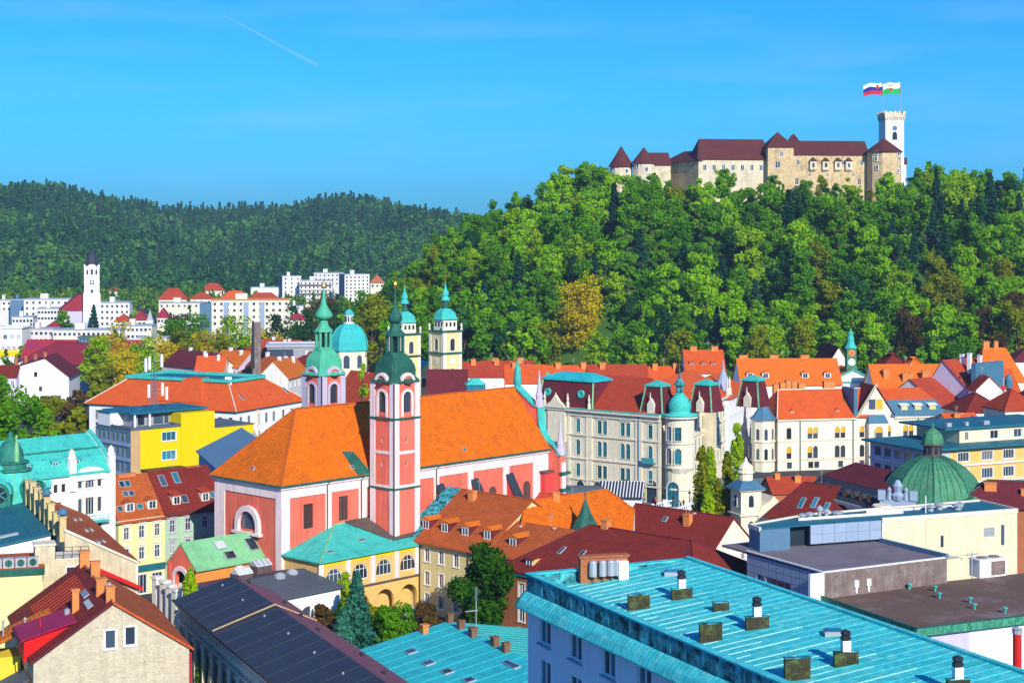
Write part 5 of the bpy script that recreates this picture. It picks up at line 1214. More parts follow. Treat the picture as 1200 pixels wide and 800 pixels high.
# ---------------------------------------------------------------- cream party wall house behind it
S5 = Vector((-.40, .916)); A2_ = Vector((-62.0, 236.6)); an2 = math.atan2(.40, .916)
h2 = thing('party_wall_house', 'narrow house with bare weathered cream party wall and a row of yellow chimneys', 'house', (A2_.x, A2_.y, 0), an2)
W2, D2, Zr, Ze = 10.0, 46, 20.0, 14.7
b = MB(); b.poly([(0, 0, 0), (W2, 0, 0), (W2, 0, Ze), (0, 0, Zr)]); b.poly([(W2, 0, 0), (W2, D2, 0), (W2, D2, Ze), (W2, 0, Ze)]); b.poly([(0, D2, 0), (0, 0, 0), (0, 0, Zr), (0, D2, Zr)]); b.poly([(W2, D2, 0), (0, D2, 0), (0, D2, Zr), (W2, D2, Ze)])
b.build('wall', 'old_plaster', h2)
b = MB(); b.loft([[(-.1, y, Zr + .05), (W2 + .2, y, Ze - .02), (W2 + .2, y, Ze + .3), (-.1, y, Zr + .4)] for y in (-.25, .35)]); b.build('coping', 'trim_stone', h2)
roof_mesh(h2, [[(-.1, .36, Zr + .3), (W2 + .5, .36, Ze + .1), (W2 + .5, D2, Ze + .1), (-.1, D2, Zr + .3)]], 'rust_tile')
b = MB(); b.box(W2 - .2, W2 + .1, -.12, .05, 0, Ze - .1); b.build('corner_pilaster', 'pale_cream', h2)
b = MB(); b.loft([[(-.4, y, Zr - 3.4), (W2 + .6, y, Ze - 3.7), (W2 + .6, y, Ze - 3.2), (-.4, y, Zr - 2.8)] for y in (-1.0, -.05)]); b.build('red_flashing', 'scarlet_paint', h2)
for k, (y, h, w) in enumerate(((.7, 1.8, .9), (6.5, 1.5, 1.4), (11.5, 2.0, 1.5), (15.5, 2.4, 1.5), (20, 2.6, 1.6), (25.5, 2.4, 1.6), (30, 2.6, 1.7), (35, 2.2, 1.6))):
    chimney(h2, -.2, y, Zr, .9, w, h, 'chimney_plaster')
    if k in (0, 3): b = MB(); b.lathe((-.2, y), [(.05, Zr + h + .18), (.75, Zr + h + .5), (.75, Zr + h + .7), (.4, Zr + h + 1.2), (.05, Zr + h + 1.35)], 10); b.build('cowl', 'blue_lead', h2)
for k in range(7): skylight(h2, (5 + (k % 2) * 1.6, 2.5 + 5 * k, Zr + .33 - (5 + (k % 2) * 1.6) * .52), (0, 1, 0), (-1, 0, .52), 1.6, .5, 'pale_glass')
# blue metal roofed house left of it
h3 = thing('metal_roof_house', 'white house under a teal blue metal roof left of the yellow chimneys', 'house', (A2_.x, A2_.y, 0), an2)
roof_mesh(h3, [[(-13.5, 7.0, 16.6), (-.75, 7.0, 18.6), (-.75, 44, 18.6), (-13.5, 44, 16.6)]], 'teal_sheet', seam=2.5)
b = MB(); T = Matrix.Translation((-13, 7.5, 0)); wall_face(b, T, 12.2, 0, 16.3, [(6.2, 13.4, 1.7, 1.2, False), (9.6, 13.0, .9, 2.2, False)]); b.poly([(-13, 7.5, 16.3), (-.8, 7.5, 16.3), (-.8, 7.5, 18.3)]); b.box(-13, -.8, 7.76, 42, 0, 16.2); b.build('wall', 'bright_white', h3)
put_window(h3, T, 6.2, 13.4, 1.7, 1.2, '', 'frame_white', 'trim_white', 'teal_glass'); put_window(h3, T, 9.6, 13.0, .9, 2.2, '1', 'frame_white', None, 'window_glass', name='door')
b = MB(); b.box(-12.5, -8.2, 13.5, 15, 15.5, 20.2); b.box(-12.7, -8.0, 13.3, 15.2, 20.2, 20.4); b.build('chimney_block', 'chimney_plaster', h3)
skylight(h3, (-6, 12, 17.85), (1, 0, .157), (0, 1, 0), 2.6, 1.0, 'pale_glass')
b = MB(); b.box(-2.6, -.9, 3.2, 7.45, 0, 16.4); b.box(-2.7, -.8, 3.1, 7.5, 16.4, 16.7, 1); b.build('blue_lift_shaft', ['teal_sheet', 'dark_metal'], h3)
# yellow wall with green edged flat roof and cooling fans
p0 = P(-30, 668, 17.2)
h4 = thing('flat_roof_house', 'yellow plastered flat roofed block with green roof edge and a row of round fans', 'building', (p0.x, p0.y, 0), R(17))
b = MB(); b.box(0, 8.6, 0, 11, 0, 16.2); b.build('wall', 'lemon', h4)
b = MB(); b.box(-.2, 8.9, -.25, 11, 16.2, 17.1); b.build('roof_edge', 'copper_deep', h4); b = MB(); b.box(-.1, 8.8, -.1, 11, 17.1, 17.15); b.build('roof', 'rust_tile', h4)
for k in range(5):
    x = 1.2 + 1.55 * k; c = MB(); c.box(x - .7, x + .7, .5, 1.5, 17.15, 18.4); c.tube((x, .44, 17.78), (x, .52, 17.78), .48, n=14, m=1)
    for q in range(3): a = q * 2.1; c.box(x - .05, x + .05, .40, .44, 17.78 - .4, 17.78 + .4, 2) if q == 0 else None
    c.build('cooling_fan', ['zinc', 'copper_deep', 'dark_metal'], h4)
p1 = P(41, 640, 19.5)
h5 = thing('stair_block', 'weathered cream chimney like block beside a roof terrace with railings', 'building', (p1.x, p1.y, 0), R(20))
b = MB(); b.box(0, 2.6, 0, 2.6, 0, 19.5); b.box(-.15, 2.75, -.15, 2.75, 19.5, 19.75, 1); b.box(2.6, 7.2, .6, 6, 0, 17.4); b.box(2.7, 7.1, .7, 6, 17.4, 17.5, 1); b.build('wall', ['old_plaster', 'trim_stone'], h5)
b = MB(); b.box(4.0, 5.7, .35, .59, 14.9, 16.5); b.box(4.15, 5.55, .33, .35, 15.05, 16.35, 1); b.build('ventilation_unit', ['frame_white', 'dark_metal'], h5)
b = MB()
for x in (2.7, 3.8, 4.9, 6.0, 7.1): b.tube((x, .75, 17.5), (x, .75, 19.0), .05, n=5)
for z in (18.0, 18.5, 19.0): b.tube((2.7, .75, z), (7.1, .75, z), .04, n=5)
b.build('railing', 'dark_metal', h5)
# ---------------------------------------------------------------- turquoise mansard house with corner dome, far left
E = Vector((math.cos(R(44)), math.sin(R(44)))); q1 = Vector((-66.4, 284.0)); A = q1 - E * 26.5
h6 = thing('domed_mansard_house', 'white house with turquoise mansard roof, round dormers and a small corner dome', 'building', (A.x, A.y, 0), R(44))
L6, D6, Z6 = 26.5, 15, 21.6; us = [16.2, 18.1, 23.6]
fx = [(13.5, 1.2), (16.0, .8), (17.3, .8), (20.6, 1.0), (22.2, 1.0), (23.8, 1.0)]
b = MB(); hs_ = [(20.4, 19.3, .8, 1.2, False), (22.2, 19.2, 1.7, 1.6, True), (24.0, 19.3, .8, 1.2, False), (16.0, 19.0, .8, 1.4, False), (17.4, 19.0, .8, 1.4, False), (20.4, 15.2, .8, 2.4, False), (22.2, 14.8, 1.6, 2.9, False), (24.0, 15.2, .8, 2.4, False), (16.4, 15.2, 1.3, 2.3, False), (20.4, 11, .8, 2.4, False), (22.2, 10.8, 1.6, 2.6, False), (24.0, 11, .8, 2.4, False)]
wall_face(b, fmat(0, L6, D6), L6, 0, Z6, hs_)
for k in (1, 2, 3): wall_face(b, fmat(k, L6, D6), D6 if k != 2 else L6, 0, Z6, [])
b.build('wall', 'bright_white', h6)
for h_ in hs_: put_window(h6, fmat(0, L6, D6), *h_[:4], ('a3' if h_[4] else '3' if h_[2] > 1.4 else '1') , 'frame_white', 'trim_stone', 'window_glass')
pr = [(-.5, Z6), (-.5, Z6 + .3), (.3, Z6 + 1.0), (1.6, Z6 + 2.6), (3.2, Z6 + 3.6), (7.0, Z6 + 5.8), (11, Z6 + 3.6), (15.5, Z6)]
b = MB(); b.prism(pr, lambda y, z: (-.3, y, z), lambda y, z: (L6 - .7, y, z)); ro = b.build('roof', 'copper', h6)
s_ = MB()
for k in range(1, 34):
    x = k * .78 - .3
    for i in range(2, 6): s_.loft([[(x + d, pr[i][0], pr[i][1]), (x + d, pr[i+1][0], pr[i+1][1]), (x + d, pr[i+1][0], pr[i+1][1] + .09), (x + d, pr[i][0], pr[i][1] + .09)] for d in (0, .06)])
s_.build('standing_seams', 'copper', ro, kind='stuff')
b = MB(); b.box(-.3, L6 - .7, 3.1, 3.4, Z6 + 3.55, Z6 + 3.85); b.build('mansard_ridge', 'copper_dark', ro)
fw = [(0, 0), (1.0, 0), (1.0, Z6 + .6)] ; pr2 = [(-.6, 0), (15, 0), (15, Z6 + .5)] + [(y, z + .35) for y, z in reversed(pr[1:7])] + [(-.6, Z6 + 2.6)]
b = MB(); b.prism(pr2, lambda y, z: (L6 - .7, y, z), lambda y, z: (L6, y, z)); b.build('firewall', 'bright_white', h6)
b = MB(); b.prism([(y, z + .36) for y, z in pr[1:7]] + [(y, z + .5) for y, z in reversed(pr[1:7])], lambda y, z: (L6 - .75, y, z), lambda y, z: (L6 + .05, y, z)); b.build('firewall_coping', 'copper', h6)
for x in (18.9, L6 - .35):
    b = MB(); b.box(x - .55, x + .55, -.45, .55, 10 if x > 20 else 19, Z6 + 2.6); b.lathe((x, .05), [(.7, Z6 + 2.6), (.75, Z6 + 2.9), (.55, Z6 + 3.1), (.5, Z6 + 3.8), (.2, Z6 + 4.2), (.02, Z6 + 4.3)], 10); b.build('pier', 'bright_white', h6)
c = arch_pts(5.6, 2.0, 10, 1.3)[2:]
b = MB(); b.prism([(-2.8, -1.0)] + [(2.8, -1.0)] + [(p[0], p[1] - .9) for p in c], lambda x, z: (22.2 + x, -.35, Z6 + z), lambda x, z: (22.2 + x, .5, Z6 + z)); b.build('curved_gable', 'bright_white', h6)
b = MB(); b.box(19.4, 25.2, -1.3, 0, 13.6, 13.8); b.box(19.4, 25.2, -1.3, -1.24, 14.7, 14.78)
for k in range(12): b.box(19.4 + .5 * k, 19.46 + .5 * k, -1.3, -1.25, 13.8, 14.7)
b.build('balcony', 'copper', h6)
for x in (11.5, 16.5, 20.3): dormer(h6, Matrix.Identity(4), x, Z6 + 1.2, 1.0, 1.4, 1.1, 'shed', 'copper_dark', 'copper')
up6 = Vector((0, 3.8, 2.2)).normalized(); skylight(h6, (7.0, 4.6, Z6 + 4.5), (1, 0, 0), up6, 1.5, 1.2)
cx, cy = 9.5, 2.8
b = MB(); b.lathe((cx, cy), [(5.2, 0), (5.2, 17.0)], 16); b.build('corner_tower', 'bright_white', h6)
b = MB(); b.lathe((cx, cy), [(5.7, 17.0), (5.6, 17.4), (5.0, 18.6), (4.3, 20.5), (3.5, 22.2), (3.0, 23.1)], 20); sk = b.build('tower_roof', 'copper', h6, smooth=False)
s_ = MB()
for k in range(20):
    a = k * math.pi / 10; 
    for p_, q_ in zip([(5.6, 17.4), (5.0, 18.6), (4.3, 20.5), (3.5, 22.2)], [(5.0, 18.6), (4.3, 20.5), (3.5, 22.2), (3.0, 23.1)]): s_.tube((cx + p_[0] * math.cos(a), cy + p_[0] * math.sin(a), p_[1]), (cx + q_[0] * math.cos(a), cy + q_[0] * math.sin(a), q_[1]), .07, n=4)
s_.build('standing_seams', 'copper_light', sk, kind='stuff')
b = MB(); b.lathe((cx, cy), [(3.0, 23.1), (3.5, 23.2), (3.5, 23.5), (2.7, 23.6), (2.6, 24.3), (2.9, 24.4), (2.9, 24.6), (2.1, 24.8), (1.9, 26.4), (1.2, 27.6), (.5, 28.1), (.3, 28.4), (.35, 29.0), (.05, 29.4)], 14); b.build('cupola', 'copper_dark', h6)
b = MB(); b.lathe((cx, cy - 2.0), [(.05, 24.6), (.45, 24.7), (.4, 26.6), (.2, 28.2), (.25, 28.6), (.05, 29.0)], 8); b.build('cupola_ornament', 'copper_light', h6)
for a in (-75, -15, -135):
    a = R(a); x, y = cx + 4.6 * math.cos(a), cy + 4.6 * math.sin(a); Td = Matrix.Translation((x, y, 0)) @ Matrix.Rotation(a + R(90), 4, 'Z')
    b = MB(); Q = lambda X, Y_, Z: Td @ Vector((X, Y_, Z)); arc = [(1.75 * math.cos(math.pi * k / 10), 20.2 + 1.75 * math.sin(math.pi * k / 10)) for k in range(11)]
    b.prism([(1.75, 17.6)] + arc + [(-1.75, 17.6)], lambda X, Z: Q(X, -1.2, Z), lambda X, Z: Q(X, 2.2, Z), 0)
    b.prism([(x_ * 1.16, 20.2 + (z_ - 20.2) * 1.16) for x_, z_ in arc] + [(x_, z_) for x_, z_ in reversed(arc)], lambda X, Z: Q(X, -1.5, Z), lambda X, Z: Q(X, -.6, Z), 1)
    d = b.build('round_dormer', ['copper_dark', 'copper'], h6)
    c = MB(); c.lathe((0, 0), [(.02, 0), (1.25, 0), (1.25, .08), (.02, .08)], 16); 
    for k in range(3): c.box(-.06, .06, -1.2, 1.2, .08, .12, 1, T=lambda x_, y_, z_, k=k: Matrix.Rotation(k * math.pi / 3, 3, 'Z') @ Vector((x_, y_, z_)))
    c.build('window', ['window_glass', 'copper'], d, mtx=Td @ Matrix.Translation((0, -1.21, 20.0)) @ Matrix.Rotation(R(90), 4, 'X'))
# ---------------------------------------------------------------- cream and mint townhouses
pA = P(139, 610, 13); pB = P(262, 594, 13); dv = (pB - pA); ang5 = math.atan2(dv.y, dv.x); L5 = dv.length; Lc = L5 * .43
rowsC = lambda us: [(1.3, 2.1, us, 1.1, 'th'), (4.9, 2.1, us, 1.1, 'th')]
hC = house('townhouse', 'pale cream townhouse with orange brown roof, two dormers and a grid of skylights', (pA.x, pA.y), ang5, Lc, 11, 0, 13, 'lemon', 'gable', 6.4, 'rust_tile', {0: rowsC([1.5, 4.4, 7.4]) + [(9.6, 3.2, [1.5, 4.4, 7.4], 2.0, '3')]}, cornice='trim_stone', tm='trim_white')
hM = house('townhouse', 'mint green townhouse with red roof darkened for shadow beside the red church', (pA.x + dv.x * .43, pA.y + dv.y * .43), ang5, L5 * .57 - .02, 11, 0, 13.2, 'mint', 'gable', 6.4, 'dark_red_tile', {0: rowsC([1.5, 4.6, 8.0, 10.4]) + [(9.8, 3.2, [1.5, 4.6, 8.0, 10.4], 1.6, 'h')]}, cornice='slate_blue', tm='lilac')  # darker tile stands in for the shadow lying on this roof
for x in (2.6, 6.9): dormer(hC, Matrix.Identity(4), x, 14.1, .8, 1.8, 1.6, 'gable', 'pale_cream', 'rust_tile')
for x in (2.8, 8.6): dormer(hM, Matrix.Identity(4), x, 14.3, .8, 1.6, 1.6, 'shed', 'pale_cream', 'red_tile')
for h_, l_ in ((hC, ((3.0, 4.3, 1.0, 1.3), (4.1, 4.3, 1.0, 1.3), (3.0, 3.0, 1.0, 1.1), (4.1, 3.0, 1.0, 1.1), (4.7, 1.2, 1.2, 1.1), (.9, 1.2, 1.0, 1.1))), (hM, ((1.9, 4.0, 1.2, 2.3), (4.7, 4.2, 1.2, 2.3), (4.6, 1.3, 1.3, 1.6), (10.3, 1.4, 1.0, 1.4)))):
    for x, y, w, hh in l_: skylight(h_, (x, y, (13 if h_ is hC else 13.2) + 6.4 * y / 5.5 + .3), (1, 0, 0), (0, 5.5, 6.4), w, hh, random.choice(('window_glass', 'teal_glass')))
b = MB(); b.box(-.05, Lc, -.2, -.02, 3.9, 5.0); b.build('shop_fascia', 'teal_sheet', hC); chimney(hC, 4.6, 5.6, 19, 3.2, .8, .7, 'chimney_orange'); chimney(hM, 9, 5.8, 19, 2.6, .8, .7, 'brick_red')
# white columns of a gateway in the lane
for k, px_ in enumerate((184, 193, 200, 207)):
    c_ = PY(px_, 700, 262 - 3 * k); b = MB(); b.box(-.55, .55, -.55, .55, 0, 8.2); b.box(-.7, .7, -.7, .7, 8.2, 8.6)
    tag(b.build('gate_pier', 'white_plaster', loc=(c_.x, c_.y, 0), rz=CA), 'tall white pier of the lane gateway, ' + ('first from the left', 'second from the left', 'third from the left', 'beside the pink chapel gable')[k], 'pier', 'gateway piers in the lane')
# ---------------------------------------------------------------- yellow modern block and its neighbours
pA = P(154, 503, 17); pL = P(115, 496, 17); pR = P(210, 498, 17); an = math.atan2((pR - pA).y, (pR - pA).x)
LY, DY = 28.0, (pL - pA).length
hY = house('office_block', 'bright yellow modern flat roofed office with grey windowed end', (pA.x, pA.y), an, 12.6, DY, 0, 17, 'vivid_yellow', 'flat', .35, 'grey_sheet', {0: [(1.3, 2.0, [9.6], 3.6, '3'), (5.6, 2.0, [9.6], 3.6, '3')]}, fas='grey_sheet', ov=.25, gm='teal_glass')
b = MB(); T = fmat(3, 12.6, DY) @ Matrix.Translation((0, -.35, 0)); wl = [(1.0 + 2.1 * k, 17 - 2.9 - 3.35 * j, 1.2, 2.0, False) for k in range(7) for j in range(4)]
wall_face(b, T, DY + .3, 0, 16.7, wl); b.poly([(-.35, -.01, 0), (2.1, -.01, 0), (2.1, -.01, 16.7), (-.35, -.01, 16.7)]); b.build('end_wall', 'blue_grey', hY)
b = MB(); b.box(-.35, 2.2, -.12, -.012, 0, 16.7); b.build('corner_panel', 'tan_wall', hY)
for w_ in wl: put_window(hY, T, *w_[:4], 't', 'frame_grey', None, 'window_glass')
for j in range(4): b = MB(); b.box(-.5, -.36, .2, DY, 17 - 3.9 - 3.35 * j, 17 - 3.1 - 3.35 * j); b.build('spandrel', 'steel_panel', hY)
b = MB(); b.box(12.6, 21.5, -.3, DY, 0, 19.6); b.box(21.5, 33, .8, DY - 2, 0, 15.6); b.build('yellow_core', 'vivid_yellow', hY); b = MB(); b.box(21.4, 33.2, .6, DY, 15.6, 15.8); b.build('core_roof', 'grey_sheet', hY)
b = MB(); b.box(3.0, 12.7, 4.5, DY, 17.0, 19.9); b.build('penthouse', 'grey_wall', hY)
b = MB(); b.box(1.6, 21.7, 2.6, DY + .5, 19.9, 20.3); b.build('penthouse_roof', 'teal_sheet', hY)
b = MB(); 
for x in (2.6, 6.4): b.box(x - .2, x + .2, 2.9, 3.3, 17, 19.9)
b.build('terrace_columns', 'white_paint', hY, kind='stuff')
for x, w in ((5.0, 1.6), (9.5, 2.4), (11.6, 1.0)): b = MB(); b.box(x - w/2, x + w/2, 4.42, 4.5, 17.2, 19.4); b.build('terrace_door', 'window_glass', hY)
b = MB(); b.box(-.3, 3.6, 9, DY - 1, 17, 20.0); b.box(-.6, 4, 8.7, DY - .7, 20.0, 20.2, 1); b.build('stair_cabin', ['bright_white', 'teal_sheet'], hY)
b = MB()
for y in np.linspace(.2, DY - .2, 9): b.tube((-.2, y, 17.2), (-.2, y, 18.2), .04, n=4)
for z in (17.7, 18.2): b.tube((-.2, .2, z), (-.2, DY - .2, z), .04, n=4)
b.build('railing', 'zinc', hY)
b = MB(); b.box(2.4, 12, -4.2, -.3, 0, 7.6); b.box(2.2, 12.2, -4.4, -.2, 7.6, 7.9, 1)
for k in range(6): b.box(2.4 + 1.9 * k, 2.52 + 1.9 * k, -4.28, -4.2, 0, 7.6, 1)
b.build('glazed_pavilion', ['teal_glass', 'dark_metal'], hY)
# telecom mast on the yellow block
mq = hY.matrix_basis @ Vector((11, 9, 20.3)); mt_ = thing('antenna_mast', 'lattice antenna mast with white panels on the yellow office roof', 'antenna', (mq.x, mq.y, 20.3), an)
b = MB()
for sx, sy in ((-.7, -.7), (.7, -.7), (.7, .7), (-.7, .7)): b.tube((sx, sy, 0), (sx * .6, sy * .6, 8.5), .07, n=4)
for k in range(8): b.tube((-.68, -.68, k), (.66, -.66, k + 1), .05, n=4); b.tube((.68, -.68, k), (-.66, -.66, k + 1), .05, n=4)
b.tube((0, 0, 8), (0, 0, 13), .07, n=4); b.build('lattice', 'blue_lead', mt_)
for k, (x, z) in enumerate(((-1.8, 2.6), (1.8, 2.8), (2.9, 1.8), (-1.6, 9.0), (1.6, 9.4), (-2.6, 8.6))):
    b = MB(); b.box(x - .3, x + .3, -.9, -.6, z, z + 3.0); b.tube((x, -.6, z + 1.5), (0, 0, z + 1.5), .05, n=4, m=1); b.build('antenna_panel', ['white_paint', 'zinc'], mt_)
# grey roofs between yellow block and church
q = P(226, 527, 11); o = house('grey_roof_house', 'low grey seamed roof over dark glazing wedged below the yellow office wall', (q.x, q.y), R(35), 17, 8, 0, 11, 'dark_recess', 'gable', 3.4, 'zinc_roof', {}, ax='x', seam=1.0)
for k in range(9): b = MB(); b.box(.4 + 1.9 * k, .55 + 1.9 * k, -.12, -.002, 5, 10.8); b.build('glazing_bar', 'lead', o)
q = P(233, 527, 18.5); q2 = P(262, 553, 18.5); d = q2 - q; o = house('party_house', 'house with walls toned lilac for shade and blue grey sloping roof squeezed between townhouse and church', (q.x, q.y), math.atan2(d.y, d.x), d.length, 8.5, 0, 18.3, 'lilac', 'shed', 4.0, 'blue_grey', {}, seam=1.4)  # lilac wall colour holds the shade on this face
# ---------------------------------------------------------------- white courtyard block with orange roofs
pA = P(104.6, 469, 16); pC = Vector((-70.5, 435, 16)); dv = pC - pA; an = math.atan2(dv.y, dv.x); LW = Vector((dv.x, dv.y)).length
us = [2.6 + 3.3 * k for k in range(14)]
hW = house('courtyard_block', 'white courtyard block with orange hipped roofs around a dark teal flat roof', (pA.x, pA.y), an, LW, 31, 0, 15.2, 'bright_white', 'frustum', 6.6, 'vermilion_tile', {0: [(1.6, 2.5, us, 1.3, 't'), (6.0, 2.5, us, 1.3, 't'), (10.4, 2.3, us, 1.3, 't')], 1: [(1.6, 2.5, [2.4, 6, 10.5, 14, 17.5, 22, 26, 29], 1.3, 't'), (6.0, 2.5, [2.4, 6, 10.5, 14, 17.5, 22, 26, 29], 1.3, 't'), (10.4, 2.3, [2.4, 6, 10.5, 14, 17.5, 22, 26, 29], 1.3, 't')]}, cornice='copper', i0=7.5, fas='teal_sheet', ov=.9, ridge='trim_stone', fm='frame_grey')
b = MB(); 
for (x0, x1, y0, y1) in ((6.6, LW - 6.6, 6.6, 7.6), (LW - 7.6, LW - 6.6, 7.6, 23.5), (6.6, LW - 7.6, 23.4, 24.4), (6.6, 7.6, 7.6, 23.4)): b.box(x0, x1, y0, y1, 21.7, 22.5)
b.build('roof_kerb', 'copper', hW)
b = MB(); b.box(LW - 8.4, LW - 6.6, 7.3, 7.8, 20.4, 23.2); b.build('chimney', 'bright_white', hW)
T1 = fmat(1, LW, 31)
for x in (14.5, 18.5): dormer(hW, T1, x, 16.7, 2.2, 1.0, 1.0, 'gable', 'bright_white', 'vermilion_tile', back=2.5)
for x in (6.5, 27): 
    p_ = T1 @ Vector((x, 2.6, 0)); skylight(hW, (p_.x, p_.y, 15.4 + 6.4 * 3.5 / 8.4 + .1), T1.to_3x3() @ Vector((1, 0, 0)), T1.to_3x3() @ Vector((0, 8.4, 6.4)), .8, 2.4)
b = MB(); b.box(LW - .5, LW + .4, 9.2, 9.9, 0, 15.1); b.build('party_wall', 'trim_stone', hW)
# block dormer pavilion above the left wing
b = MB(); b.loft([[(23, 1.2, 15.6), (35.5, 1.2, 15.6), (35.5, 9, 15.6), (23, 9, 15.6)], [(23, 1.2, 16.8), (35.5, 1.2, 16.8), (35.5, 9, 16.8), (23, 9, 16.8)]], 1); b.loft([[(22.4, .6, 16.8), (36, .6, 16.8), (36, 10, 16.8), (22.4, 10, 16.8)], [(27, 6, 22.6), (31.5, 6, 22.6), (31.5, 10, 22.6), (27, 10, 22.6)]]); b.build('centre_pavilion', ['vermilion_tile', 'copper'], hW)
# white gabled house and pink neighbour, purple roofed school
q = PY(18, 430, 566); q2 = PY(78, 441, 572); an = .12
hG = thing('gable_house', 'plain white house with tall blank gable and few small windows beside green trees', 'house', (q.x, q.y, 0), .1)
b = MB(); Lg = 17.4; dg = 24; gpts = [(0, 0), (Lg, 0), (Lg, 12.4), (9.6, 18.6), (0, 15.8)]
b.prism(gpts, lambda x, z: (x, 0, z), lambda x, z: (x, dg, z)); b.build('wall', 'bright_white', hG)
roof_mesh(hG, [[(9.6, -.4, 18.9), (Lg + .6, -.4, 12.2), (Lg + .6, dg, 12.2), (9.6, dg, 18.9)], [(-.5, -.4, 15.9), (9.6, -.4, 18.9), (9.6, dg, 18.9), (-.5, dg, 15.9)]], 'wine_tile')
for x, z, w in ((6.6, 12.6, 1.0), (8.2, 7.8, 1.0), (6, 4.5, .8), (7.2, 4.5, .8), (8.4, 4.5, .8), (12.2, 4.8, .8), (13.3, 4.8, .8), (14.4, 4.8, .8)):
    b = MB(); b.box(-w/2 - .1, w/2 + .1, -.1, 0, -.1, 1.7); b.box(-w/2, w/2, -.12, -.1, 0, 1.6, 1); b.build('window', ['trim_white', 'window_glass'], hG, loc=(x, 0, z))
for k in range(4): chimney(hG, -1.5 + 3.2 * k, 10, 16.5 + k * .6, 1, 1, 1.6, 'brick_red')
q = PY(-20, 437, 560); o = house('pink_house', 'small pink house with dark red roof at the left edge next to the white gable', (q.x, q.y), .1, 10.8, 12, 0, 13.0, 'lilac', 'gable', 3.2, 'dark_red_tile', {0: [(1.2, 1.8, 4, 1.1, ''), (5, 1.8, 4, 1.1, '')]}, far=True)
q = PY(27, 428, 665); q2 = PY(112, 430, 640); an = math.atan2(q2.y - q.y, q2.x - q.x)
o = house('school', 'long grey building with purple red hipped roof behind the white gable house', (q.x, q.y), an, 38, 18, 0, 10.2, 'grey_wall', 'hip', 7.5, 'magenta_tile', {0: [(1.5, 4.6, 12, 1.7, 'a1')], 1: [(1.5, 4.6, 4, 1.7, 'a1')]}, tm='trim_stone', far=True, ridge='wine_tile', ov=.8)
q = PY(25, 405, 700); o = house('long_hall', 'long hall with red and violet roof behind the purple roofed school', (q.x, q.y), -.05, 48, 16, 0, 9, 'grey_wall', 'gable', 6.5, 'violet_tile', {}, far=True)
q = PY(-6, 410, 760); o = house('apartment_block', 'white flat roofed block with yellow lower floors at the left edge', (q.x, q.y), -.05, 12.3, 12, 0, 17.6, 'white_plaster', 'flat', .5, 'grey_sheet', {0: [(3.2, 2.0, 4, 1.8, ''), (8.4, 2.0, 5, 1.5, '')]}, fas='trim_white', far=True)
b = MB(); b.box(-.1, 12.4, -.12, -.004, 4.8, 8.0); b.build('yellow_band', 'vivid_yellow', o)
q = PY(66, 412, 720); o = house('yellow_hall', 'small vivid yellow hipped hall behind the purple roofs', (q.x, q.y), 0, 11.5, 10, 0, 6.0, 'vivid_yellow', 'hip', 5.0, 'vivid_yellow', {}, far=True)
q = PY(92, 398, 700); o = house('blue_hall', 'low slate blue sheet walled hall above the yellow trees', (q.x, q.y), .1, 13, 10, 0, 17.0, 'blue_grey', 'flat', .3, 'grey_sheet', {}, far=True)
for k in range(9): b = MB(); b.box(.7 + 1.4 * k, .95 + 1.4 * k, -.15, -.002, 2, 16.5); b.build('wall_rib', 'slate_blue', o)
# red roofed cluster behind the courtyard block
for (x0, y0, x1, y1, ze, d, rise, rm_, wm_, lab) in (
    (190, 427, 236, 432, 13, 14, 5, 'wine_tile', 'white_plaster', 'dark wine roofed house right of the antenna mast'),
    (228, 436, 262, 436, 12, 12, 5, 'vermilion_tile', 'pale_cream', 'orange roofed cream house behind the dark teal flat roof'),
    (246, 428, 280, 430, 13, 13, 5, 'orange_tile', 'lilac', 'orange roofed house with blue dormer windows behind the courtyard block'),
    (274, 441, 330, 447, 12, 16, 7, 'rust_tile', 'white_plaster', 'brown hipped roof with a worn rust coloured end left of the green tower'),
    (286, 429, 356, 436, 13, 18, 6, 'dark_red_tile', 'white_plaster', 'long dark red roof left of the green church tower'),
    (266, 420, 320, 426, 13, 12, 5, 'red_tile', 'bright_white', 'low white house below the slate chimney tower'),
    (318, 419, 362, 419, 14, 14, 5, 'vermilion_tile', 'bright_white', 'bright red roofs in front of the flat grey hall'),
    (300, 411, 345, 412, 14, 12, 4, 'red_tile', 'white_plaster', 'narrow red roof with white chimneys in front of the grey hall'),
    (338, 443, 362, 436, 15, 10, 5, 'orange_tile', 'white_plaster', 'white corner house with orange roof beside the left church tower')):
    A_, an, Ln = ab((x0, y0), (x1, y1), ze)
    house('old_town_house', lab, A_, an, Ln, d, 0, ze, wm_, 'hip' if rise > 6 else 'gable', rise, rm_, {0: [(1.4, 1.8, max(2, int(Ln / 4)), 1.1, '')]}, far=True, group='old town houses left of the church', chim=[(Ln * .3, d/2, ze + rise - .6, 1, 1, 1.6), (Ln * .75, d/2 - 1.5, ze + rise - 1.6, .9, .9, 2.0)], cm='bright_white')
q = PY(296, 420, 560); b = MB(); b.box(0, 2.7, 0, 2.4, 0, 31); b.loft([[(-.6, -.2, 16), (.7, -.2, 16), (.7, 2.6, 16), (-.6, 2.6, 16)], [(-.1, -.2, 31.4), (.5, -.2, 31.4), (.5, 2.6, 31.4), (-.1, 2.6, 31.4)]], 1)
tag(b.build('slate_tower', ['brown_wall', 'dark_metal'], loc=(q.x, q.y, 0), rz=.2), 'narrow dark brick and slate slab tower rising behind the yellow trees', 'tower')
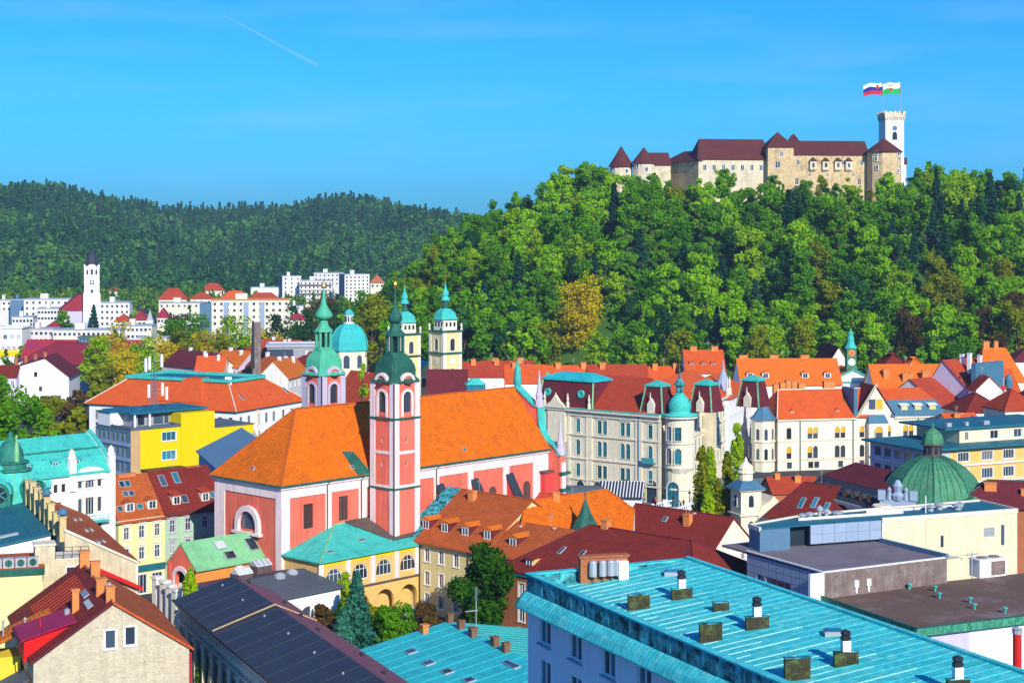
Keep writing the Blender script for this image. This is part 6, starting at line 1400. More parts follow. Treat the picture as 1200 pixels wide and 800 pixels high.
A_, an, Ln = ab((313, 403), (372, 401), 18); o = house('flat_hall', 'flat roofed grey hall with dark glass end beside the turquoise dome', (PY(313, 403, 590).x, 590), .12, 20, 16, 0, 21, 'grey_wall', 'flat', .6, 'zinc', {}, fas='zinc', far=True)
b = MB(); b.box(-.2, 9, -.2, 0, 10, 20); b.build('glass_end', 'window_glass', o)
# trees on the left
for k, (px_, yt, Y_, r, mt_, lab) in enumerate(((135, 386, 640, 10, 'leaf_yellow', 'broad golden tree crown left of the antenna mast'), (112, 402, 620, 7.5, 'leaf_lime', 'yellow green tree beside the grey school'), (190, 398, 660, 9, 'leaf_yellow', 'golden tree right of the broadest golden crown'), (215, 392, 680, 9, 'leaf_olive', 'olive tree in front of the white apartment slab'), (245, 386, 690, 9, 'leaf_yellow', 'yellow tree below the orange capped apartment slab'), (276, 374, 690, 9, 'leaf_lime', 'tall yellow green tree left of the slate slab tower'), (262, 390, 640, 8, 'leaf_olive', 'olive tree behind the orange roofs'), (314, 392, 680, 8, 'leaf_yellow', 'yellow tree right of the slate slab tower'), (165, 398, 625, 9, 'leaf_lime', 'lime tree between the two golden crowns'), (228, 372, 770, 10, 'leaf_mid', 'round dark green tree beside the white apartment slab'), (203, 377, 775, 9, 'leaf_mid', 'round green tree with a small spire behind it'), (206, 366, 820, 7, 'leaf_brown', 'reddish brown tree left of the white apartment slab'), (20, 455, 400, 8.0, 'leaf_mid', 'green tree behind the turquoise roof, touching the left edge'), (-4, 462, 395, 7, 'leaf_mid', 'large green tree cut by the left edge above the turquoise roof'), (46, 474, 410, 5.0, 'leaf_mid', 'smaller green tree right of the big ones above the turquoise roof'), (62, 466, 470, 5, 'leaf_olive', 'thin olive tree below the white gable'), (84, 462, 470, 5, 'leaf_brown', 'bare brown tree below the school'), (93, 470, 462, 4, 'leaf_olive', 'small sparse tree at the corner of the white block'), (352, 362, 780, 9, 'leaf_dark', 'dark tree mass left of the turquoise dome'), (328, 372, 760, 8, 'leaf_dark', 'dark tree behind the flat grey hall'), (376, 350, 820, 9, 'leaf_brown', 'brownish tree behind the green onion spire'), (398, 356, 800, 8, 'leaf_dark', 'dark tree behind the turquoise dome'), (436, 352, 640, 9, 'leaf_olive', 'olive green tree right of the turquoise dome'), (425, 345, 720, 8, 'leaf_mid', 'green tree behind the cathedral dome lantern'), (290, 395, 640, 6, 'leaf_lime', 'small lime tree just left of the slate slab tower'), (110, 356, 880, 5, 'needle_dark', 'dark conifer in front of the slim white church tower'), (73, 362, 860, 4, 'leaf_mid', 'green poplar left of the slim church tower'), (82, 370, 855, 4, 'leaf_mid', 'second green poplar left of the slim church tower'), (2, 440, 500, 4, 'leaf_mid', 'green bush tree in front of the pink house'), (145, 420, 600, 8, 'leaf_yellow', 'low golden tree in front of the broadest golden crown'), (120, 428, 590, 6, 'leaf_olive', 'dull olive tree right of the school'))):
    h = zat(yt, Y_); kd = 'con' if 'needle' in mt_ else 'broad'; tree((px_ - CX) * Y_ / F, Y_, 0, kd, h, r, mt_, lab, 'trees among the houses on the left', n=60, size=.85, var=k, ncl=46)
tree(*PY(425, 470, 400)[:2], 0, 'pop', 30, 2.3, 'leaf_lime', 'slim yellow green tree between the two church towers', n=60, size=.7, var=3)
# ---------------------------------------------------------------- cathedral behind the church
cat_ = thing('cathedral', 'yellow cathedral with two green topped towers and a turquoise dome', 'cathedral', (0, 0, 0))
def lathe_px(b, pxc, Y, prof, n, m=0, ph=0.0, ch=None, k=1.0):
    b.lathe((0, 0), [(hw * Y / F * k, H - (py - HY) * Y / F) for hw, py in prof], n, ph, m, ch)
def cath_tower(px_, Y, dy=0):
    o = link(None, 'bell_tower', cat_, ((px_ - CX) * Y / F, Y, 0), R(40)); s = 6.4; h = s / 2; zc = zat(388 + dy, Y)
    b = MB()
    for k in range(4): wall_face(b, Matrix.Translation((-h, -h, 0)) @ fmat(k, s, s), s, 0, zc, [(h, zat(410 + dy, Y), 1.6, 3.4, True)], th=.4)
    b.build('shaft', 'soft_yellow', o)
    w = MB()
    for k in range(4):
        T = Matrix.Translation((-h, -h, 0)) @ fmat(k, s, s)
        for x0, x1 in ((-.12, 1.0), (s - 1.0, s + .118)): w.box(x0, x1, -.12, -.005, 0, zc, T=lambda x, y, z, T=T: T @ Vector((x, y, z)))
    w.build('pilasters', 'pale_cream', o)
    for k in (0, 3):
        T = Matrix.Translation((-h, -h, 0)) @ fmat(k, s, s); put_window(o, T, h, zat(410 + dy, Y), 1.6, 3.4, 'ag', 'frame_dark', 'trim_white', 'window_glass', True, 'bell_opening')
        d = MB(); d.lathe((0, 0), [(.02, 0), (1.0, 0), (1.0, .08), (.02, .08)], 14); d.box(-.07, .07, .08, .12, -.1, .7, 1); d.box(-.1, .5, .08, .12, -.06, .06, 1); d.build('clock', ['pale_cream', 'frame_dark'], o, mtx=T @ Matrix.Translation((h, -.05, zat(422 + dy, Y))) @ Matrix.Rotation(R(90), 4, 'X'))
        for z in (436,): d = MB(); d.box(-.35, .35, -.06, .0, 0, 1.2); d.build('window', 'window_glass', o, mtx=T @ Matrix.Translation((h, -.01, zat(z + dy, Y))))
    c = MB()
    for z in (zc, zat(413.5 + dy, Y)): c.box(-h - .55, h + .55, -h - .55, h + .55, z, z + .4)
    c.build('cornice', 'copper_deep', o)
    u = MB(); u.box(-h * .72, h * .72, -h * .72, h * .72, zc + .4, zc + 3.4)
    for sx in (-1, 1):
        for sy in (-1, 1): u.lathe((sx * h, sy * h), [(.35, zc + .41), (.2, zc + 1.2), (.4, zc + 1.6), (.05, zc + 2.4)], 6)
    u.build('upper_stage', 'pale_cream', o)
    for k in (0, 3):
        T = Matrix.Translation((-h * .72, -h * .72, 0)) @ fmat(k, s * .72, s * .72)
        for x in (.2, .5, .8): d = MB(); d.poly([(p[0], -.03, p[1]) for p in arch_pts(.7, 1.3, 6)]); d.build('window', 'dark_recess', o, mtx=T @ Matrix.Translation((s * .72 * x, 0, zc + 1.4)))
    z = zc + 3.4; hb = MB(); r = h * .8
    hb.lathe((0, 0), [(r + .3, z), (r + .2, z + .3), (r * .98, z + .9), (r * .9, z + 1.8), (r * .6, z + 2.6), (r * .42, z + 3.0)], ch=.3)
    hb.lathe((0, 0), [(.75, z + 3.0), (.75, z + 5.2)], 8, m=1); hb.lathe((0, 0), [(1.25, z + 5.2), (1.3, z + 5.6), (.8, z + 6.4), (1.0, z + 7.0), (.8, z + 7.8), (.35, z + 8.6), (.12, z + 10.2)], 10)
    hb.build('helm', ['copper', 'copper_deep'], o); f_ = MB(); f_.lathe((0, 0), [(.05, z + 10), (.4, z + 10.4), (.05, z + 10.9)], 8); f_.box(-.08, .08, -.08, .08, z + 10.8, z + 13.2); f_.box(-.6, .6, -.07, .07, z + 12.2, z + 12.4); f_.build('cross', 'gold', o)
cath_tower(522, 480); cath_tower(474, 484, 3.5)
Y = 492; o = link(None, 'facade', cat_, ((507 - CX) * Y / F, Y, 0), R(28)); b = MB(); W7 = 5.2
pts = [(-W7, 0), (W7, 0), (W7, zat(440, Y)), (4.0, zat(437, Y)), (3.0, zat(431, Y)), (1.6, zat(426.5, Y)), (0, zat(425, Y)), (-1.6, zat(426.5, Y)), (-3.0, zat(431, Y)), (-4.0, zat(437, Y)), (-W7, zat(440, Y))]
b.prism(pts, lambda x, z: (x, 0, z), lambda x, z: (x, .8, z)); b.box(-W7 - .2, W7 + .2, -.3, -.003, zat(442.5, Y), zat(441, Y), 1); b.build('wall', ['soft_yellow', 'trim_white'], o)
b = MB(); b.prism([(0.95 * math.cos(a * math.pi / 5), 1.2 * math.sin(a * math.pi / 5)) for a in range(10)], lambda x, z: (x, -.06, zat(435, Y) + z), lambda x, z: (x, .01, zat(435, Y) + z)); b.build('oval_window', 'window_glass', o)
for x in (-2.6, 2.6, 0): b = MB(); b.poly([(p[0], -.05, p[1]) for p in arch_pts(1.6, 3)]); b.build('window', 'window_glass', o, loc=(x, 0, zat(453, Y)))
b = MB(); q = [(-W7, zat(441, Y))] + [(x, z + .3) for x, z in reversed(pts[2:])] ; b.prism([(-W7, 14), (W7, 14)] + [(x * 1.02, z + .25) for x, z in pts[2:]], lambda x, z: (x, .82, z), lambda x, z: (x, 30, z)); b.build('barrel_roof', 'copper_blue', o)
Y = 480; o = link(None, 'dome', cat_, ((409 - CX) * Y / F, Y, 0), R(20)); b = MB(); lathe_px(b, 0, Y, [(21.5, 470), (21.5, 410)], 8); b.build('drum', 'stone_white', o)
b = MB(); lathe_px(b, 0, Y, [(23.5, 410), (23.5, 408), (22.5, 406), (22.0, 400), (20.0, 393), (15.5, 385.5), (9.5, 380.5), (5.5, 378.8)], 8); dm = b.build('dome_shell', 'copper_teal', o)
b = MB()
for k in range(8):
    a = k * math.pi / 4
    pr = [(22.3, 406), (22.0, 400), (20.0, 393), (15.5, 385.5), (9.5, 380.5)]
    for p_, q_ in zip(pr, pr[1:]): b.tube(*[(hw * Y / F * math.cos(a), hw * Y / F * math.sin(a), zat(py, Y)) for hw, py in (p_, q_)], .16, n=4)
b.build('dome_ribs', 'copper', dm, kind='stuff')
b = MB(); lathe_px(b, 0, Y, [(6.5, 379), (6.5, 377.8), (4.2, 377.7), (4.2, 370), (6.3, 369.8), (6.3, 368.8)], 8, 0); b.build('lantern', 'bright_white', o)
for k in range(8):
    a = k * math.pi / 4 + math.pi / 8; r = 4.0 * Y / F; b = MB(); b.poly([(p[0], -.03, p[1]) for p in arch_pts(.45, 1.4, 6)]); b.build('window', 'dark_recess', o, mtx=Matrix.Translation((r * math.sin(a), -r * math.cos(a), zat(377, Y))) @ Matrix.Rotation(a, 4, 'Z'))
    r = 21.5 * Y / F * math.cos(math.pi / 8); b = MB(); b.poly([(p[0], -.05, p[1]) for p in arch_pts(1.7, 3.6, 8)]); b.box(-1.2, -.86, -.15, .02, -.1, 2.8, 1); b.box(.86, 1.2, -.15, .02, -.1, 2.8, 1); b.build('window', ['window_glass', 'pale_cream'], o, mtx=Matrix.Translation((r * math.sin(a), -r * math.cos(a), zat(430, Y))) @ Matrix.Rotation(a, 4, 'Z'))
b = MB(); lathe_px(b, 0, Y, [(6.3, 368.8), (5.8, 366.5), (4.2, 364), (2, 362.5), (.4, 362)], 10); b.build('lantern_cap', 'copper', o, smooth=True); b = MB(); b.lathe((0, 0), [(.05, 39.2), (.4, 39.6), (.05, 40)], 8); b.box(-.07, .07, -.07, .07, 40, 41.6); b.build('finial', 'gold', o)
house('nave_house', 'red roofed cream house wedged between the cathedral dome and the red church tower', tuple(PY(430, 445, 455))[:2], R(40), 12, 16, 0, 15.5, 'pale_cream', 'gable', 7, 'red_tile', {0: [(1.5, 2, 3, 1.2, '')], 3: [(1.5, 2, 4, 1.2, '')]}, far=True, ax='y')
house('nave_house', 'orange roofed low house behind the turquoise dome drum', tuple(PY(428, 435, 500))[:2], R(20), 14, 12, 0, 17, 'pale_cream', 'hip', 6, 'vermilion_tile', {}, far=True)
# ---------------------------------------------------------------- ornate cream corner building on the square
pA = P(630, 475, 20); pB = P(775, 486.5, 20); d = pB - pA; an = math.atan2(d.y, d.x); LC = d.length
hc = thing('corner_building', 'ornate cream palace with corner onion dome, mansard pavilion and blue windows', 'building', (pA.x, pA.y, 0), an)
def xl(px_, y=0):   # distance along the front of a photo column
    k = (px_ - CX) / F; ca, sa = math.cos(an), math.sin(an); return (k * pA.y - pA.x) / (ca - k * sa)
ZC = 20.0; DC = 24
b = MB(); ww = []
for px_ in (650.5, 655.8): pass
rowsz = [(ZC - 5.4, 3.0, 't'), (ZC - 10.6, 3.5, 'at'), (ZC - 15.6, 2.9, 't')]
for px_ in (677.5, 702.5, 708.8, 729.5, 736, 762): 
    for z, h, st in rowsz: ww.append((xl(px_), z, 1.15, h, st))
for px_ in (650, 655.5): ww.append((xl(px_), ZC - 5.4, .95, 3.0, 't'))
gates = [(xl(x), .2, 2.2, 3.2, True) for x in (680, 700, 720, 740)] + [(xl(763.5), .1, 2.8, 5.2, True)]
wall_face(b, fmat(0, LC, DC), LC, 0, ZC, [(w[0], w[1], w[2], w[3], 'a' in w[4]) for w in ww] + gates, th=.35)
wall_face(b, fmat(2, LC, DC), LC, 0, ZC, []); wall_face(b, fmat(3, LC, DC), DC, 0, ZC, [])
b.build('wall', 'stone_white', hc)
for w in ww: put_window(hc, fmat(0, LC, DC), w[0], w[1], w[2], w[3], w[4] + ('h' if w[4] == 't' and w[1] > 12 else ''), 'frame_teal', 'trim_stone', 'teal_glass')
for g_ in gates: put_window(hc, fmat(0, LC, DC), *g_[:4], 'a3t', 'frame_dark', 'trim_stone', 'window_glass', name='doorway')
c = MB(); c.box(-.5, LC, -.9, -.003, ZC - .55, ZC - .05); c.box(-.2, LC, -.35, -.004, ZC - 1.6, ZC - 1.3); c.build('cornice', 'trim_stone', hc)
c = MB(); c.box(-.6, LC, -1.0, .1, ZC - .05, ZC + .2); c.build('gutter', 'copper', hc)
for z in (ZC - 6.2, ZC - 11.6, ZC - 16.4): c = MB(); c.box(-.1, LC, -.28, -.005, z, z + .35); c.build('string_course', 'trim_stone', hc)
for px_ in (634, 640, 667, 688.5, 692.5, 746.5, 751, 773): c = MB(); u = xl(px_); c.box(u - .4, u + .4, -.2, -.002, 0, ZC - .6); c.build('pilaster', 'stone_white', hc)
for px_ in (749,): c = MB(); u = xl(px_); c.tube((u, -.3, 0), (u, -.3, ZC), .12, n=5); c.build('downpipe', 'blue_lead', hc)
c = MB(); u = xl(762); c.box(u - 1.6, u + 1.6, -1.2, -.01, ZC - 11.0, ZC - 10.75); c.box(u - 1.6, u + 1.6, -1.2, -1.12, ZC - 10.75, ZC - 9.7); c.build('balcony', 'frame_teal', hc)
c = MB(); u0, u1 = xl(641), xl(666); c.prism([(u0, ZC), (u1, ZC), (u1 - .6, ZC + .6), ((u0 + u1) / 2 + 1.2, ZC + 1.4), ((u0 + u1) / 2, ZC + 2.9), ((u0 + u1) / 2 - 1.2, ZC + 1.4), (u0 + .6, ZC + .6)], lambda x, z: (x, -1.2, z), lambda x, z: (x, -.2, z)); c.box(u0 + .6, u1 - .6, -.6, -.01, ZC - 8, ZC - .6); c.build('pediment', 'stone_white', hc)
for px_ in (640, 653, 667, 692): c = MB(); u = xl(px_); c.lathe((u, -.6), [(.4, ZC + .2), (.4, ZC + 1.4), (.2, ZC + 1.6), (.35, ZC + 2.2), (.12, ZC + 3.0), (.2, ZC + 3.2), (.02, ZC + 3.5)], 8); c.build('statue', 'trim_stone', hc)
# main roof and left mansard pavilion
rf = [[(-.5, -.5, ZC + .2), (LC - 1, -.5, ZC + .2), (LC - 9, 10, ZC + 7.2), (-.5, 10, ZC + 7.2)], [(-.5, 10, ZC + 7.2), (LC - 9, 10, ZC + 7.2), (LC - 9, 22, ZC + 2), (-.5, 22, ZC + 2)], [(LC - 1, -.5, ZC + .2), (LC + 2, 22, ZC + 2), (LC - 9, 22, ZC + 2), (LC - 9, 10, ZC + 7.2)]]
roof_mesh(hc, rf, 'red_tile')
u0, u1 = xl(631), xl(695); c = MB(); c.loft([[(u0, -.3, ZC + .2), (u1, -.3, ZC + .2), (u1, 9, ZC + .2), (u0, 9, ZC + .2)], [(u0 + .6, 1.2, ZC + 6.2), (u1 - .8, 1.2, ZC + 6.2), (u1 - .8, 8.2, ZC + 6.2), (u0 + .6, 8.2, ZC + 6.2)]]); mp_ = c.build('mansard', 'wine_tile', hc)
c = MB(); c.loft([[(u0 + .2, .8, ZC + 6.2), (u1 - .4, .8, ZC + 6.2), (u1 - .4, 8.6, ZC + 6.2), (u0 + .2, 8.6, ZC + 6.2)], [(u0 + .2, .8, ZC + 6.6), (u1 - .4, .8, ZC + 6.6), (u1 - .4, 8.6, ZC + 6.6), (u0 + .2, 8.6, ZC + 6.6)], [(u0 + 3.5, 4, ZC + 8), (u1 - 3.5, 4, ZC + 8), (u1 - 3.5, 5.5, ZC + 8), (u0 + 3.5, 5.5, ZC + 8)]]); c.build('mansard_cap', 'copper_blue', mp_)
for (x, y0) in ((u0, -.3), (u1, -.3)): c = MB(); c.tube((x, y0, ZC + .2), (x + (.6 if x == u0 else -.8), 1.2, ZC + 6.2), .22, n=5); c.build('hip_cap', 'copper_light', mp_)
for px_ in (641, 680): 
    u = xl(px_); c = MB(); c.lathe((0, 0), [(.9, -.2), (.9, .7), (.55, .71), (.55, .5)], 12); c.build('round_dormer', 'copper', mp_, mtx=Matrix.Translation((u, .75, ZC + 3.4)) @ Matrix.Rotation(R(90), 4, 'X')); 
# rounded corner bay with its dome
cu = LC + 3.0; cy = 2.9; c = MB(); c.lathe((cu, cy), [(3.3, 0), (3.3, ZC)], 20); c.build('corner_bay', 'stone_white', hc)
for a, w_ in ((-12, 0), (26, 1)):
    for z, h, st in rowsz[:2]:
        aa = R(a); T = Matrix.Translation((cu + 3.22 * math.sin(aa), cy - 3.22 * math.cos(aa), z)) @ Matrix.Rotation(aa, 4, 'Z'); me, pm = win_mesh(1.5, h, 'ta' if 'a' in st else 't', 'frame_teal', 'trim_stone', False)
        o = link(me, 'window', hc, mtx=T @ Matrix.Translation((0, -.22, 0))); k = ('cb', h)
        if k not in PC: PC[k] = pm('pane', 'teal_glass')
        link(PC[k], 'pane', o)
aa = R(8); T = Matrix.Translation((cu + 3.22 * math.sin(aa), cy - 3.22 * math.cos(aa), .1)) @ Matrix.Rotation(aa, 4, 'Z'); me, pm = win_mesh(2.8, 5.4, 'a3t', 'frame_teal', 'trim_white', False); o = link(me, 'doorway', hc, mtx=T @ Matrix.Translation((0, -.4, 0))); link(pm('pane', 'teal_glass'), 'pane', o)
for z, q in ((ZC - .5, .8), (ZC - 6.2, .25), (ZC - 11.6, .25), (ZC - 16.4, .3)): c = MB(); c.lathe((cu, cy), [(3.31, z), (3.3 + q, z), (3.3 + q, z + .4), (3.31, z + .4)], 20); c.build('bay_cornice', 'trim_stone', hc)
c = MB(); c.lathe((cu, cy), [(3.35, ZC - 11.5), (2.5, ZC - 13), (1.0, ZC - 14.6), (.3, ZC - 15)], 12); c.build('bay_corbel', 'trim_stone', hc, loc=(.4, -.6, 0))
c = MB(); c.lathe((cu, cy), [(4.2, ZC - .08), (4.2, ZC + .3), (2.4, ZC + .5), (2.45, ZC + 1.1), (2.7, ZC + 1.8), (2.55, ZC + 2.7), (1.9, ZC + 3.8), (1.2, ZC + 4.5), (.95, ZC + 5)], 16); od = c.build('onion_dome', 'copper', hc, smooth=True)
c = MB(); c.lathe((cu, cy), [(.8, ZC + 4.9), (.8, ZC + 6.6), (1.4, ZC + 6.7), (1.2, ZC + 7.2), (.5, ZC + 8), (.25, ZC + 8.4), (.28, ZC + 9.2), (.05, ZC + 11)], 10); c.build('lantern', 'copper_stained', od)
for (ux, uy) in ((xl(763), .6), (LC + 4.4, 10), (LC + 7.5, 26)):
    c = MB(); c.loft([[(ux - 3, uy - .6, ZC + .2), (ux + 3, uy - .6, ZC + .2), (ux + 3, uy + 5, ZC + .2), (ux - 3, uy + 5, ZC + .2)], [(ux - 2, uy + .4, ZC + 6.2), (ux + 2, uy + .4, ZC + 6.2), (ux + 2, uy + 4, ZC + 6.2), (ux - 2, uy + 4, ZC + 6.2)]]); t_ = c.build('roof_pavilion', 'wine_tile', hc)
    c = MB(); c.loft([[(ux - 2.3, uy + .1, ZC + 6.2), (ux + 2.3, uy + .1, ZC + 6.2), (ux + 2.3, uy + 4.3, ZC + 6.2), (ux - 2.3, uy + 4.3, ZC + 6.2)], [(ux - 2.3, uy + .1, ZC + 6.5), (ux + 2.3, uy + .1, ZC + 6.5), (ux + 2.3, uy + 4.3, ZC + 6.5), (ux - 2.3, uy + 4.3, ZC + 6.5)], [(ux - .3, uy + 2, ZC + 7.5), (ux + .3, uy + 2, ZC + 7.5), (ux + .3, uy + 2.4, ZC + 7.5), (ux - .3, uy + 2.4, ZC + 7.5)]]); c.build('pavilion_cap', 'copper', t_)
    for sx in (-1, 1): c = MB(); c.tube((ux + 3 * sx, uy - .6, ZC + .2), (ux + 2 * sx, uy + .4, ZC + 6.2), .2, n=4); c.build('hip_cap', 'copper_light', t_)
    c = MB(); c.prism([(-.9, ZC + .3), (.9, ZC + .3), (.9, ZC + 2.3), (0, ZC + 3.6), (-.9, ZC + 2.3)], lambda x, z: (ux + x, uy - .9, z), lambda x, z: (ux + x, uy + .3, z)); c.lathe((ux, uy - .9), [(.2, ZC + 3.5), (.05, ZC + 5)], 6); c.build('stone_dormer', 'trim_stone', t_)
# right side of the corner building
pC_, pD_ = P(813, 480, 20), P(852, 462, 20); d = pD_ - pC_; an2 = math.atan2(d.y, d.x); L2 = d.length
hr = thing('side_wing', 'cream side wing of rhythmic pilasters running back from the onion domed corner', 'building', (pC_.x, pC_.y, 0), an2)
b = MB(); us = [2.2 + 3.6 * k for k in range(int(L2 / 3.6))]; w_ = [(u, z, 1.9, h, False) for u in us for z, h, st in rowsz]
wall_face(b, fmat(0, L2, 18), L2, 0, 20, w_)
for k in (1, 2, 3): wall_face(b, fmat(k, L2, 18), 18 if k != 2 else L2, 0, 20, [])
b.build('wall', 'stone_white', hr)
for w in w_: put_window(hr, fmat(0, L2, 18), *w[:4], 't', 'frame_teal', 'trim_stone', 'window_glass')
for z in (4.2, 8.6, 13.8): c = MB(); c.box(0, L2, -.45, -.003, z, z + .4); c.build('string_course', 'trim_stone', hr)
c = MB(); c.box(0, L2, -.8, -.003, 19.4, 19.95); c.build('cornice', 'trim_stone', hr); roof(hr, 'gable', L2, 18, 20, 6, 'vermilion_tile')
for y in (4, 11): skylight(hr, (L2 * .3 + y, 3.5, 20 + 6 * 3.5 / 9 + .3), (1, 0, 0), (0, 9, 6), 1.6, 1.2, 'teal_glass')
c = MB(); c.lathe((L2 + 2.5, 1.5), [(2.6, 0), (2.6, 18.5), (3.1, 18.6), (3.0, 19.2), (2.2, 20), (1.9, 22.5), (1.0, 24.5), (.3, 26), (.1, 28.5)], 10, m=0); c.build('turret', 'steel_panel', hr)
for a in (-10, 35, -60):
    for z in (6.5, 11, 15.2): aa = R(a); c = MB(); c.poly([(p[0], -.05, p[1]) for p in arch_pts(1.1, 2.4, 6)]); c.build('window', 'window_glass', hr, mtx=Matrix.Translation((L2 + 2.5 + 2.55 * math.sin(aa), 1.5 - 2.55 * math.cos(aa), z)) @ Matrix.Rotation(aa, 4, 'Z'))
for yy in (0, 7): c = MB(); c.lathe((L2 - 2 + yy * .4, -.5), [(.5, 20), (.5, 21.4), (.2, 21.8), (.3, 23), (.05, 24.5)], 7); c.build('finial', 'trim_stone', hr)
# white building receding behind it
A_, an, Ln = ab((854, 468), (886, 455), 19); o = house('white_corner_house', 'plain white house with bright red roof behind the grey corner turret', A_, an, 26, 15, 0, 19, 'bright_white', 'hip', 5, 'vermilion_tile', {0: [(1.8, 2.2, 6, 1.1, ''), (5.6, 2.2, 6, 1.1, ''), (9.6, 2.2, 6, 1.1, '')], 3: [(2, 2.2, 3, 1.1, '')]}, far=True)
# ---------------------------------------------------------------- cream palace with orange blinds
pA = Vector((67.8, 435.3, 13.4)); pB = Vector((113.7, 444.9, 13.4)); d = pB - pA; an = math.atan2(d.y, d.x); LP = d.length
hp = thing('palace', 'long cream palace with stepped gable, ochre blinds and a blue pointed corner turret', 'building', (pA.x, pA.y, 0), an)
xp = lambda px_: ((px_ - CX) / F * pA.y - pA.x) / (math.cos(an) - (px_ - CX) / F * math.sin(an))
b = MB(); ww = []
zA, zB = 13.4 - 5.3, 13.4 - 10.3
for px_, big_ in ((924.5, 0), (949, 1), (955.5, 1), (981, 1), (987.7, 1), (1010, 0), (1029, 2), (1041, 0), (1061, 1), (1067.5, 1), (1090.5, 1), (1097, 1)):
    w = 1.25 if big_ < 2 else 1.7
    ww.append((xp(px_), zA, w, 2.9, 'ato' if px_ != 924.5 else 'at')); ww.append((xp(px_), zB, w, 3.1, 'ato' if px_ in (949, 924.5) else 'at'))
for px_ in (925, 950, 957, 985, 1010): ww.append((xp(px_), .6, 1.3, 1.6, 't'))
wall_face(b, fmat(0, LP, 15), LP, 0, 13.4, [(w[0], w[1], w[2], w[3], 'a' in w[4]) for w in ww])
for k in (1, 2, 3): wall_face(b, fmat(k, LP, 15), 15 if k != 2 else LP, 0, 13.4, [(3 + 3 * j, z, 1.2, 2.8, False) for j in range(4) for z in (zA, zB)] if k == 3 else [])
g0, g1, gx = xp(1004), xp(1048), xp(1026); zg = 13.4 + 7.6
b.poly([(g0, 0, 13.4), (g1, 0, 13.4), (gx, 0, zg)]); b.build('wall', 'pale_cream', hp)
for w in ww: put_window(hp, fmat(0, LP, 15), w[0], w[1], w[2], w[3], w[4], 'frame_dark', 'trim_stone', 'window_glass')
for j in range(4):
    for z in (zA, zB): put_window(hp, fmat(3, LP, 15), 3 + 3 * j, z, 1.2, 2.8, 't', 'frame_dark', 'trim_stone', 'window_glass')
c = MB(); c.box(-.2, g0, -.5, -.003, 12.75, 13.35); c.box(g1, LP + .2, -.5, -.003, 12.75, 13.35); c.build('cornice', 'trim_stone', hp)
for z in (13.4 - 5.9, 13.4 - 10.8): c = MB(); c.box(-.1, LP, -.2, -.004, z, z + .3); c.build('string_course', 'trim_stone', hp)
for px_ in (937.5, 999.5, 1076): c = MB(); u = xp(px_); c.tube((u, -.25, 0), (u, -.25, 13.2), .11, n=5); c.build('downpipe', 'copper_deep', hp)
w3 = MB(); u = xp(1026); w3.box(u - 2.2, u + 2.2, -.12, 0, 15.0, 18.0, 1); w3.box(u - 1.9, u - .1, -.16, -.12, 15.2, 17.8); w3.box(u + .1, u + 1.9, -.16, -.12, 15.2, 17.8, 2); w3.build('gable_window', ['window_glass', 'trim_stone', 'ochre_shutter'], hp)
c = MB(); c.box(u - 2.6, u + 2.6, -1.9, -.01, 0, 11.8); c.loft([[(u - 2.8, -2.1, 11.8), (u + 2.8, -2.1, 11.8), (u + 2.8, -.02, 11.8), (u - 2.8, -.02, 11.8)], [(u - 2.2, -.6, 13.8), (u + 2.2, -.6, 13.8), (u + 2.2, -.02, 13.8), (u - 2.2, -.02, 13.8)]], 1); ob = c.build('oriel', ['pale_cream', 'blue_lead'], hp)
for z, st in ((zA, 'ato'), (zB, 'at')): put_window(ob, Matrix.Translation((0, -2.1, 0)), u, z, 2.0, 2.9, st, 'frame_dark', 'trim_stone', 'window_glass')
e = MB(); e.box(0, 0.01, 0, .01, 0, .01)
hgt = 6.6; x0, x1 = xp(911), g0
roof_mesh(hp, [[(x0 - .3, -.6, 13.4), (gx, -.6, 13.4), (gx, 7.5, 13.4 + hgt), (x0 + 3, 7.5, 13.4 + hgt)], [(x0 - .3, 15.6, 13.4), (x0 - .3, -.6, 13.4), (x0 + 3, 7.5, 13.4 + hgt)], [(gx, 15.6, 13.4), (x0 - .3, 15.6, 13.4), (x0 + 3, 7.5, 13.4 + hgt), (gx, 7.5, 13.4 + hgt)]], 'vermilion_tile', ridge=[((x0 + 3, 7.5, 13.4 + hgt), (gx, 7.5, 13.4 + hgt)), ((x0 - .3, -.6, 13.4), (x0 + 3, 7.5, 13.4 + hgt))], rmat='trim_stone')
roof_mesh(hp, [[(g0 - .4, -.5, 13.1), (gx, -.5, zg + .4), (gx, 9, zg + .4), (g0 - .4, 9, 13.1)], [(gx, -.5, zg + .4), (g1 + .4, -.5, 13.1), (g1 + .4, 9, 13.1), (gx, 9, zg + .4)]], 'dark_red_tile')
c = MB(); c.prism([(-.1, 0), (.5, 0), (.5, .45), (-.1, .45)], lambda a, z: (g0 - .4 + a, -.75, 13.2 + z), lambda a, z: (gx + a - .2, -.75, zg + .4 + z)); c.build('gable_coping', 'trim_stone', hp)
c = MB(); c.box(g0 - .9, g0 + .1, -.3, 7.6, 13.4, 20.6); c.build('blue_gutter_wall', 'blue_lead', hp)
xm0, xm1 = g1 - 1, LP
mn = roof_mesh(hp, [[(xm0, -.5, 13.4), (xm1 + .3, -.5, 13.4), (xm1 - 2.6, 2.4, 17.2), (xm0, 2.4, 17.2)], [(xm1 + .3, -.5, 13.4), (xm1 + .3, 15, 13.4), (xm1 - 2.6, 12, 17.2), (xm1 - 2.6, 2.4, 17.2)]], 'blue_lead', name='mansard', seam=1.2)
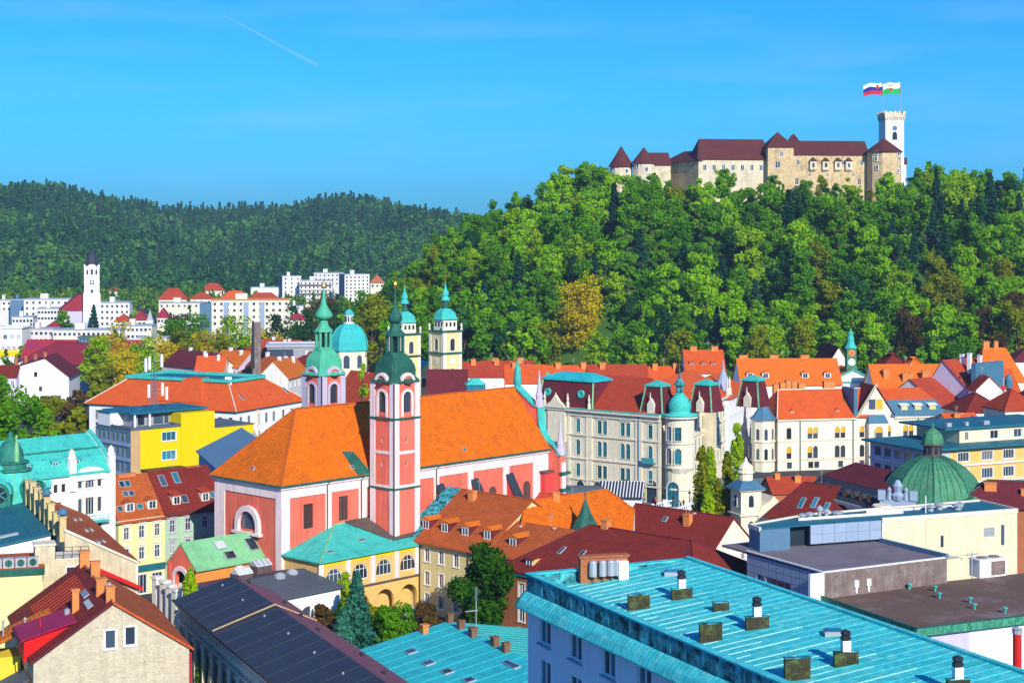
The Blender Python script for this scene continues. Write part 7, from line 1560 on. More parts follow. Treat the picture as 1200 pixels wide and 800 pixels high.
roof_mesh(hp, [[(xm0 - 4, 2.4, 17.2), (xm1 - 2.6, 2.4, 17.2), (xm1 - 4.5, 7.5, 19.9), (xm0 - 4, 7.5, 19.9)], [(xm1 - 2.6, 2.4, 17.2), (xm1 - 2.6, 12, 17.2), (xm1 - 4.5, 7.5, 19.9)], [(xm1 - 2.6, 12, 17.2), (xm0 - 4, 12, 17.2), (xm0 - 4, 7.5, 19.9), (xm1 - 4.5, 7.5, 19.9)]], 'vermilion_tile')
for px_ in (1061, 1077, 1094): dormer(hp, Matrix.Identity(4), xp(px_), 14.0, .6, 2.2, 1.9, 'shed', 'blue_lead', 'bright_white', 'pale_yellow_blind', back=3)
for px_ in (930, 983): dormer(hp, Matrix.Identity(4), xp(px_), 14.3, 1.0, .9, .8, 'gable', 'bright_white', 'vermilion_tile', back=1.5)
tx, ty = xp(897), 1.6; c = MB(); c.lathe((tx, ty), [(2.9, 0), (2.9, 13.2)], 8, .39); c.build('corner_turret', 'pale_cream', hp)
for a in (-50, -5, 40):
    for z in (zA, zB): aa = R(a); c = MB(); c.poly([(x, -.04, z_) for x, z_ in arch_pts(.85, 2.8, 6)]); c.build('window', 'window_glass', hp, mtx=Matrix.Translation((tx + 2.72 * math.sin(aa), ty - 2.72 * math.cos(aa), z)) @ Matrix.Rotation(aa, 4, 'Z'))
for z in (zA - .6, zB - .5, 12.9): c = MB(); c.lathe((tx, ty), [(2.92, z), (3.2, z), (3.2, z + .35), (2.92, z + .35)], 8, .39); c.build('turret_band', 'trim_stone', hp)
c = MB(); c.lathe((tx, ty), [(3.6, 13.2), (2.6, 14.2), (1.6, 15.6), (.9, 18.8), (.3, 22.5), (.05, 24.3)], 8, .39); c.build('turret_spire', 'blue_lead', hp)
chims = [(926, 1.2), (934, 1.6), (941, 2.2), (948, 2.0), (956, 1.4)]
for px_, h in chims: chimney(hp, xp(px_), 10.5, 19, 1.4, 1.2, h + .8, 'chimney_orange', 1)
chimney(hp, xp(958), 12.5, 18, 2.6, 1.2, 2.6, 'chimney_orange'); chimney(hp, xp(993), 12.5, 18, 3, 1.2, 3.4, 'chimney_orange')
# ---------------------------------------------------------------- long white building with orange roof, town hall
A_, an, Ln = ab((868, 450), (982, 452), 17); Ln = (PY(985, 450, 494).x - A_[0])
o = house('long_white_block', 'long white block with wide bright orange roof below the forest', A_, .02, Ln, 15, 0, 17, 'bright_white', 'gable', 6.6, 'vermilion_orange', {0: [(1.5, 2.6, 7, 1.6, 'at'), (6, 2.8, 7, 1.6, 'at'), (10.5, 2.8, 7, 1.6, 'at')]}, cornice='trim_stone', far=True)
for x in (3, 7.5, 19, 25.5): dormer(o, Matrix.Identity(4), x, 18.5, 1.6, 1.9, 1.6, 'gable', 'bright_white', 'vermilion_orange', back=2.5)
for x in (2, 11, 20): chimney(o, x, 8, 23, 2.4, 1.2, 1.6, 'chimney_orange')
A_, an, Ln = ab((804, 436), (850, 437), 18.5); o = house('old_town_house', 'tall vermilion roofed house with three dormers left of the long white block', A_, 0, Ln * 1.0, 15, 0, 18.5, 'white_plaster', 'gable', 6, 'vermilion_tile', {}, far=True, chim=[(3, 7.5, 24, 2, 1.2, 1.6), (9.5, 7.5, 24, 2, 1.2, 1.6)], cm='chimney_orange')
for x in (2, 5.5, 8.5): dormer(o, Matrix.Identity(4), x, 20, 2.2, 1.4, 1.1, 'shed', 'vermilion_tile', 'vermilion_tile')
th = thing('town_hall', 'town hall front with white pediment and slender copper clock turret', 'building', (PY(973, 450, 500).x, 500, 0), .03); WT = 13.6; zt_ = zat(447, 500)
b = MB(); wall_face(b, Matrix.Identity(4), WT, 0, zt_, [(1.6 + 2.6 * k, zt_ - 4.2, 1.3, 2.6, True) for k in range(5)]); b.box(0, WT, .25, 15, 0, zt_); b.prism([(0, zt_), (WT, zt_), (WT/2, zt_ + 3.2)], lambda x, z: (x, 0, z), lambda x, z: (x, .6, z)); b.build('wall', 'bright_white', th)
c = MB()
for p_, q_ in (((-.4, zt_), (WT/2, zt_ + 3.5)), ((WT + .4, zt_), (WT/2, zt_ + 3.5)), ((-.4, zt_ - .1), (WT + .4, zt_ - .1))): c.tube((p_[0], -.25, p_[1]), (q_[0], -.25, q_[1]), .3, n=4)
c.build('pediment_moulding', 'copper', th)
for k in range(5): put_window(th, Matrix.Identity(4), 1.6 + 2.6 * k, zt_ - 4.2, 1.3, 2.6, 'at', 'frame_dark', 'trim_stone', 'window_glass', True)
roof_mesh(th, [[(-.5, .6, zt_), (WT/2, .6, zt_ + 3.6), (WT/2, 16, zt_ + 3.6), (-.5, 16, zt_)], [(WT/2, .6, zt_ + 3.6), (WT + .5, .6, zt_), (WT + .5, 16, zt_), (WT/2, 16, zt_ + 3.6)]], 'orange_tile')
Y = 503; c = MB(); hw = 5.6 * Y / F; c.box(-hw, hw, -hw, hw, zt_ + 1, zat(408, Y)); c.box(-hw - .25, hw + .25, -hw - .25, hw + .25, zat(432, Y), zat(430.5, Y)); t_ = c.build('clock_turret', 'copper_dome', th, loc=(WT/2, 3.5, 0))
c = MB(); lathe_px(c, 0, Y, [(7.4, 408), (7, 406), (5, 404), (4, 400), (4.2, 397), (3.4, 395), (2.6, 393), (2.9, 391), (1.2, 389), (.3, 385)], 8, ph=.39); c.build('turret_helm', 'copper', t_)
for z in (424, 413.5): c = MB(); c.lathe((0, 0), [(.02, 0), (1.05, 0), (1.05, .1), (.02, .1)], 14); c.box(-.07, .07, .1, .14, -.1, .8, 1); c.box(-.1, .55, .1, .14, -.06, .06, 1); c.build('clock', ['white_paint' if z == 424 else 'chimney_orange', 'frame_dark'], t_, mtx=Matrix.Translation((0, -hw, zat(z, Y))) @ Matrix.Rotation(R(90), 4, 'X'))
# dark red cross roof left of the town hall and the roof run right of it
q = PY(960, 452, 520); o = house('cross_roof_house', 'steep dark red roof in shade left of the copper clock turret', (q.x, q.y), .02, 12, 22, 0, 16, 'white_plaster', 'gable', 9.5, 'dark_red_tile', {}, far=True, ax='y')
A_, an, Ln = ab((1026, 461), (1096, 458), 15); o = house('old_town_house', 'long bright orange roof between the clock turret and the shade toned gable', A_, .04, PY(1096, 458, 505).x - A_[0], 15, 0, 15, 'white_plaster', 'gable', 7.5, 'vermilion_orange', {}, far=True, chim=[(4, 4, 18.5, 1.6, 1.2, 3), (10, 3, 17.5, 3.0, 1.2, 3), (15, 2.8, 17, 1.8, 1.4, 4.2)], cm='chimney_orange')
q = PY(1033, 430, 548); o = house('old_town_house', 'dark red roof half hidden under the forest edge right of the clock turret', (q.x, q.y), .05, 10, 12, 0, 16.5, 'white_plaster', 'hip', 5, 'dark_red_tile', {}, far=True)
q = PY(1060, 432, 540); o = house('old_town_house', 'small orange hipped roof under the forest edge', (q.x, q.y), .05, 8, 10, 0, 16.5, 'white_plaster', 'hip', 4.4, 'vermilion_orange', {}, far=True)
# right edge houses
pA = PY(1093, 444, 470); pB = PY(1135, 456, 462); d = pB - pA; an = math.atan2(d.y, d.x)
o = thing('shade_toned_gable_house', 'house showing a big blank gable toned lilac for shade, with red roof sloping right', 'house', (pA.x, pA.y, 0), an); b = MB(); zz = lambda y: zat(y, 466); W8 = 11.2
b.prism([(0, 0), (W8, 0), (W8, zz(456)), (3.1, zz(423)), (0, zz(443))], lambda x, z: (x, 0, z), lambda x, z: (x, 14, z)); b.build('wall', 'lilac', o)  # pale gable turned from the sun, its shade painted as lilac
roof_mesh(o, [[(3.1, -.3, zz(422)), (W8 + .5, -.3, zz(457)), (W8 + 3.5, 14, zz(457)), (6, 14, zz(422))], [(-.5, -.3, zz(445)), (3.1, -.3, zz(422)), (6, 14, zz(422)), (-.5, 14, zz(445))]], 'red_tile')
for x, y, h in ((5.5, 6, 3.5), (8.4, 5, 4.0), (8, 11, 3), (4.5, 12, 2)): chimney(o, x, y, zz(432), 1.0, .9, h, 'bright_white')
c = MB(); c.box(8.2, 8.7, -.1, 0, zz(443), zz(440)); c.box(10.2, 11.0, -.1, 0, zz(452), zz(448)); c.build('window', 'window_glass', o)
b = MB(); b.box(W8 + 1.0, W8 + 2.4, -.5, 14, 0, zz(424)); b.build('party_wall', 'blue_lead', o)
q = PY(1142, 452, 470); o = house('old_town_house', 'red roofed house with small white gable right of the blue party wall', (q.x, q.y), .1, 9, 16, 0, zat(452, 470), 'bright_white', 'gable', 5.5, 'dark_red_tile', {}, far=True)
q = PY(1144, 459, 452); o = house('old_town_house', 'low white wall with little pointed gable in front of the tall orange roof', (q.x, q.y), .03, 7.0, 7, 0, zat(457, 452), 'bright_white', 'gable', 3.4, 'red_tile', {}, far=True, ax='y')
q = PY(1150, 452, 500); o = house('tall_roof_house', 'house under the tallest bright orange roof at the right, with two chimneys', (q.x, q.y), .08, 13, 17, 0, zat(448, 500), 'pale_cream', 'hip', 9.6, 'vermilion_orange', {}, far=True, ax='x', i0=3.5, i1=2.5, chim=[(4.5, 8.5, 26, 1.8, 1, 2), (7.5, 8.5, 26, 1.2, 1, 2)], cm='chimney_orange')
q = PY(1164, 447, 470); o = house('dormer_house', 'orange roofed house with grey dormer and white chimney left of the dark blue gable', (q.x, q.y), .03, 7.5, 9, 0, zat(462, 470), 'pale_cream', 'shed', 6, 'vermilion_tile', {}, far=True)
b = MB(); b.box(.2, 3, -.3, 3, zat(462, 470), zat(443, 470)); b.build('dormer', 'grey_wall', o); chimney(o, 1.0, 4, zat(440, 470), .9, .9, 3.5, 'bright_white'); b = MB(); b.lathe((4.6, 1), [(1.1, zat(455, 470)), (1.1, zat(445, 470)), (.6, zat(440, 470)), (.05, zat(438, 470))], 10); b.build('blue_turret', 'blue_lead', o)
q = PY(1188, 425, 560); o = house('old_town_house', 'dark wine roof at the right edge below the trees', (q.x, q.y), .0, 14, 14, 0, zat(424, 560), 'white_plaster', 'hip', 5, 'wine_tile', {}, far=True)
q = PY(1153, 477, 405); q2 = PY(1178, 480, 396); an = math.atan2(q2.y - q.y, q2.x - q.x)
o = house('hipped_house', 'cream house with red hipped roof and two dark windows above the orange office', (q.x, q.y), an, (q2 - q).length, 9, 0, q.z, 'pale_cream', 'hip', 4.6, 'red_tile', {0: [(1.4, 2.0, 2, 1.0, ''), (5.2, 2.0, 2, 1.0, '')], 1: [(1.4, 2.0, 2, 1.0, '')]}, ridge='red_tile', far=True)
q = PY(1193, 480, 402); o = house('old_town_house', 'red roofed house cut by the right edge behind the orange office', (q.x, q.y), .1, 12, 10, 0, q.z, 'pale_cream', 'hip', 5, 'dark_red_tile', {0: [(1.4, 2.0, 3, 1.1, '')]}, far=True)
q = PY(1106, 487, 455); o = house('old_town_house', 'large dark red roof falling away right of the cream palace', (q.x, q.y), R(40), 14, 22, 0, zat(484, 450), 'white_plaster', 'gable', 7.6, 'red_tile', {}, far=True, ax='x')
q = PY(1133, 488, 425); o = house('old_town_house', 'deep red roof below the shade toned gable', (q.x, q.y), .25, 11, 12, 0, zat(484, 425), 'white_plaster', 'hip', 4.5, 'dark_red_tile', {}, far=True)
q = PY(1112, 500, 412); o = house('old_town_house', 'low vermilion roof with one chimney tucked behind the orange office', (q.x, q.y), .2, 8.5, 8, 0, zat(498, 412), 'white_plaster', 'gable', 2.2, 'vermilion_tile', {}, far=True, chim=[(3, 2, zat(494, 412), 1.6, 1, 1.6)], cm='chimney_orange')
# ---------------------------------------------------------------- orange office
pA = P(1085, 527, 16); pL = P(1032, 514.5, 16); pR = P(1200, 519, 16); an = math.atan2((pR - pA).y, (pR - pA).x); DO = (pL - pA).length; LO = 42
ho = thing('orange_office', 'apricot office with side toned lilac for shade, teal flat roof and set back top storey', 'building', (pA.x, pA.y, 0), an)
xo = lambda px_: ((px_ - CX) / F * pA.y - pA.x) / (math.cos(an) - (px_ - CX) / F * math.sin(an))
b = MB(); rows_ = [(16 - 3.0, 1.9), (16 - 6.8, 2.1), (16 - 10.6, 2.1)]; ww = [(xo(px_), z, 3.0, h, False) for px_ in (1106, 1129, 1157, 1182, 1207, 1232) for z, h in rows_]
wall_face(b, fmat(0, LO, DO), LO, 0, 15.8, ww); b.build('wall', 'apricot', ho)
b = MB(); wl = [(2.6 + 3.4 * k, z, 2.2, h, False) for k in range(int(DO / 3.5)) for z, h in rows_]; wall_face(b, fmat(3, LO, DO), DO, 0, 15.8, wl); wall_face(b, fmat(2, LO, DO), LO, 0, 15.8, []); wall_face(b, fmat(1, LO, DO), DO, 0, 15.8, []); b.build('side_wall', 'lilac', ho)  # side wall colour carries the lilac tone of its shade
for w in ww: put_window(ho, fmat(0, LO, DO), *w[:4], '4', 'frame_white', 'trim_white', random.choice(('window_glass', 'pale_glass')))
for w in wl: put_window(ho, fmat(3, LO, DO), *w[:4], '2', 'frame_grey', None, 'window_glass')
for z in (16 - 3.9, 16 - 7.6): c = MB(); c.box(-.1, LO, -.35, -.006, z, z + .4); c.build('string_course', 'pink_white', ho); c = MB(); c.box(-.35, -.006, 0, DO, z, z + .4); c.build('string_course', 'pink_white', ho)
c = MB(); c.box(-1.6, LO, -1.6, DO + 1, 15.82, 16.25); c.build('roof', 'teal_sheet', ho); roof_s = c
u0 = xo(1141); c = MB(); wall_face(c, Matrix.Translation((0, 4.5, 0)), LO, 16.25, 19.2, [(u0 + 2.0, 16.7, .9, 1.8, False), (u0 + 9.5, 16.7, 2.2, 1.8, False), (u0 + 16, 16.7, 2.2, 1.8, False)], u0=u0); c.box(u0 + .02, LO, 4.75, DO, 16.25, 19.2); c.build('set_back_storey', 'cream', ho)
for x, w in ((2.0, .9), (9.5, 2.2), (16, 2.2)): put_window(ho, Matrix.Translation((0, 4.5, 0)), u0 + x, 16.7, w, 1.8, '', 'frame_white', None, 'window_glass')
c = MB(); c.box(u0 - 4.5, LO, 3.6, DO + .5, 19.2, 19.6); c.build('upper_roof', 'teal_sheet', ho)
for x, w in ((-2, 1.2), (3, .8), (8, 1.5)): c = MB(); c.box(u0 + x, u0 + x + w, 6, 7, 19.6, 20.4); c.build('roof_unit', 'zinc', ho)
c = MB(); c.box(4, 5.2, 4, 5, 16.25, 17.3); c.build('roof_unit', 'lilac', ho)
# ---------------------------------------------------------------- green ribbed dome and its wing
Y = 300; cx_ = (1093 - CX) * Y / F
dm = thing('domed_building', 'building crowned by a large ribbed green copper dome with small lantern', 'building', (cx_, Y, 0), R(10)); RB = 8.9; zb_ = 13.6
pr = [(RB + .6, zb_ - .1), (RB + .5, zb_ + .3), (RB * .985, zb_ + 1.2), (RB * .93, zb_ + 2.8), (RB * .80, zb_ + 4.8), (RB * .62, zb_ + 6.4), (RB * .40, zb_ + 7.7), (RB * .2, zb_ + 8.4)]
b = MB(); b.lathe((0, 0), pr, 8, R(22.5)); ds = b.build('dome', 'copper_dome', dm)
s_ = MB()
for f_ in range(8):
    a0 = R(22.5 + 45 * f_); a1 = a0 + R(45)
    for t in (0, .2, .4, .6, .8):
        for (r0_, z0_), (r1_, z1_) in zip(pr[1:], pr[2:]):
            q = []
            for r_, z_ in ((r0_, z0_), (r1_, z1_)):
                e0 = Vector((r_ * math.cos(a0), r_ * math.sin(a0), z_)); e1 = Vector((r_ * math.cos(a1), r_ * math.sin(a1), z_)); q.append(e0.lerp(e1, t))
            s_.tube(q[0], q[1], .09 if t else .16, n=4)
s_.build('dome_ribs', 'copper_deep', ds, kind='stuff')
b = MB(); b.lathe((0, 0), [(RB - .2, 0), (RB - .2, zb_)], 8, R(22.5)); b.build('drum', 'stone_white', dm)
b = MB(); z = zb_ + 8.2; b.lathe((0, 0), [(1.9, z), (1.9, z + .3), (1.55, z + .4), (1.55, z + 2.0), (2.1, z + 2.1), (2.1, z + 2.4)], 8, R(22.5)); b.build('lantern', 'brown_sheet', dm)
for k in range(8): a = R(45 * k); b = MB(); b.poly([(x, -.03, q) for x, q in arch_pts(.7, 1.2, 6)]); b.build('window', 'dark_recess', dm, mtx=Matrix.Translation((1.45 * math.sin(a), -1.45 * math.cos(a), z + .6)) @ Matrix.Rotation(a, 4, 'Z'))
b = MB(); b.lathe((0, 0), [(1.9, z + 2.4), (1.85, z + 3.2), (1.5, z + 4.1), (.7, z + 4.8), (.2, z + 5.1), (.25, z + 5.6), (.05, z + 6)], 8, R(22.5)); b.build('lantern_cap', 'copper_dome', dm)
for a in (-62,): aa = R(a)
b = MB(); b.prism([(-1.5, 0), (1.5, 0), (1.5, 2), (0, 3), (-1.5, 2)], lambda x, z: (x + 3.5, -RB - .6, zb_ - .4 + z), lambda x, z: (x + 3.5, -RB + 4, zb_ - .4 + z)); b.build('dome_dormer', 'copper_dome', dm)
q = PY(1052, 585, 291); b = MB(); b.box(-3, 3, 0, 1, 0, 15.6); b.box(-3.3, -2, -.3, 1.2, 15.6, 17.2); b.box(2, 3.3, -.3, 1.2, 15.6, 17.2); b.lathe((0, .5), [(.9, 15.6), (1.2, 16.4), (.6, 17), (.9, 18), (.3, 19)], 8); b.lathe((-1.4, .3), [(.5, 15.6), (.3, 17), (.4, 17.3), (.1, 17.8)], 7); b.lathe((1.4, .3), [(.5, 15.6), (.3, 17), (.4, 17.3), (.1, 17.8)], 7)
tag(b.build('sculpture_group', 'steel_panel', loc=(q.x, q.y, 0), rz=-.2), 'pale blue stone sculpture group on the parapet in front of the green dome', 'sculpture')
# mansard wing with round dormers: front faces lower left
pA = P(944, 574, 13.2); pB = P(1040, 600, 13.2); d = pB - pA; an = math.atan2(d.y, d.x); LM = d.length
hm_ = thing('mansard_wing', 'wine red roof over blue mansard with round dormers beside the green dome', 'building', (pA.x, pA.y, 0), an)
b = MB(); b.box(0, LM, 0, 15, 0, 13); b.build('wall', 'bright_white', hm_); c = MB(); c.box(-.4, LM, -.6, -.01, 12.5, 13.1); c.box(-.4, LM, -.35, -.01, 10.8, 11.1); c.build('cornice', 'trim_stone', hm_)
mn = roof_mesh(hm_, [[(-.3, -.4, 13.1), (LM, -.4, 13.1), (LM, 2.6, 16.0), (1.5, 2.6, 16.0)], [(-.3, 15, 13.1), (-.3, -.4, 13.1), (1.5, 2.6, 16.0), (1.5, 12.5, 16.0)]], 'slate_blue', name='mansard', seam=1.1)
roof_mesh(hm_, [[(1.4, 2.5, 16.0), (LM, 2.5, 16.0), (LM, 8, 18.6), (4.5, 8, 18.6)], [(1.4, 12.6, 16.0), (1.4, 2.5, 16.0), (4.5, 8, 18.6)], [(LM, 12.6, 16), (1.4, 12.6, 16), (4.5, 8, 18.6), (LM, 8, 18.6)]], 'wine_tile')
for k in range(8):
    if k == 3: continue
    x = 2.6 + 2.55 * k; o = MB(); Q = lambda X, Z: (x + X, .2, 13.9 + Z); ar_ = [(.75 * math.cos(math.pi * i / 8), .55 + .75 * math.sin(math.pi * i / 8)) for i in range(9)]
    o.prism([(.75, 0)] + ar_ + [(-.75, 0)], lambda X, Z: (x + X, .35, 13.9 + Z), lambda X, Z: (x + X, 3, 13.9 + Z)); o.poly([(x + X * .8, .33, 13.95 + Z * .9) for X, Z in [(.75, 0)] + ar_ + [(-.75, 0)]], 1); o.build('round_dormer', ['slate_blue', 'chimney_orange'], mn)
q = P(1000, 612, 12.4); b = MB(); b.lathe((0, 0), [(.45, 12), (.5, 12.3), (1.25, 14.2), (1.5, 15.4), (1.3, 15.5), (.1, 15.4)], 10); tag(b.build('roof_urn', 'stone_white', loc=(q.x, q.y - 22, 3.5)), 'big pale stone urn on the flat roof edge below the mansard wing', 'urn')
# red roof with skylights, small white church spire
q = P(900, 607, 9); o = house('red_roof_house', 'deep red roof with three tilted skylights left of the blue mansard', (q.x, q.y), R(-38), 18, 13, 0, 9.2, 'stone_white', 'hip', 6.0, 'dark_red_tile', {}, ax='x', i0=4, i1=3, ridge='wine_tile')
Q_ = PY(905, 575, 305); up_ = Vector((0, 6.9, 5.8)).normalized()
for x, y in ((5.5, 2.6), (8.0, 2.9), (10.6, 2.2)): skylight(o, (x, y, 9.4 + 5.8 * (y + .5) / 7), (1, 0, 0), up_, 1.0, 2.6, 'teal_glass')
q = PY(905, 560, 345); o = house('low_red_roofs', 'low vermilion roof with small chimneys between the spire and the mansard wing', (q.x, q.y), .1, 10, 9, 0, q.z - 3, 'brick_red', 'gable', 2.4, 'red_tile', {}, chim=[(2, 4, q.z - 1, 1, 1, 1.2), (6, 3, q.z - 1.6, 1.2, 1, 1.4)], cm='chimney_orange')
Y = 318; tw = thing('corner_tower', 'slim white baroque corner tower with pale onion top beside the poplars', 'tower', ((874 - CX) * Y / F, Y, 0), R(20)); zt2 = lambda y: zat(y, Y)
b = MB(); b.box(-2.1, 2.1, -2.1, 2.1, 0, zt2(572)); b.build('shaft', 'stone_white', tw)
b = MB(); b.box(-2.5, 2.5, -2.5, 2.5, zt2(602), zt2(600)); b.box(-2.6, 2.6, -2.6, 2.6, zt2(573), zt2(571.5)); b.build('cornice', 'trim_stone', tw)
b = MB(); b.loft([[(-2.9, -2.9, zt2(571.4)), (2.9, -2.9, zt2(571.4)), (2.9, 2.9, zt2(571.4)), (-2.9, 2.9, zt2(571.4))], [(-1.3, -1.3, zt2(562)), (1.3, -1.3, zt2(562)), (1.3, 1.3, zt2(562)), (-1.3, 1.3, zt2(562))]]); b.build('tower_roof', 'blue_lead', tw)
b = MB(); b.lathe((0, 0), [(1.3, zt2(562)), (1.3, zt2(554)), (1.6, zt2(553.5)), (1.6, zt2(552)), (1.3, zt2(551)), (1.45, zt2(548)), (1.2, zt2(545)), (.6, zt2(542)), (.3, zt2(540)), (.3, zt2(538)), (.05, zt2(535))], 10); b.build('onion_top', 'stone_white', tw)
for k in (0, 3, 1):
    T = Matrix.Translation((-2.1, -2.1, 0)) @ fmat(k, 4.2, 4.2)
    for z in (592, 622): b = MB(); b.poly([(x, -.04, q) for x, q in arch_pts(1.0, 2.2, 6)]); b.box(-.7, -.55, -.12, .0, -.1, 1.7, 1); b.box(.55, .7, -.12, 0, -.1, 1.7, 1); b.build('window', ['window_glass', 'trim_white'], tw, mtx=T @ Matrix.Translation((2.1, 0, zt2(z))))
b = MB(); b.prism([(-3.2, 0), (3.2, 0), (3.2, 9), (2.4, 10.5), (1, 11.2), (0, 12.2), (-1, 11.2), (-2.4, 10.5), (-3.2, 9)], lambda x, z: (x + 4.5, -2.6, z), lambda x, z: (x + 4.5, 5, z)); b.build('baroque_wing', 'stone_white', tw)
# brick chimneyed red roof right of the dome
q = P(1112, 612, 13); o = house('dark_roof_house', 'dark red roof with two brick chimneys at the right edge in front of the dome', (PY(1118, 588, 292).x, 292), R(-12), 26, 10, 0, 14.2, 'brick_red', 'hip', 4.2, 'wine_tile', {}, ax='x', i0=6, ridge='copper_deep', chim=[(6.2, 3.4, 16.2, 2.0, 1.4, 1.8), (12.5, 2.6, 15.8, 2.6, 1.2, 1.4)], cm='chimney_orange')
# ---------------------------------------------------------------- modern flat roofed complex, right
pA = P(949.8, 615, 20); pB = P(1192, 597.7, 20); d = pB - pA; an = math.atan2(d.y, d.x); LU = d.length
mu = thing('modern_block', 'modern flat roofed block with cream rendered wall, steel cladding and an end toned dark blue for shade', 'building', (pA.x, pA.y, 0), an)
xm = lambda px_: ((px_ - CX) / F * pA.y - pA.x) / (math.cos(an) - (px_ - CX) / F * math.sin(an))
u0 = xm(1033.7)
b = MB(); wall_face(b, Matrix.Identity(4), LU, 0, 20, [(xm(1104), 15.4, .5, 1.7, False), (xm(1159), 16.4, 1.9, 1.3, False), (xm(1175), 15.0, .6, 3.0, False)], u0=u0); b.box(u0, LU, .23, 9, 0, 19.99); b.build('wall', 'cream', mu)
for px_, z, w, h in ((1104, 15.4, .5, 1.7), (1159, 16.4, 1.9, 1.3), (1175, 15.0, .6, 3.0)): b = MB(); b.poly([(-w/2, .15, 0), (w/2, .15, 0), (w/2, .15, h), (-w/2, .15, h)]); b.build('window', 'window_glass' if px_ != 1159 else 'grey_wall', mu, loc=(xm(px_), 0, z))
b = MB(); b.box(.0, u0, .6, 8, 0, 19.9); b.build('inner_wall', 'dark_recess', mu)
for i in range(6):
    for j in range(2): b = MB(); w = (u0 - .1) / 6; b.box(i * w + .02, (i + 1) * w - .02, .0, .35, 17.3 + 1.35 * j, 18.62 + 1.35 * j); b.build('cladding_panel', 'steel_panel', mu)
for px_ in (1085, 1139): b = MB(); b.box(xm(px_) - .03, xm(px_) + .03, -.02, -.001, 10, 19.9); b.build('joint', 'grey_wall', mu)
b = MB(); b.box(-8.4, -3.6, -.5, 2.6, 0, 19.9); b.box(-3.6, -.05, 1.6, 5, 0, 19.4, 1); b.build('end_block', ['blue_grey', 'dark_recess'], mu)  # blue shade of this end is put into its wall colour
b = MB(); b.loft([[(-8.3, -.4, z), (-.1, .02, z), (LU - .3, .02, z), (LU - .3, 8.8, z), (4, 7.2, z), (-8.3, 2.5, z)] for z in (19.93, 20.05)]); b.build('roof', 'teal_sheet', mu)
b = MB()
for (x0, x1, y0, y1) in ((u0, LU + .1, -.1, .25), (LU - .2, LU + .1, .25, 8.8), (-8.5, -8.2, -.5, 2.6)): b.box(x0, x1, y0, y1, 19.7, 20.3)
b.loft([[(x, y, z) for x, y in ((-8.5, 2.4), (4, 7.1), (LU, 8.8), (LU, 9.1), (4, 7.4), (-8.5, 2.7))] for z in (19.7, 20.3)]); b.build('parapet', 'trim_stone', mu)
b = MB(); b.box(.2, u0 + 6, 3.6, 3.8, 20.05, 20.4); b.box(u0 + 1, LU - 7, 5.6, 5.8, 20.05, 20.4); b.build('roof_pipe', 'white_paint', mu, kind='stuff')
for x, y, r, h in ((1, 4.0, .6, .9), (2.6, 4.6, .7, .9), (4.5, 5, .5, 1.6), (6, 5.6, .6, 1.0), (7.2, 4.6, .9, .8), (u0 + 11, 4, .8, .9), (u0 + 13, 4.6, .8, 1.0), (u0 + 15.5, 3.6, .9, .9), (u0 + 17, 5, .6, .8)):
    b = MB(); b.lathe((x, y), [(r * .6, 20.05), (r * .6, 20.05 + h * .6), (r, 20.05 + h * .62), (r, 20.05 + h * .85), (r * .5, 20.05 + h), (.05, 20.05 + h * 1.1)], 9); b.build('roof_fan', 'zinc', mu)
b = MB(); b.tube((u0 + 9.2, 2.6, 20), (u0 + 9.2, 2.6, 22.6), .1, n=5); b.build('vent_pipe', 'white_paint', mu)
# lower front block
pA = P(965.7, 670.5, 17); pB = P(1109.7, 653, 17); pL = P(878.6, 645, 17); d = pB - pA; an = math.atan2(d.y, d.x); LF = d.length; DF = (pL - pA).length
mf = thing('roof_deck_block', 'low block with grey felt roof, stained brown front wall and tiled side toned blue for shade', 'building', (pA.x, pA.y, 0), an)
b = MB(); b.box(.02, LF, .0, .4, 0, 16.95); b.build('front_wall', 'brown_wall', mf)
b = MB(); wall_face(b, fmat(3, LF, DF), DF, 0, 16.95, [(DF * .42, 11.6, 5.5, 2.6, False), (DF * .12 + 1, 12.2, 1.6, 2.0, False)], th=.4); b.build('side_wall', 'steel_panel', mf); b = MB(); b.poly([(.4, .4, 11), (.4, DF, 11), (.4, DF, 15), (.4, .4, 15)]); b.build('window', 'window_glass', mf)  # pale tiled side; the blue of its shade is painted into the wall
j = MB()
for k in range(1, 10): j.box(-.015, -.001, DF * k / 10 - .02, DF * k / 10 + .02, 4, 16.9)
for k in range(8): j.box(-.0145, -.0012, 0, DF, 16.2 - .95 * k, 16.24 - .95 * k)
j.build('tile_joints', 'blue_grey', mf, kind='stuff')
b = MB(); b.box(-2.3, .0, -.06, .4, 0, 16.97); b.build('corner_panel', 'bright_white', mf)
b = MB(); b.box(.0, LF, .4, DF + 6, 16.6, 16.9); b.build('roof', 'felt_roof', mf)
b = MB(); b.box(-.2, .05, -.1, DF, 16.98, 17.15); b.box(.05, LF, -.1, .4, 16.96, 17.1); b.build('coping', 'trim_white', mf); b = MB(); b.box(LF - .3, LF + .2, -.1, DF * .8, 16.9, 17.5); b.build('blue_coping', 'blue_grey', mf)
for px_ in (1009, 1030): b = MB(); x = (P(px_, 690, 14.5) - pA).dot(Vector((math.cos(an), math.sin(an), 0))); b.box(x - .35, x + .35, -.3, -.01, 14.6, 15.5); b.box(x - .1, x + .2, -.2, -.01, 13.8, 14.6); b.build('vent_hood', 'white_paint', mf)
b = MB(); b.box(LF + .05, LF + 4.6, 2.0, 6, 0, 16.2); b.build('cream_annex', 'cream', mf)
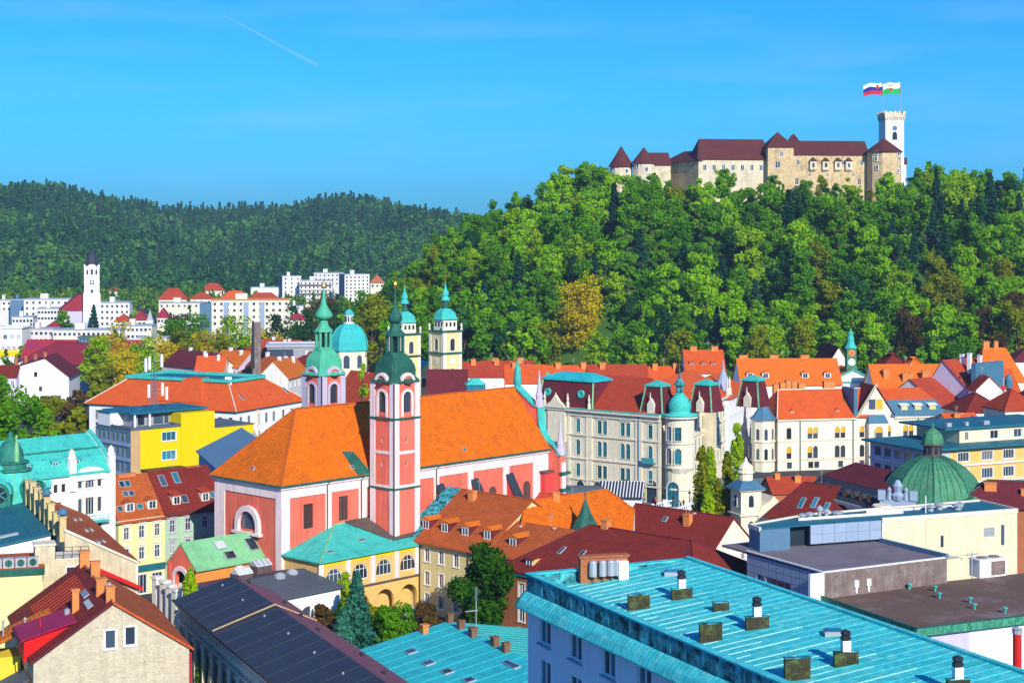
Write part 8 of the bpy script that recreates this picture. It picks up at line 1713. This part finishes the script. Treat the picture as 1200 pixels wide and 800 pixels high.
# right lower gravel roof
pA = P(1074, 736, 14); pB = P(1200, 721, 14); pL = P(959, 693.7, 14); d = pB - pA; an = math.atan2(d.y, d.x); LG = d.length + 30; DG = (pL - pA).length
mg = thing('gravel_roof_block', 'block with brown gravel flat roof edged in green copper, dotted with little vents', 'building', (pA.x, pA.y, 0), an)
b = MB(); b.box(.3, LG, .3, DG + .5, 13.2, 13.55); b.build('roof', 'gravel_roof', mg)
c = MB(); c.box(.015, .985, -.06, .0, 13.0, 13.95); sh = c.mesh('edge_panel', 'copper_stained_green'); k = 0
while k < LG: link(sh, 'edge_panel', mg, loc=(k, 0, 0)); k += 1
c = MB(); c.box(-.06, .0, .015, .985, 13.0, 13.95); sh = c.mesh('edge_panel', 'copper_stained_green')
for k in range(int(DG)): link(sh, 'edge_panel', mg, loc=(0, k, 0))
b = MB(); b.box(-.1, LG, -.1, .3, 13.95, 14.05); b.box(-.1, .3, .3, DG, 13.95, 14.05); b.box(.001, LG, .001, .28, 12.9, 13.94); b.box(.001, .28, .3, DG, 12.9, 13.94); b.build('parapet', 'copper_deep', mg)
b = MB(); b.box(.6, 8.5, .6, DG, 0, 12.9); b.build('wall', 'lilac', mg); b = MB(); b.box(8.5, LG, .6, DG, 0, 12.9); b.build('wall', 'bright_white', mg)
def loc_of(o, px, py, z): l_ = P(px, py, z) - o.location; a = o.rotation_euler.z; return l_.x * math.cos(a) + l_.y * math.sin(a), -l_.x * math.sin(a) + l_.y * math.cos(a)
for px_, py_ in ((1066, 690.5), (1096, 693), (1101, 701), (1137, 706.5), (1142, 714), (1178, 718.5)):
    x, y = loc_of(mg, px_, py_, 13.5); b = MB(); b.lathe((x, y), [(.12, 13.5), (.12, 13.85), (.34, 14.2), (.34, 14.3), (.05, 14.33)], 8); b.build('roof_vent', 'copper', mg)
x, y = loc_of(mg, 1163, 676, 13.5); b = MB(); b.box(x - 2.2, x + 2.4, y, y + 2.2, 13.55, 15.9); b.box(x - 2.3, x + 2.5, y - .1, y + 2.3, 15.9, 16.05, 0)
b.box(x - .2, x + 2.2, y - .08, y - .01, 13.8, 15.7, 1)
for k in range(2): b.tube((x - .9 + 2.1 * k, y + 1.1, 16.05), (x - .9 + 2.1 * k, y + 1.1, 16.2), .75, n=12, m=1)
tag(b.build('air_conditioner', ['white_paint', 'brown_wall'], loc=tuple(mg.location), rz=an), 'white boxed air conditioning unit on the gravel roof by the cream wall', 'air conditioner')
b = MB(); b.tube((x - 3.4, y + .2, 13.5), (x - 3.4, y + .2, 17.2), .09, n=5); b.box(x - 4.2, x - 2.6, y + .1, y + .3, 16.8, 16.95); b.tube((x - 6.5, y + 2, 13.5), (x - 6.5, y + 2, 16.4), .07, n=5); b.tube((x - 6.5, y + 2, 16.4), (x - .5, y + 1, 16.8), .05, n=4); tag(b.build('pipework', 'zinc', loc=tuple(mg.location), rz=an), 'thin grey pipe frame left of the air conditioning unit', 'pipes')
q = PY(1192, 800, 150); b = MB(); b.tube((0, 0, 0), (0, 0, zat(742, 150)), .38, n=10); b.tube((0, 0, zat(742, 150)), (0, 0, zat(738, 150)), .44, n=10, m=1); b.lathe((0, 0), [(.4, zat(738, 150)), (.5, zat(736, 150)), (.1, zat(734, 150))], 8, m=1); tag(b.build('flue_pipe', ['red_paint', 'zinc'], loc=(q.x, q.y, 0)), 'red painted flue pipe at the right edge beside the gravel roof', 'pipe')
# ---------------------------------------------------------------- square, bridge, poplars, people
pv = MB(); pv.poly([P(700, 560, .12), P(900, 560, .12), P(900, 680, .12), P(700, 680, .12)]); tag(pv.build('square_paving', 'paving'), kind='structure')
def balustrade(p0, p1, lab):
    a, c = P(*p0, .12), P(*p1, .12); d = c - a; n = int(d.length / 1.0); o = thing('balustrade', lab, 'railing', tuple(a), math.atan2(d.y, d.x), 'white balustrades of the bridge')
    b = MB(); b.box(0, d.length, -.25, .25, 0, .3); b.box(0, d.length, -.25, .25, 1.05, 1.3); b.build('rail', 'bright_white', o)
    s = MB(); s.lathe((0, 0), [(.1, .3), (.2, .5), (.09, .8), (.14, 1.05)], 6); me = s.mesh('baluster', 'bright_white')
    for k in range(n): link(me, 'baluster', o, loc=(.5 + k, 0, 0))
    for k in range(3): q = MB(); q.box(-.4, .4, -.4, .4, 0, 1.7); q.lathe((0, 0), [(.1, 1.7), (.08, 3.4), (.3, 3.6), (.25, 4.0), (.05, 4.1)], 6, m=1); q.build('lamp_pier', ['bright_white', 'dark_metal'], o, loc=(d.length * k / 2, 0, 0))
balustrade((752, 600), (806, 588), 'white stone balustrade of the bridge nearest the corner building'); balustrade((768, 610), (808, 597), 'white stone balustrade in the middle of the bridge'); balustrade((800, 622), (822, 606), 'white stone balustrade of the bridge beside the poplars')
for k, (px_, py_, Y_, h, lab) in enumerate(((822, 636, 330, 18.5, 'leftmost tall slim poplar in front of the corner building'), (832, 628, 338, 17, 'second slim poplar from the left, behind its neighbours'), (852, 640, 326, 18, 'slim poplar left of the white corner tower'), (864, 632, 336, 22, 'tallest slim poplar beside the white corner tower'), (843, 640, 322, 13, 'short slim poplar low between the tall ones'), (829, 645, 318, 12, 'short bushy poplar at the river edge'))):
    p_ = PY(px_, py_, Y_); tree(p_.x, Y_, 0, 'pop', h + 1.5, 1.45, 'leaf_lime' if k % 2 else 'leaf_olive', lab, 'poplars by the river', 'poplar', n=60, size=.6, var=k, ncl=44)
for px_, py_, h, r, lab in ((733, 606, 8, 2.2, 'small bright green tree in front of the white awning'), (748, 610, 6, 2.0, 'small green tree right of the white awning'), (725, 600, 7, 1.8, 'small green tree left of the white awning')):
    p_ = P(px_, py_, 0); tree(p_.x, p_.y, 0, 'broad', h, r, 'leaf_mid', lab, None, n=40, size=.5, var=1)
q = PY(703, 572, 352); o = thing('market_awning', 'white pavilion with dark striped glass awning in front of the cream palace', 'pavilion', (q.x, q.y, 0), R(-8)); b = MB(); b.box(0, 8.6, 0, 5, 0, 6.4); b.build('wall', 'bright_white', o); b = MB(); b.loft([[(-.4, -1, 6.6 + z), (9, -1, 6.6 + z), (9, 5, 9.0 + z), (-.4, 5, 9.0 + z)] for z in (0, .15)]); b.build('awning_roof', 'slate_blue', o)
for k in range(14): b = MB(); b.loft([[(x, -1.02, 6.8), (x, 5, 9.2), (x, 5, 9.3), (x, -1.02, 6.9)] for x in (.1 + .66 * k, .32 + .66 * k)]); b.build('glazing_bar', 'frame_white', o)
q = PY(662, 568, 350); o = thing('arched_canopy', 'grey curved canopy roof beside the church facade', 'canopy', (q.x, q.y, 0), R(-4)); b = MB(); b.prism([(0, 0)] + [(y, 1.6 * math.sin(math.pi * y / 4)) for y in (.5, 1, 2, 3, 3.5)] + [(4, 0)], lambda y, z: (0, y, 7.4 + z), lambda y, z: (7.6, y, 7.4 + z)); b.build('canopy_roof', 'lead', o); b = MB()
for x in (.3, 2.6, 5, 7.3): b.box(x - .12, x + .12, .1, .4, 0, 7.4)
b.build('posts', 'zinc', o, kind='stuff'); b = MB(); b.box(.2, 7.4, 1, 3.8, 0, 7.2); b.build('glass_wall', 'window_glass', o)
def person(px, py, top, bot, lab):
    p_ = P(px, py, .12); o = thing('person', lab, 'person', (p_.x, p_.y, .12), random.uniform(0, 6.28), 'people walking on the square')
    b = MB()
    for s in (-1, 1): b.loft([[(s * .1 + .08 * math.cos(a) , .09 * math.sin(a) + (.18 * s if z < .3 else .05 * s), z) for a in (0, 1.57, 3.14, 4.71)] for z in (0, .45, .85)], 1)
    b.lathe((0, 0), [(.15, .82), (.19, 1.0), (.17, 1.2), (.22, 1.42), (.1, 1.5), (.06, 1.56)], 8, m=0)
    for s in (-1, 1): b.tube((s * .22, 0, 1.42), (s * .27, .06, .85), .055, .04, 5, m=0)
    b.lathe((0, 0), [(.05, 1.52), (.1, 1.58), (.115, 1.66), (.09, 1.75), (.03, 1.79)], 8, m=2); b.build('body', [top, bot, 'tan_wall'], o)
for i, (px_, py_) in enumerate(((757, 588), (768, 592), (783, 590), (793, 584), (801, 594), (812, 600), (776, 584), (788, 598), (806, 583))):
    t_, w_ = (('dark_metal', 'dark'), ('red_paint', 'red'), ('bright_white', 'white'), ('navy_paint', 'blue'))[i % 4]; person(px_, py_, t_, 'dark_metal' if i % 3 else 'blue_lead', f'tiny pedestrian in a {w_} top crossing the square by the bridge')
# courtyard trees and parked car below the arcade
for px_, py_, kind, h, r, mt_, nm, lab in ((400, 745, 'broad', 9.5, 3.0, 'leaf_lime', 'broadleaf_tree', 'bright lime tree in front of the ochre arcade'), (418, 768, 'con', 12.5, 3.2, 'needle_blue', 'conifer_tree', 'large blue green spruce in the courtyard'), (402, 772, 'con', 7.5, 2.0, 'needle_blue', 'conifer_tree', 'small pale spruce left of the large one'), (462, 762, 'broad', 6.6, 3.4, 'leaf_mid', 'broadleaf_tree', 'round green tree under the arcade arches'), (500, 750, 'broad', 5, 2.6, 'leaf_brown', 'broadleaf_tree', 'dark brownish bush beside the parked car'), (572, 755, 'broad', 14, 5.6, 'leaf_mid2', 'broadleaf_tree', 'big dense dark green tree before the yellow wing'), (440, 748, 'broad', 5, 2.2, 'leaf_olive', 'broadleaf_tree', 'small olive bush between spruce and arcade'), (380, 755, 'broad', 6, 2.2, 'leaf_brown', 'broadleaf_tree', 'dark brown bush under the white annex'), (233, 800, 'pop', 11, 1.3, 'leaf_lime', 'shrub', 'slim bright shrub in the lane beside the dark hall, lower'), (222, 765, 'pop', 12, 1.2, 'leaf_lime', 'shrub', 'slim bright shrub in the lane beside the dark hall, upper'), (248, 818, 'pop', 7, 1.8, 'leaf_mid', 'shrub', 'low green shrub in the lane at the lower edge')):
    p_ = P(px_, py_, .1); tree(p_.x, p_.y, 0, kind, h, r, mt_, lab, None, nm, n=90 if px_ != 572 else 150, size=.42 if px_ != 572 else .55, var=px_, ncl=56 if kind != 'con' and px_ != 572 else 76)
p_ = P(484, 722, 0); car = thing('parked_car', 'white car parked beneath the courtyard arches', 'car', (p_.x, p_.y, 0), CA)
b = MB(); pr = [(-2.1, .35), (2.1, .35), (2.15, .8), (1.5, .95), (-2.05, 1.0), (-2.15, .7)]; b.prism(pr, lambda x, z: (x, -.85, z), lambda x, z: (x, .85, z)); b.loft([[(-1.9, -.82, .98), (1.2, -.82, .95), (1.2, .82, .95), (-1.9, .82, .98)], [(-1.4, -.65, 1.48), (.4, -.65, 1.48), (.4, .65, 1.48), (-1.4, .65, 1.48)]], 1); b.box(-1.35, .35, -.6, .6, 1.481, 1.52); b.build('body', ['white_paint', 'teal_glass'], car)
c = MB(); c.tube((0, -.12, 0), (0, .12, 0), .33, n=12); me = c.mesh('wheel', 'dark_metal')
for x in (-1.35, 1.3):
    for y in (-.8, .8): link(me, 'wheel', car, loc=(x, y, .33))
for y in (-.55, .55): c = MB(); c.box(2.1, 2.17, y - .2, y + .2, .6, .78); c.build('headlight', 'pale_glass', car)
# ---------------------------------------------------------------- far town
def far_block(label, px0, px1, ytop, Y, depth=14, ang=.32, wall='white_plaster', floors=0, cols=0, side=None, bands=False, cap=None, rise=0, rm='red_tile', z0=0, cat='apartment block', name='apartment_block', group=None, w=1.5, h=1.6):
    zt_ = zat(ytop, Y); x0 = (px0 - CX) * Y / F; Wd = (px1 - px0) * Y / F / math.cos(ang)
    o = thing(name, label, cat, (x0, Y, 0), ang, group); ze = zt_ - rise
    b = MB(); b.box(0, Wd, 0, depth, z0, ze, 0); b.build('wall', wall, o)
    if side: b = MB(); b.box(-.3, -.003, -.1, depth, z0, ze); b.build('side_wall', side, o)  # left side away from the sun: its shade is painted in as blue grey
    if rise: roof(o, 'hip', Wd, depth, ze, rise, rm, ov=.6, ax='x' if Wd > depth else 'y')
    else:
        b = MB(); b.box(-.3, Wd + .3, -.3, depth + .3, ze, ze + .5); b.build('roof', cap or 'zinc', o)
        q = MB(); q.box(Wd * .3, Wd * .45, depth * .3, depth * .6, ze + .5, ze + 3.2); q.build('roof_cabin', wall, o)
    if floors:
        fh = min(3.3, (ze - 4) / floors); key = ('fw', w, h)
        if key not in PC:
            c = MB(); c.box(-w/2, w/2, -.08, .0, 0, h, 1); c.box(-w/2 + .12, w/2 - .12, -.11, -.08, .12, h - .12, 0); c.box(-w/2 - .1, w/2 + .1, -.22, .0, -.15, 0, 1); PC[key] = c.mesh('window', ['window_glass', 'trim_white'])
        for j in range(floors):
            for k in range(cols): link(PC[key], 'window', o, loc=(Wd * (k + .5) / cols, -.005, ze - 2.6 - fh * j))
            if bands: c = MB(); c.box(.3, Wd - .3, -1.3, -.01, ze - 3.6 - fh * j, ze - 2.7 - fh * j); c.build('balcony', 'trim_white' if j % 2 else 'brown_wall', o)
    return o
Y = 900; st = thing('church', 'slim white church tower with dark pointed helm and red nave roof, far left', 'church', ((107.5 - CX) * Y / F, Y, 0), .25); hw = 3.9
b = MB(); b.box(-hw * 1.12, hw * 1.12, -hw * 1.12, hw * 1.12, 0, zat(344, Y)); b.box(-hw, hw, -hw, hw, zat(344, Y), zat(313, Y)); b.build('tower', 'bright_white', st)
b = MB()
for k in range(4):
    T = Matrix.Rotation(k * math.pi / 2, 4, 'Z'); b.prism([(hw * .62 * math.cos(math.pi * i / 6) + s * 0, zat(313, Y) + 1.6 * math.sin(math.pi * i / 6)) for i in range(7) for s in (0,)], lambda x, z, T=T: T @ Vector((x, -hw - .1, z)), lambda x, z, T=T: T @ Vector((x, -hw + 1.2, z)))
    for z in (331, 344): b.box(-hw - .3, hw + .3, -hw - .3, hw + .3, zat(z, Y), zat(z, Y) + .5) if k == 0 else None
b.build('gable_cornice', 'trim_white', st)
b = MB(); b.lathe((0, 0), [(hw * .98, zat(312, Y)), (hw * .92, zat(306, Y)), (hw * .6, zat(298, Y)), (.2, zat(292, Y)), (.1, zat(289, Y)), (.3, zat(288, Y)), (.05, zat(287, Y))], 8, .39); b.build('helm', 'slate_blue', st)
for k in (0, 3):
    T = Matrix.Translation((-hw, -hw, 0)) @ fmat(k, 2 * hw, 2 * hw)
    for x, z, w, h in ((1.6, 321.5, .9, 2.6), (3.9, 321.5, 1.1, 3.0), (6.2, 321.5, .9, 2.6), (3.3, 333, .9, 2.2), (4.6, 333, .9, 2.2), (3.9, 344, 1.2, 2.4)): b = MB(); b.poly([(p[0], -.06, p[1]) for p in arch_pts(w, h, 6)]); b.build('window', 'dark_recess', st, mtx=T @ Matrix.Translation((x, 0, zat(z, Y))))
b = MB(); b.box(-16, -hw * 1.12, 0, 30, 0, zat(364, Y)); b.build('nave', 'lilac', st); b = MB(); b.prism([(-17, zat(364, Y)), (-hw * 1.1, zat(364, Y)), (-hw * 1.1, zat(347, Y)), (-6, zat(344, Y))], lambda x, z: (x, -.4, z), lambda x, z: (x, 32, z)); b.build('nave_roof', 'magenta_tile', st)
for a in (
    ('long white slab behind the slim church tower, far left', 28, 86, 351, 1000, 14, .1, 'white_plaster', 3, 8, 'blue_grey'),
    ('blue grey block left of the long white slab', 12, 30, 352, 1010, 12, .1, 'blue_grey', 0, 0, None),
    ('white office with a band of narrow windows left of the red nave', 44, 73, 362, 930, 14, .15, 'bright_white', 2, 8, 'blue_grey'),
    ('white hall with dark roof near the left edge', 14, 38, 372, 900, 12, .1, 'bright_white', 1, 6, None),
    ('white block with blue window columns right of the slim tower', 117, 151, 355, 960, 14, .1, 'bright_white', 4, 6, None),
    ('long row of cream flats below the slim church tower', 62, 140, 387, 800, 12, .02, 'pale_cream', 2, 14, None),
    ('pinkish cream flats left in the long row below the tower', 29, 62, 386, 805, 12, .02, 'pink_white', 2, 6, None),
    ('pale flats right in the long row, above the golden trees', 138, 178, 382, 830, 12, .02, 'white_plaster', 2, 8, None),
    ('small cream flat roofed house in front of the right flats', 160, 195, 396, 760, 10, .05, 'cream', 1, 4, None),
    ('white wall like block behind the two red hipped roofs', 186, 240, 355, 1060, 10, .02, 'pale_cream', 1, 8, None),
    ('white house with dark windows left of the orange capped slab', 209, 234, 370, 900, 10, .1, 'bright_white', 2, 5, 'blue_grey'),
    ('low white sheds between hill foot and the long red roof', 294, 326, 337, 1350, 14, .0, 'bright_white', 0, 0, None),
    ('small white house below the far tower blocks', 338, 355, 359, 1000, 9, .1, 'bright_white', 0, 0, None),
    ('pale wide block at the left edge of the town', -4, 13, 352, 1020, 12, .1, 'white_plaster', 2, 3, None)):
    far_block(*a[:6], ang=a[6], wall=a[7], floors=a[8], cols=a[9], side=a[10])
o = far_block('big white apartment slab with orange roof cap and end wall toned blue for shade', 248, 338, 352, 860, 16, .12, 'pale_cream', 4, 12, 'blue_grey', cap='chimney_orange')
b = MB(); b.box(-6, -.31, .5, 15, 0, zat(356, 860)); b.build('end_block', 'blue_grey', o)  # blue grey stands in for shade on the end of the white slab
for x in (6, 16, 24): b = MB(); b.box(x, x + 2.4, -.3, -.001, 3, zat(354, 860)); b.build('stair_band', 'steel_panel', o)
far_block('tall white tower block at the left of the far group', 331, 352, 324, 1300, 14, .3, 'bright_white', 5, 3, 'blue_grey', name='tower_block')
far_block('long balconied white slab in the middle of the far group', 351, 389, 329, 1290, 14, .05, 'white_plaster', 5, 8, None, True, name='tower_block')
far_block('white block standing behind the balconied slab', 368, 402, 320, 1380, 14, .05, 'white_plaster', 3, 7, None, name='tower_block')
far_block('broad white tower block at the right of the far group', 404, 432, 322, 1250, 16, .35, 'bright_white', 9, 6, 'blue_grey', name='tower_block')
for lab, x0, x1, yt, Y_, rise, rm_ in (
    ('cream house with wide red hipped roof below the ridge', 186, 218, 338, 1080, 7, 'red_tile'), ('low red roofed house right of the widest red hip', 223, 249, 343, 1075, 4, 'red_tile'), ('white house with red roof high at the hill foot', 236, 262, 332, 1400, 6, 'red_tile'), ('red roofed terrace above the orange capped slab', 258, 292, 341, 1120, 6, 'vermilion_tile'), ('long red roofed terrace left of the far tower blocks', 290, 327, 343, 1150, 5, 'red_tile'), ('little red roof left of the small white spire', 156, 171, 364, 900, 5, 'magenta_tile'), ('little red roof right of the small white spire', 184, 196, 361, 905, 5, 'magenta_tile'), ('tiny red roofed house at the foot of the wooded ridge', 128, 139, 336, 1420, 4, 'red_tile'), ('dark roofed cream house among trees at the castle hill foot', 485, 504, 363, 745, 5, 'wine_tile'), ('red roofed house high on the left flank of castle hill', 434, 450, 322, 1050, 5, 'brick_red'), ('red roofs in front of the white block right of the tower', 134, 152, 368, 900, 4, 'red_tile'), ('red roof between the white office and the nave', 52, 72, 376, 880, 4, 'magenta_tile'), ('small red roofed house beside the dark trees', 338, 358, 366, 940, 4, 'magenta_tile'), ('white villa with dark roof in the ridge woods', 62, 70, 341, 1450, 3, 'wine_tile')):
    far_block(lab, x0, x1, yt, Y_, 11, .1, 'pale_cream', 1, 3, None, rise=rise, rm=rm_, cat='house', name='far_house', z0=-2)
q = PY(176, 375, 880); b = MB(); b.box(-1.6, 1.6, -1.6, 1.6, 0, q.z); b.lathe((0, 0), [(2.1, q.z), (.1, q.z + 5.4)], 4, .78, m=1); tag(b.build('small_spire', ['white_plaster', 'zinc'], loc=(q.x, q.y, 0)), 'small white turret with pale pointed roof among red roofs', 'turret')
# roofs between the squares and the castle hill
for lab, x0, x1, ye, Y_, d_, rise, rm_, ch in (
    ('red roofed houses right of the yellow cathedral towers', 541, 596, 441, 540, 12, 4, 'red_tile', 2), ('wine red roof in front of the cathedral gable', 500, 547, 462, 430, 14, 5.5, 'wine_tile', 0), ('red roof left of the mansard pavilion', 592, 640, 448, 505, 13, 4.5, 'vermilion_tile', 1), ('low red roof behind the mansard pavilion', 640, 700, 446, 520, 12, 4, 'vermilion_tile', 2), ('long plain red roof behind the corner palace', 690, 760, 450, 500, 13, 5, 'red_tile', 1), ('red roof left of the tall dormered house', 757, 806, 447, 520, 11, 4, 'vermilion_tile', 2), ('red roof under the trees left of the yellow tree', 565, 625, 436, 600, 10, 3.4, 'red_tile', 2), ('dark red roof between pavilion and onion dome', 700, 735, 443, 560, 10, 3.5, 'dark_red_tile', 1)):
    z = zat(ye, Y_); wd = (x1 - x0) * Y_ / F; house('old_town_house', lab, ((x0 - CX) * Y_ / F, Y_), .02, wd, d_, 0, z, 'white_plaster', 'gable', rise, rm_, {}, far=True, chim=[(wd * (.25 + .5 * k), d_ * .4, z + rise * .7, 1.6, 1, 2.2) for k in range(ch)], cm='chimney_orange')
q = PY(547, 460, 420); o = thing('glass_pavilion', 'small teal glass roofed pavilion behind the orange church roof', 'pavilion', (q.x, q.y, 0), .1); b = MB(); b.box(0, 4.6, 0, 4.6, 0, zat(451, 420)); b.build('wall', 'teal_glass', o); b = MB(); b.loft([[(-.3, -.3, zat(451, 420)), (4.9, -.3, zat(451, 420)), (4.9, 4.9, zat(451, 420)), (-.3, 4.9, zat(451, 420))], [(1.6, 1.6, zat(444, 420)), (3, 1.6, zat(444, 420)), (3, 3, zat(444, 420)), (1.6, 3, zat(444, 420))]]); b.build('roof', 'copper', o)
q = PY(632, 440, 515); o = thing('copper_pavilion', 'small flat teal roofed attic above the red roofs behind the church front', 'pavilion', (q.x - 3, q.y, 0), .0); b = MB(); b.box(0, 6, 0, 5, 0, zat(440, 515)); b.build('wall', 'brick_red', o); b = MB(); b.loft([[(-.4, -.4, zat(440, 515)), (6.4, -.4, zat(440, 515)), (6.4, 5.4, zat(440, 515)), (-.4, 5.4, zat(440, 515))], [(1, 1.5, zat(434, 515)), (5, 1.5, zat(434, 515)), (5, 3.5, zat(434, 515)), (1, 3.5, zat(434, 515))]]); b.build('roof', 'copper', o)
# trees of the far town read as one loose mass
sub = []
for _ in range(900):
    y = random.uniform(1180, 1500) if random.random() < .72 else random.uniform(700, 1180); px = random.uniform(-20, 470); x = (px - CX) * y / F
    sub.append((x, y, 0))
for _ in range(160): y = random.uniform(760, 1250); px = random.uniform(330, 470); sub.append(((px - CX) * y / F, y, 0))
forest('suburb_greenery', sub, .62, 'far_green', rng.uniform(.1, 1, len(sub)))
for i, (px, yt, Y_, kk) in enumerate(((446, 352, 690, 4), (462, 360, 660, 1), (478, 352, 700, 2), (498, 352, 705, 1), (455, 335, 760, 2), (515, 372, 650, 1), (545, 365, 655, 2), (565, 378, 648, 1), (590, 380, 650, 2), (610, 385, 648, 0), (628, 388, 650, 1), (640, 380, 655, 4), (535, 345, 690, 1), (560, 350, 690, 0), (700, 395, 655, 3), (725, 385, 660, 1), (755, 392, 655, 0), (790, 390, 655, 4), (745, 398, 650, 3), (820, 392, 655, 1))):
    m_, w_ = KIND[kk]; x = (px - CX) * Y_ / F; hz = max(0, float(hill_z(np.array(x), np.array(Y_)))); lab = f'{w_} tree among the roofs at the foot of castle hill'; tree(x, Y_, hz, 'broad', 19, 6.2, m_, lab, lab, n=48, size=.95, var=i % 3, sc=(zat(yt, Y_) - hz) / 19)
# aerials and dishes on the older roofs
for i, (o, Lh, Dh, zr_, rk) in enumerate(HOUSES):
    if rk == 'shed' or i % 3 == 2: continue
    x, y = Lh * random.uniform(.35, .65), Dh / 2 + .1; b = MB(); h = random.uniform(1.8, 3.2); b.tube((x, y, zr_ - .4), (x, y, zr_ + h), .035, n=4)
    for k in range(4): b.box(x - .5 + .06 * k, x + .5 - .06 * k, y - .02, y + .02, zr_ + h - .1 - .25 * k, zr_ + h - .06 - .25 * k)
    b.box(x - .02, x + .02, y - .6, y + .6, zr_ + h - .5, zr_ + h - .46); b.build('aerial', 'zinc', o)
    if i % 2: b = MB(); b.lathe((x + 1.2, y - .6), [(.02, zr_ - .1), (.25, zr_ + .02), (.4, zr_ + .2)], 9); b.build('dish', 'white_paint', o)
# ---------------------------------------------------------------- vapour trail and the air
b = MB(); a, c = PY(262, 18, 9000), PY(372, 77, 9000); pts = [a.lerp(c, t) for t in np.linspace(0, 1, 12)]
for i, (p, q) in enumerate(zip(pts, pts[1:])): b.tube(p, q, 3 + i * .7, 3 + (i + 1) * .7, 6)
tag(b.build('vapour_trail', 'cloud_wisp'), kind='stuff')
hz = MB(); hz.box(-3500, 3500, -60, 3900, -1, 150); ho_ = hz.build('haze', 'dark_recess'); ho_.data.materials.clear()
hm2 = bpy.data.materials.new('haze_air'); hm2.use_nodes = True; t_ = hm2.node_tree; t_.nodes.clear(); vo = N(t_, 'ShaderNodeVolumePrincipled'); vo.inputs['Color'].default_value = (.62, .82, 1, 1); vo.inputs['Density'].default_value = HAZE; vo.inputs['Anisotropy'].default_value = .2
ou = N(t_, 'ShaderNodeOutputMaterial'); t_.links.new(vo.outputs[0], ou.inputs['Volume']); ho_.data.materials.append(hm2); tag(ho_, kind='stuff')
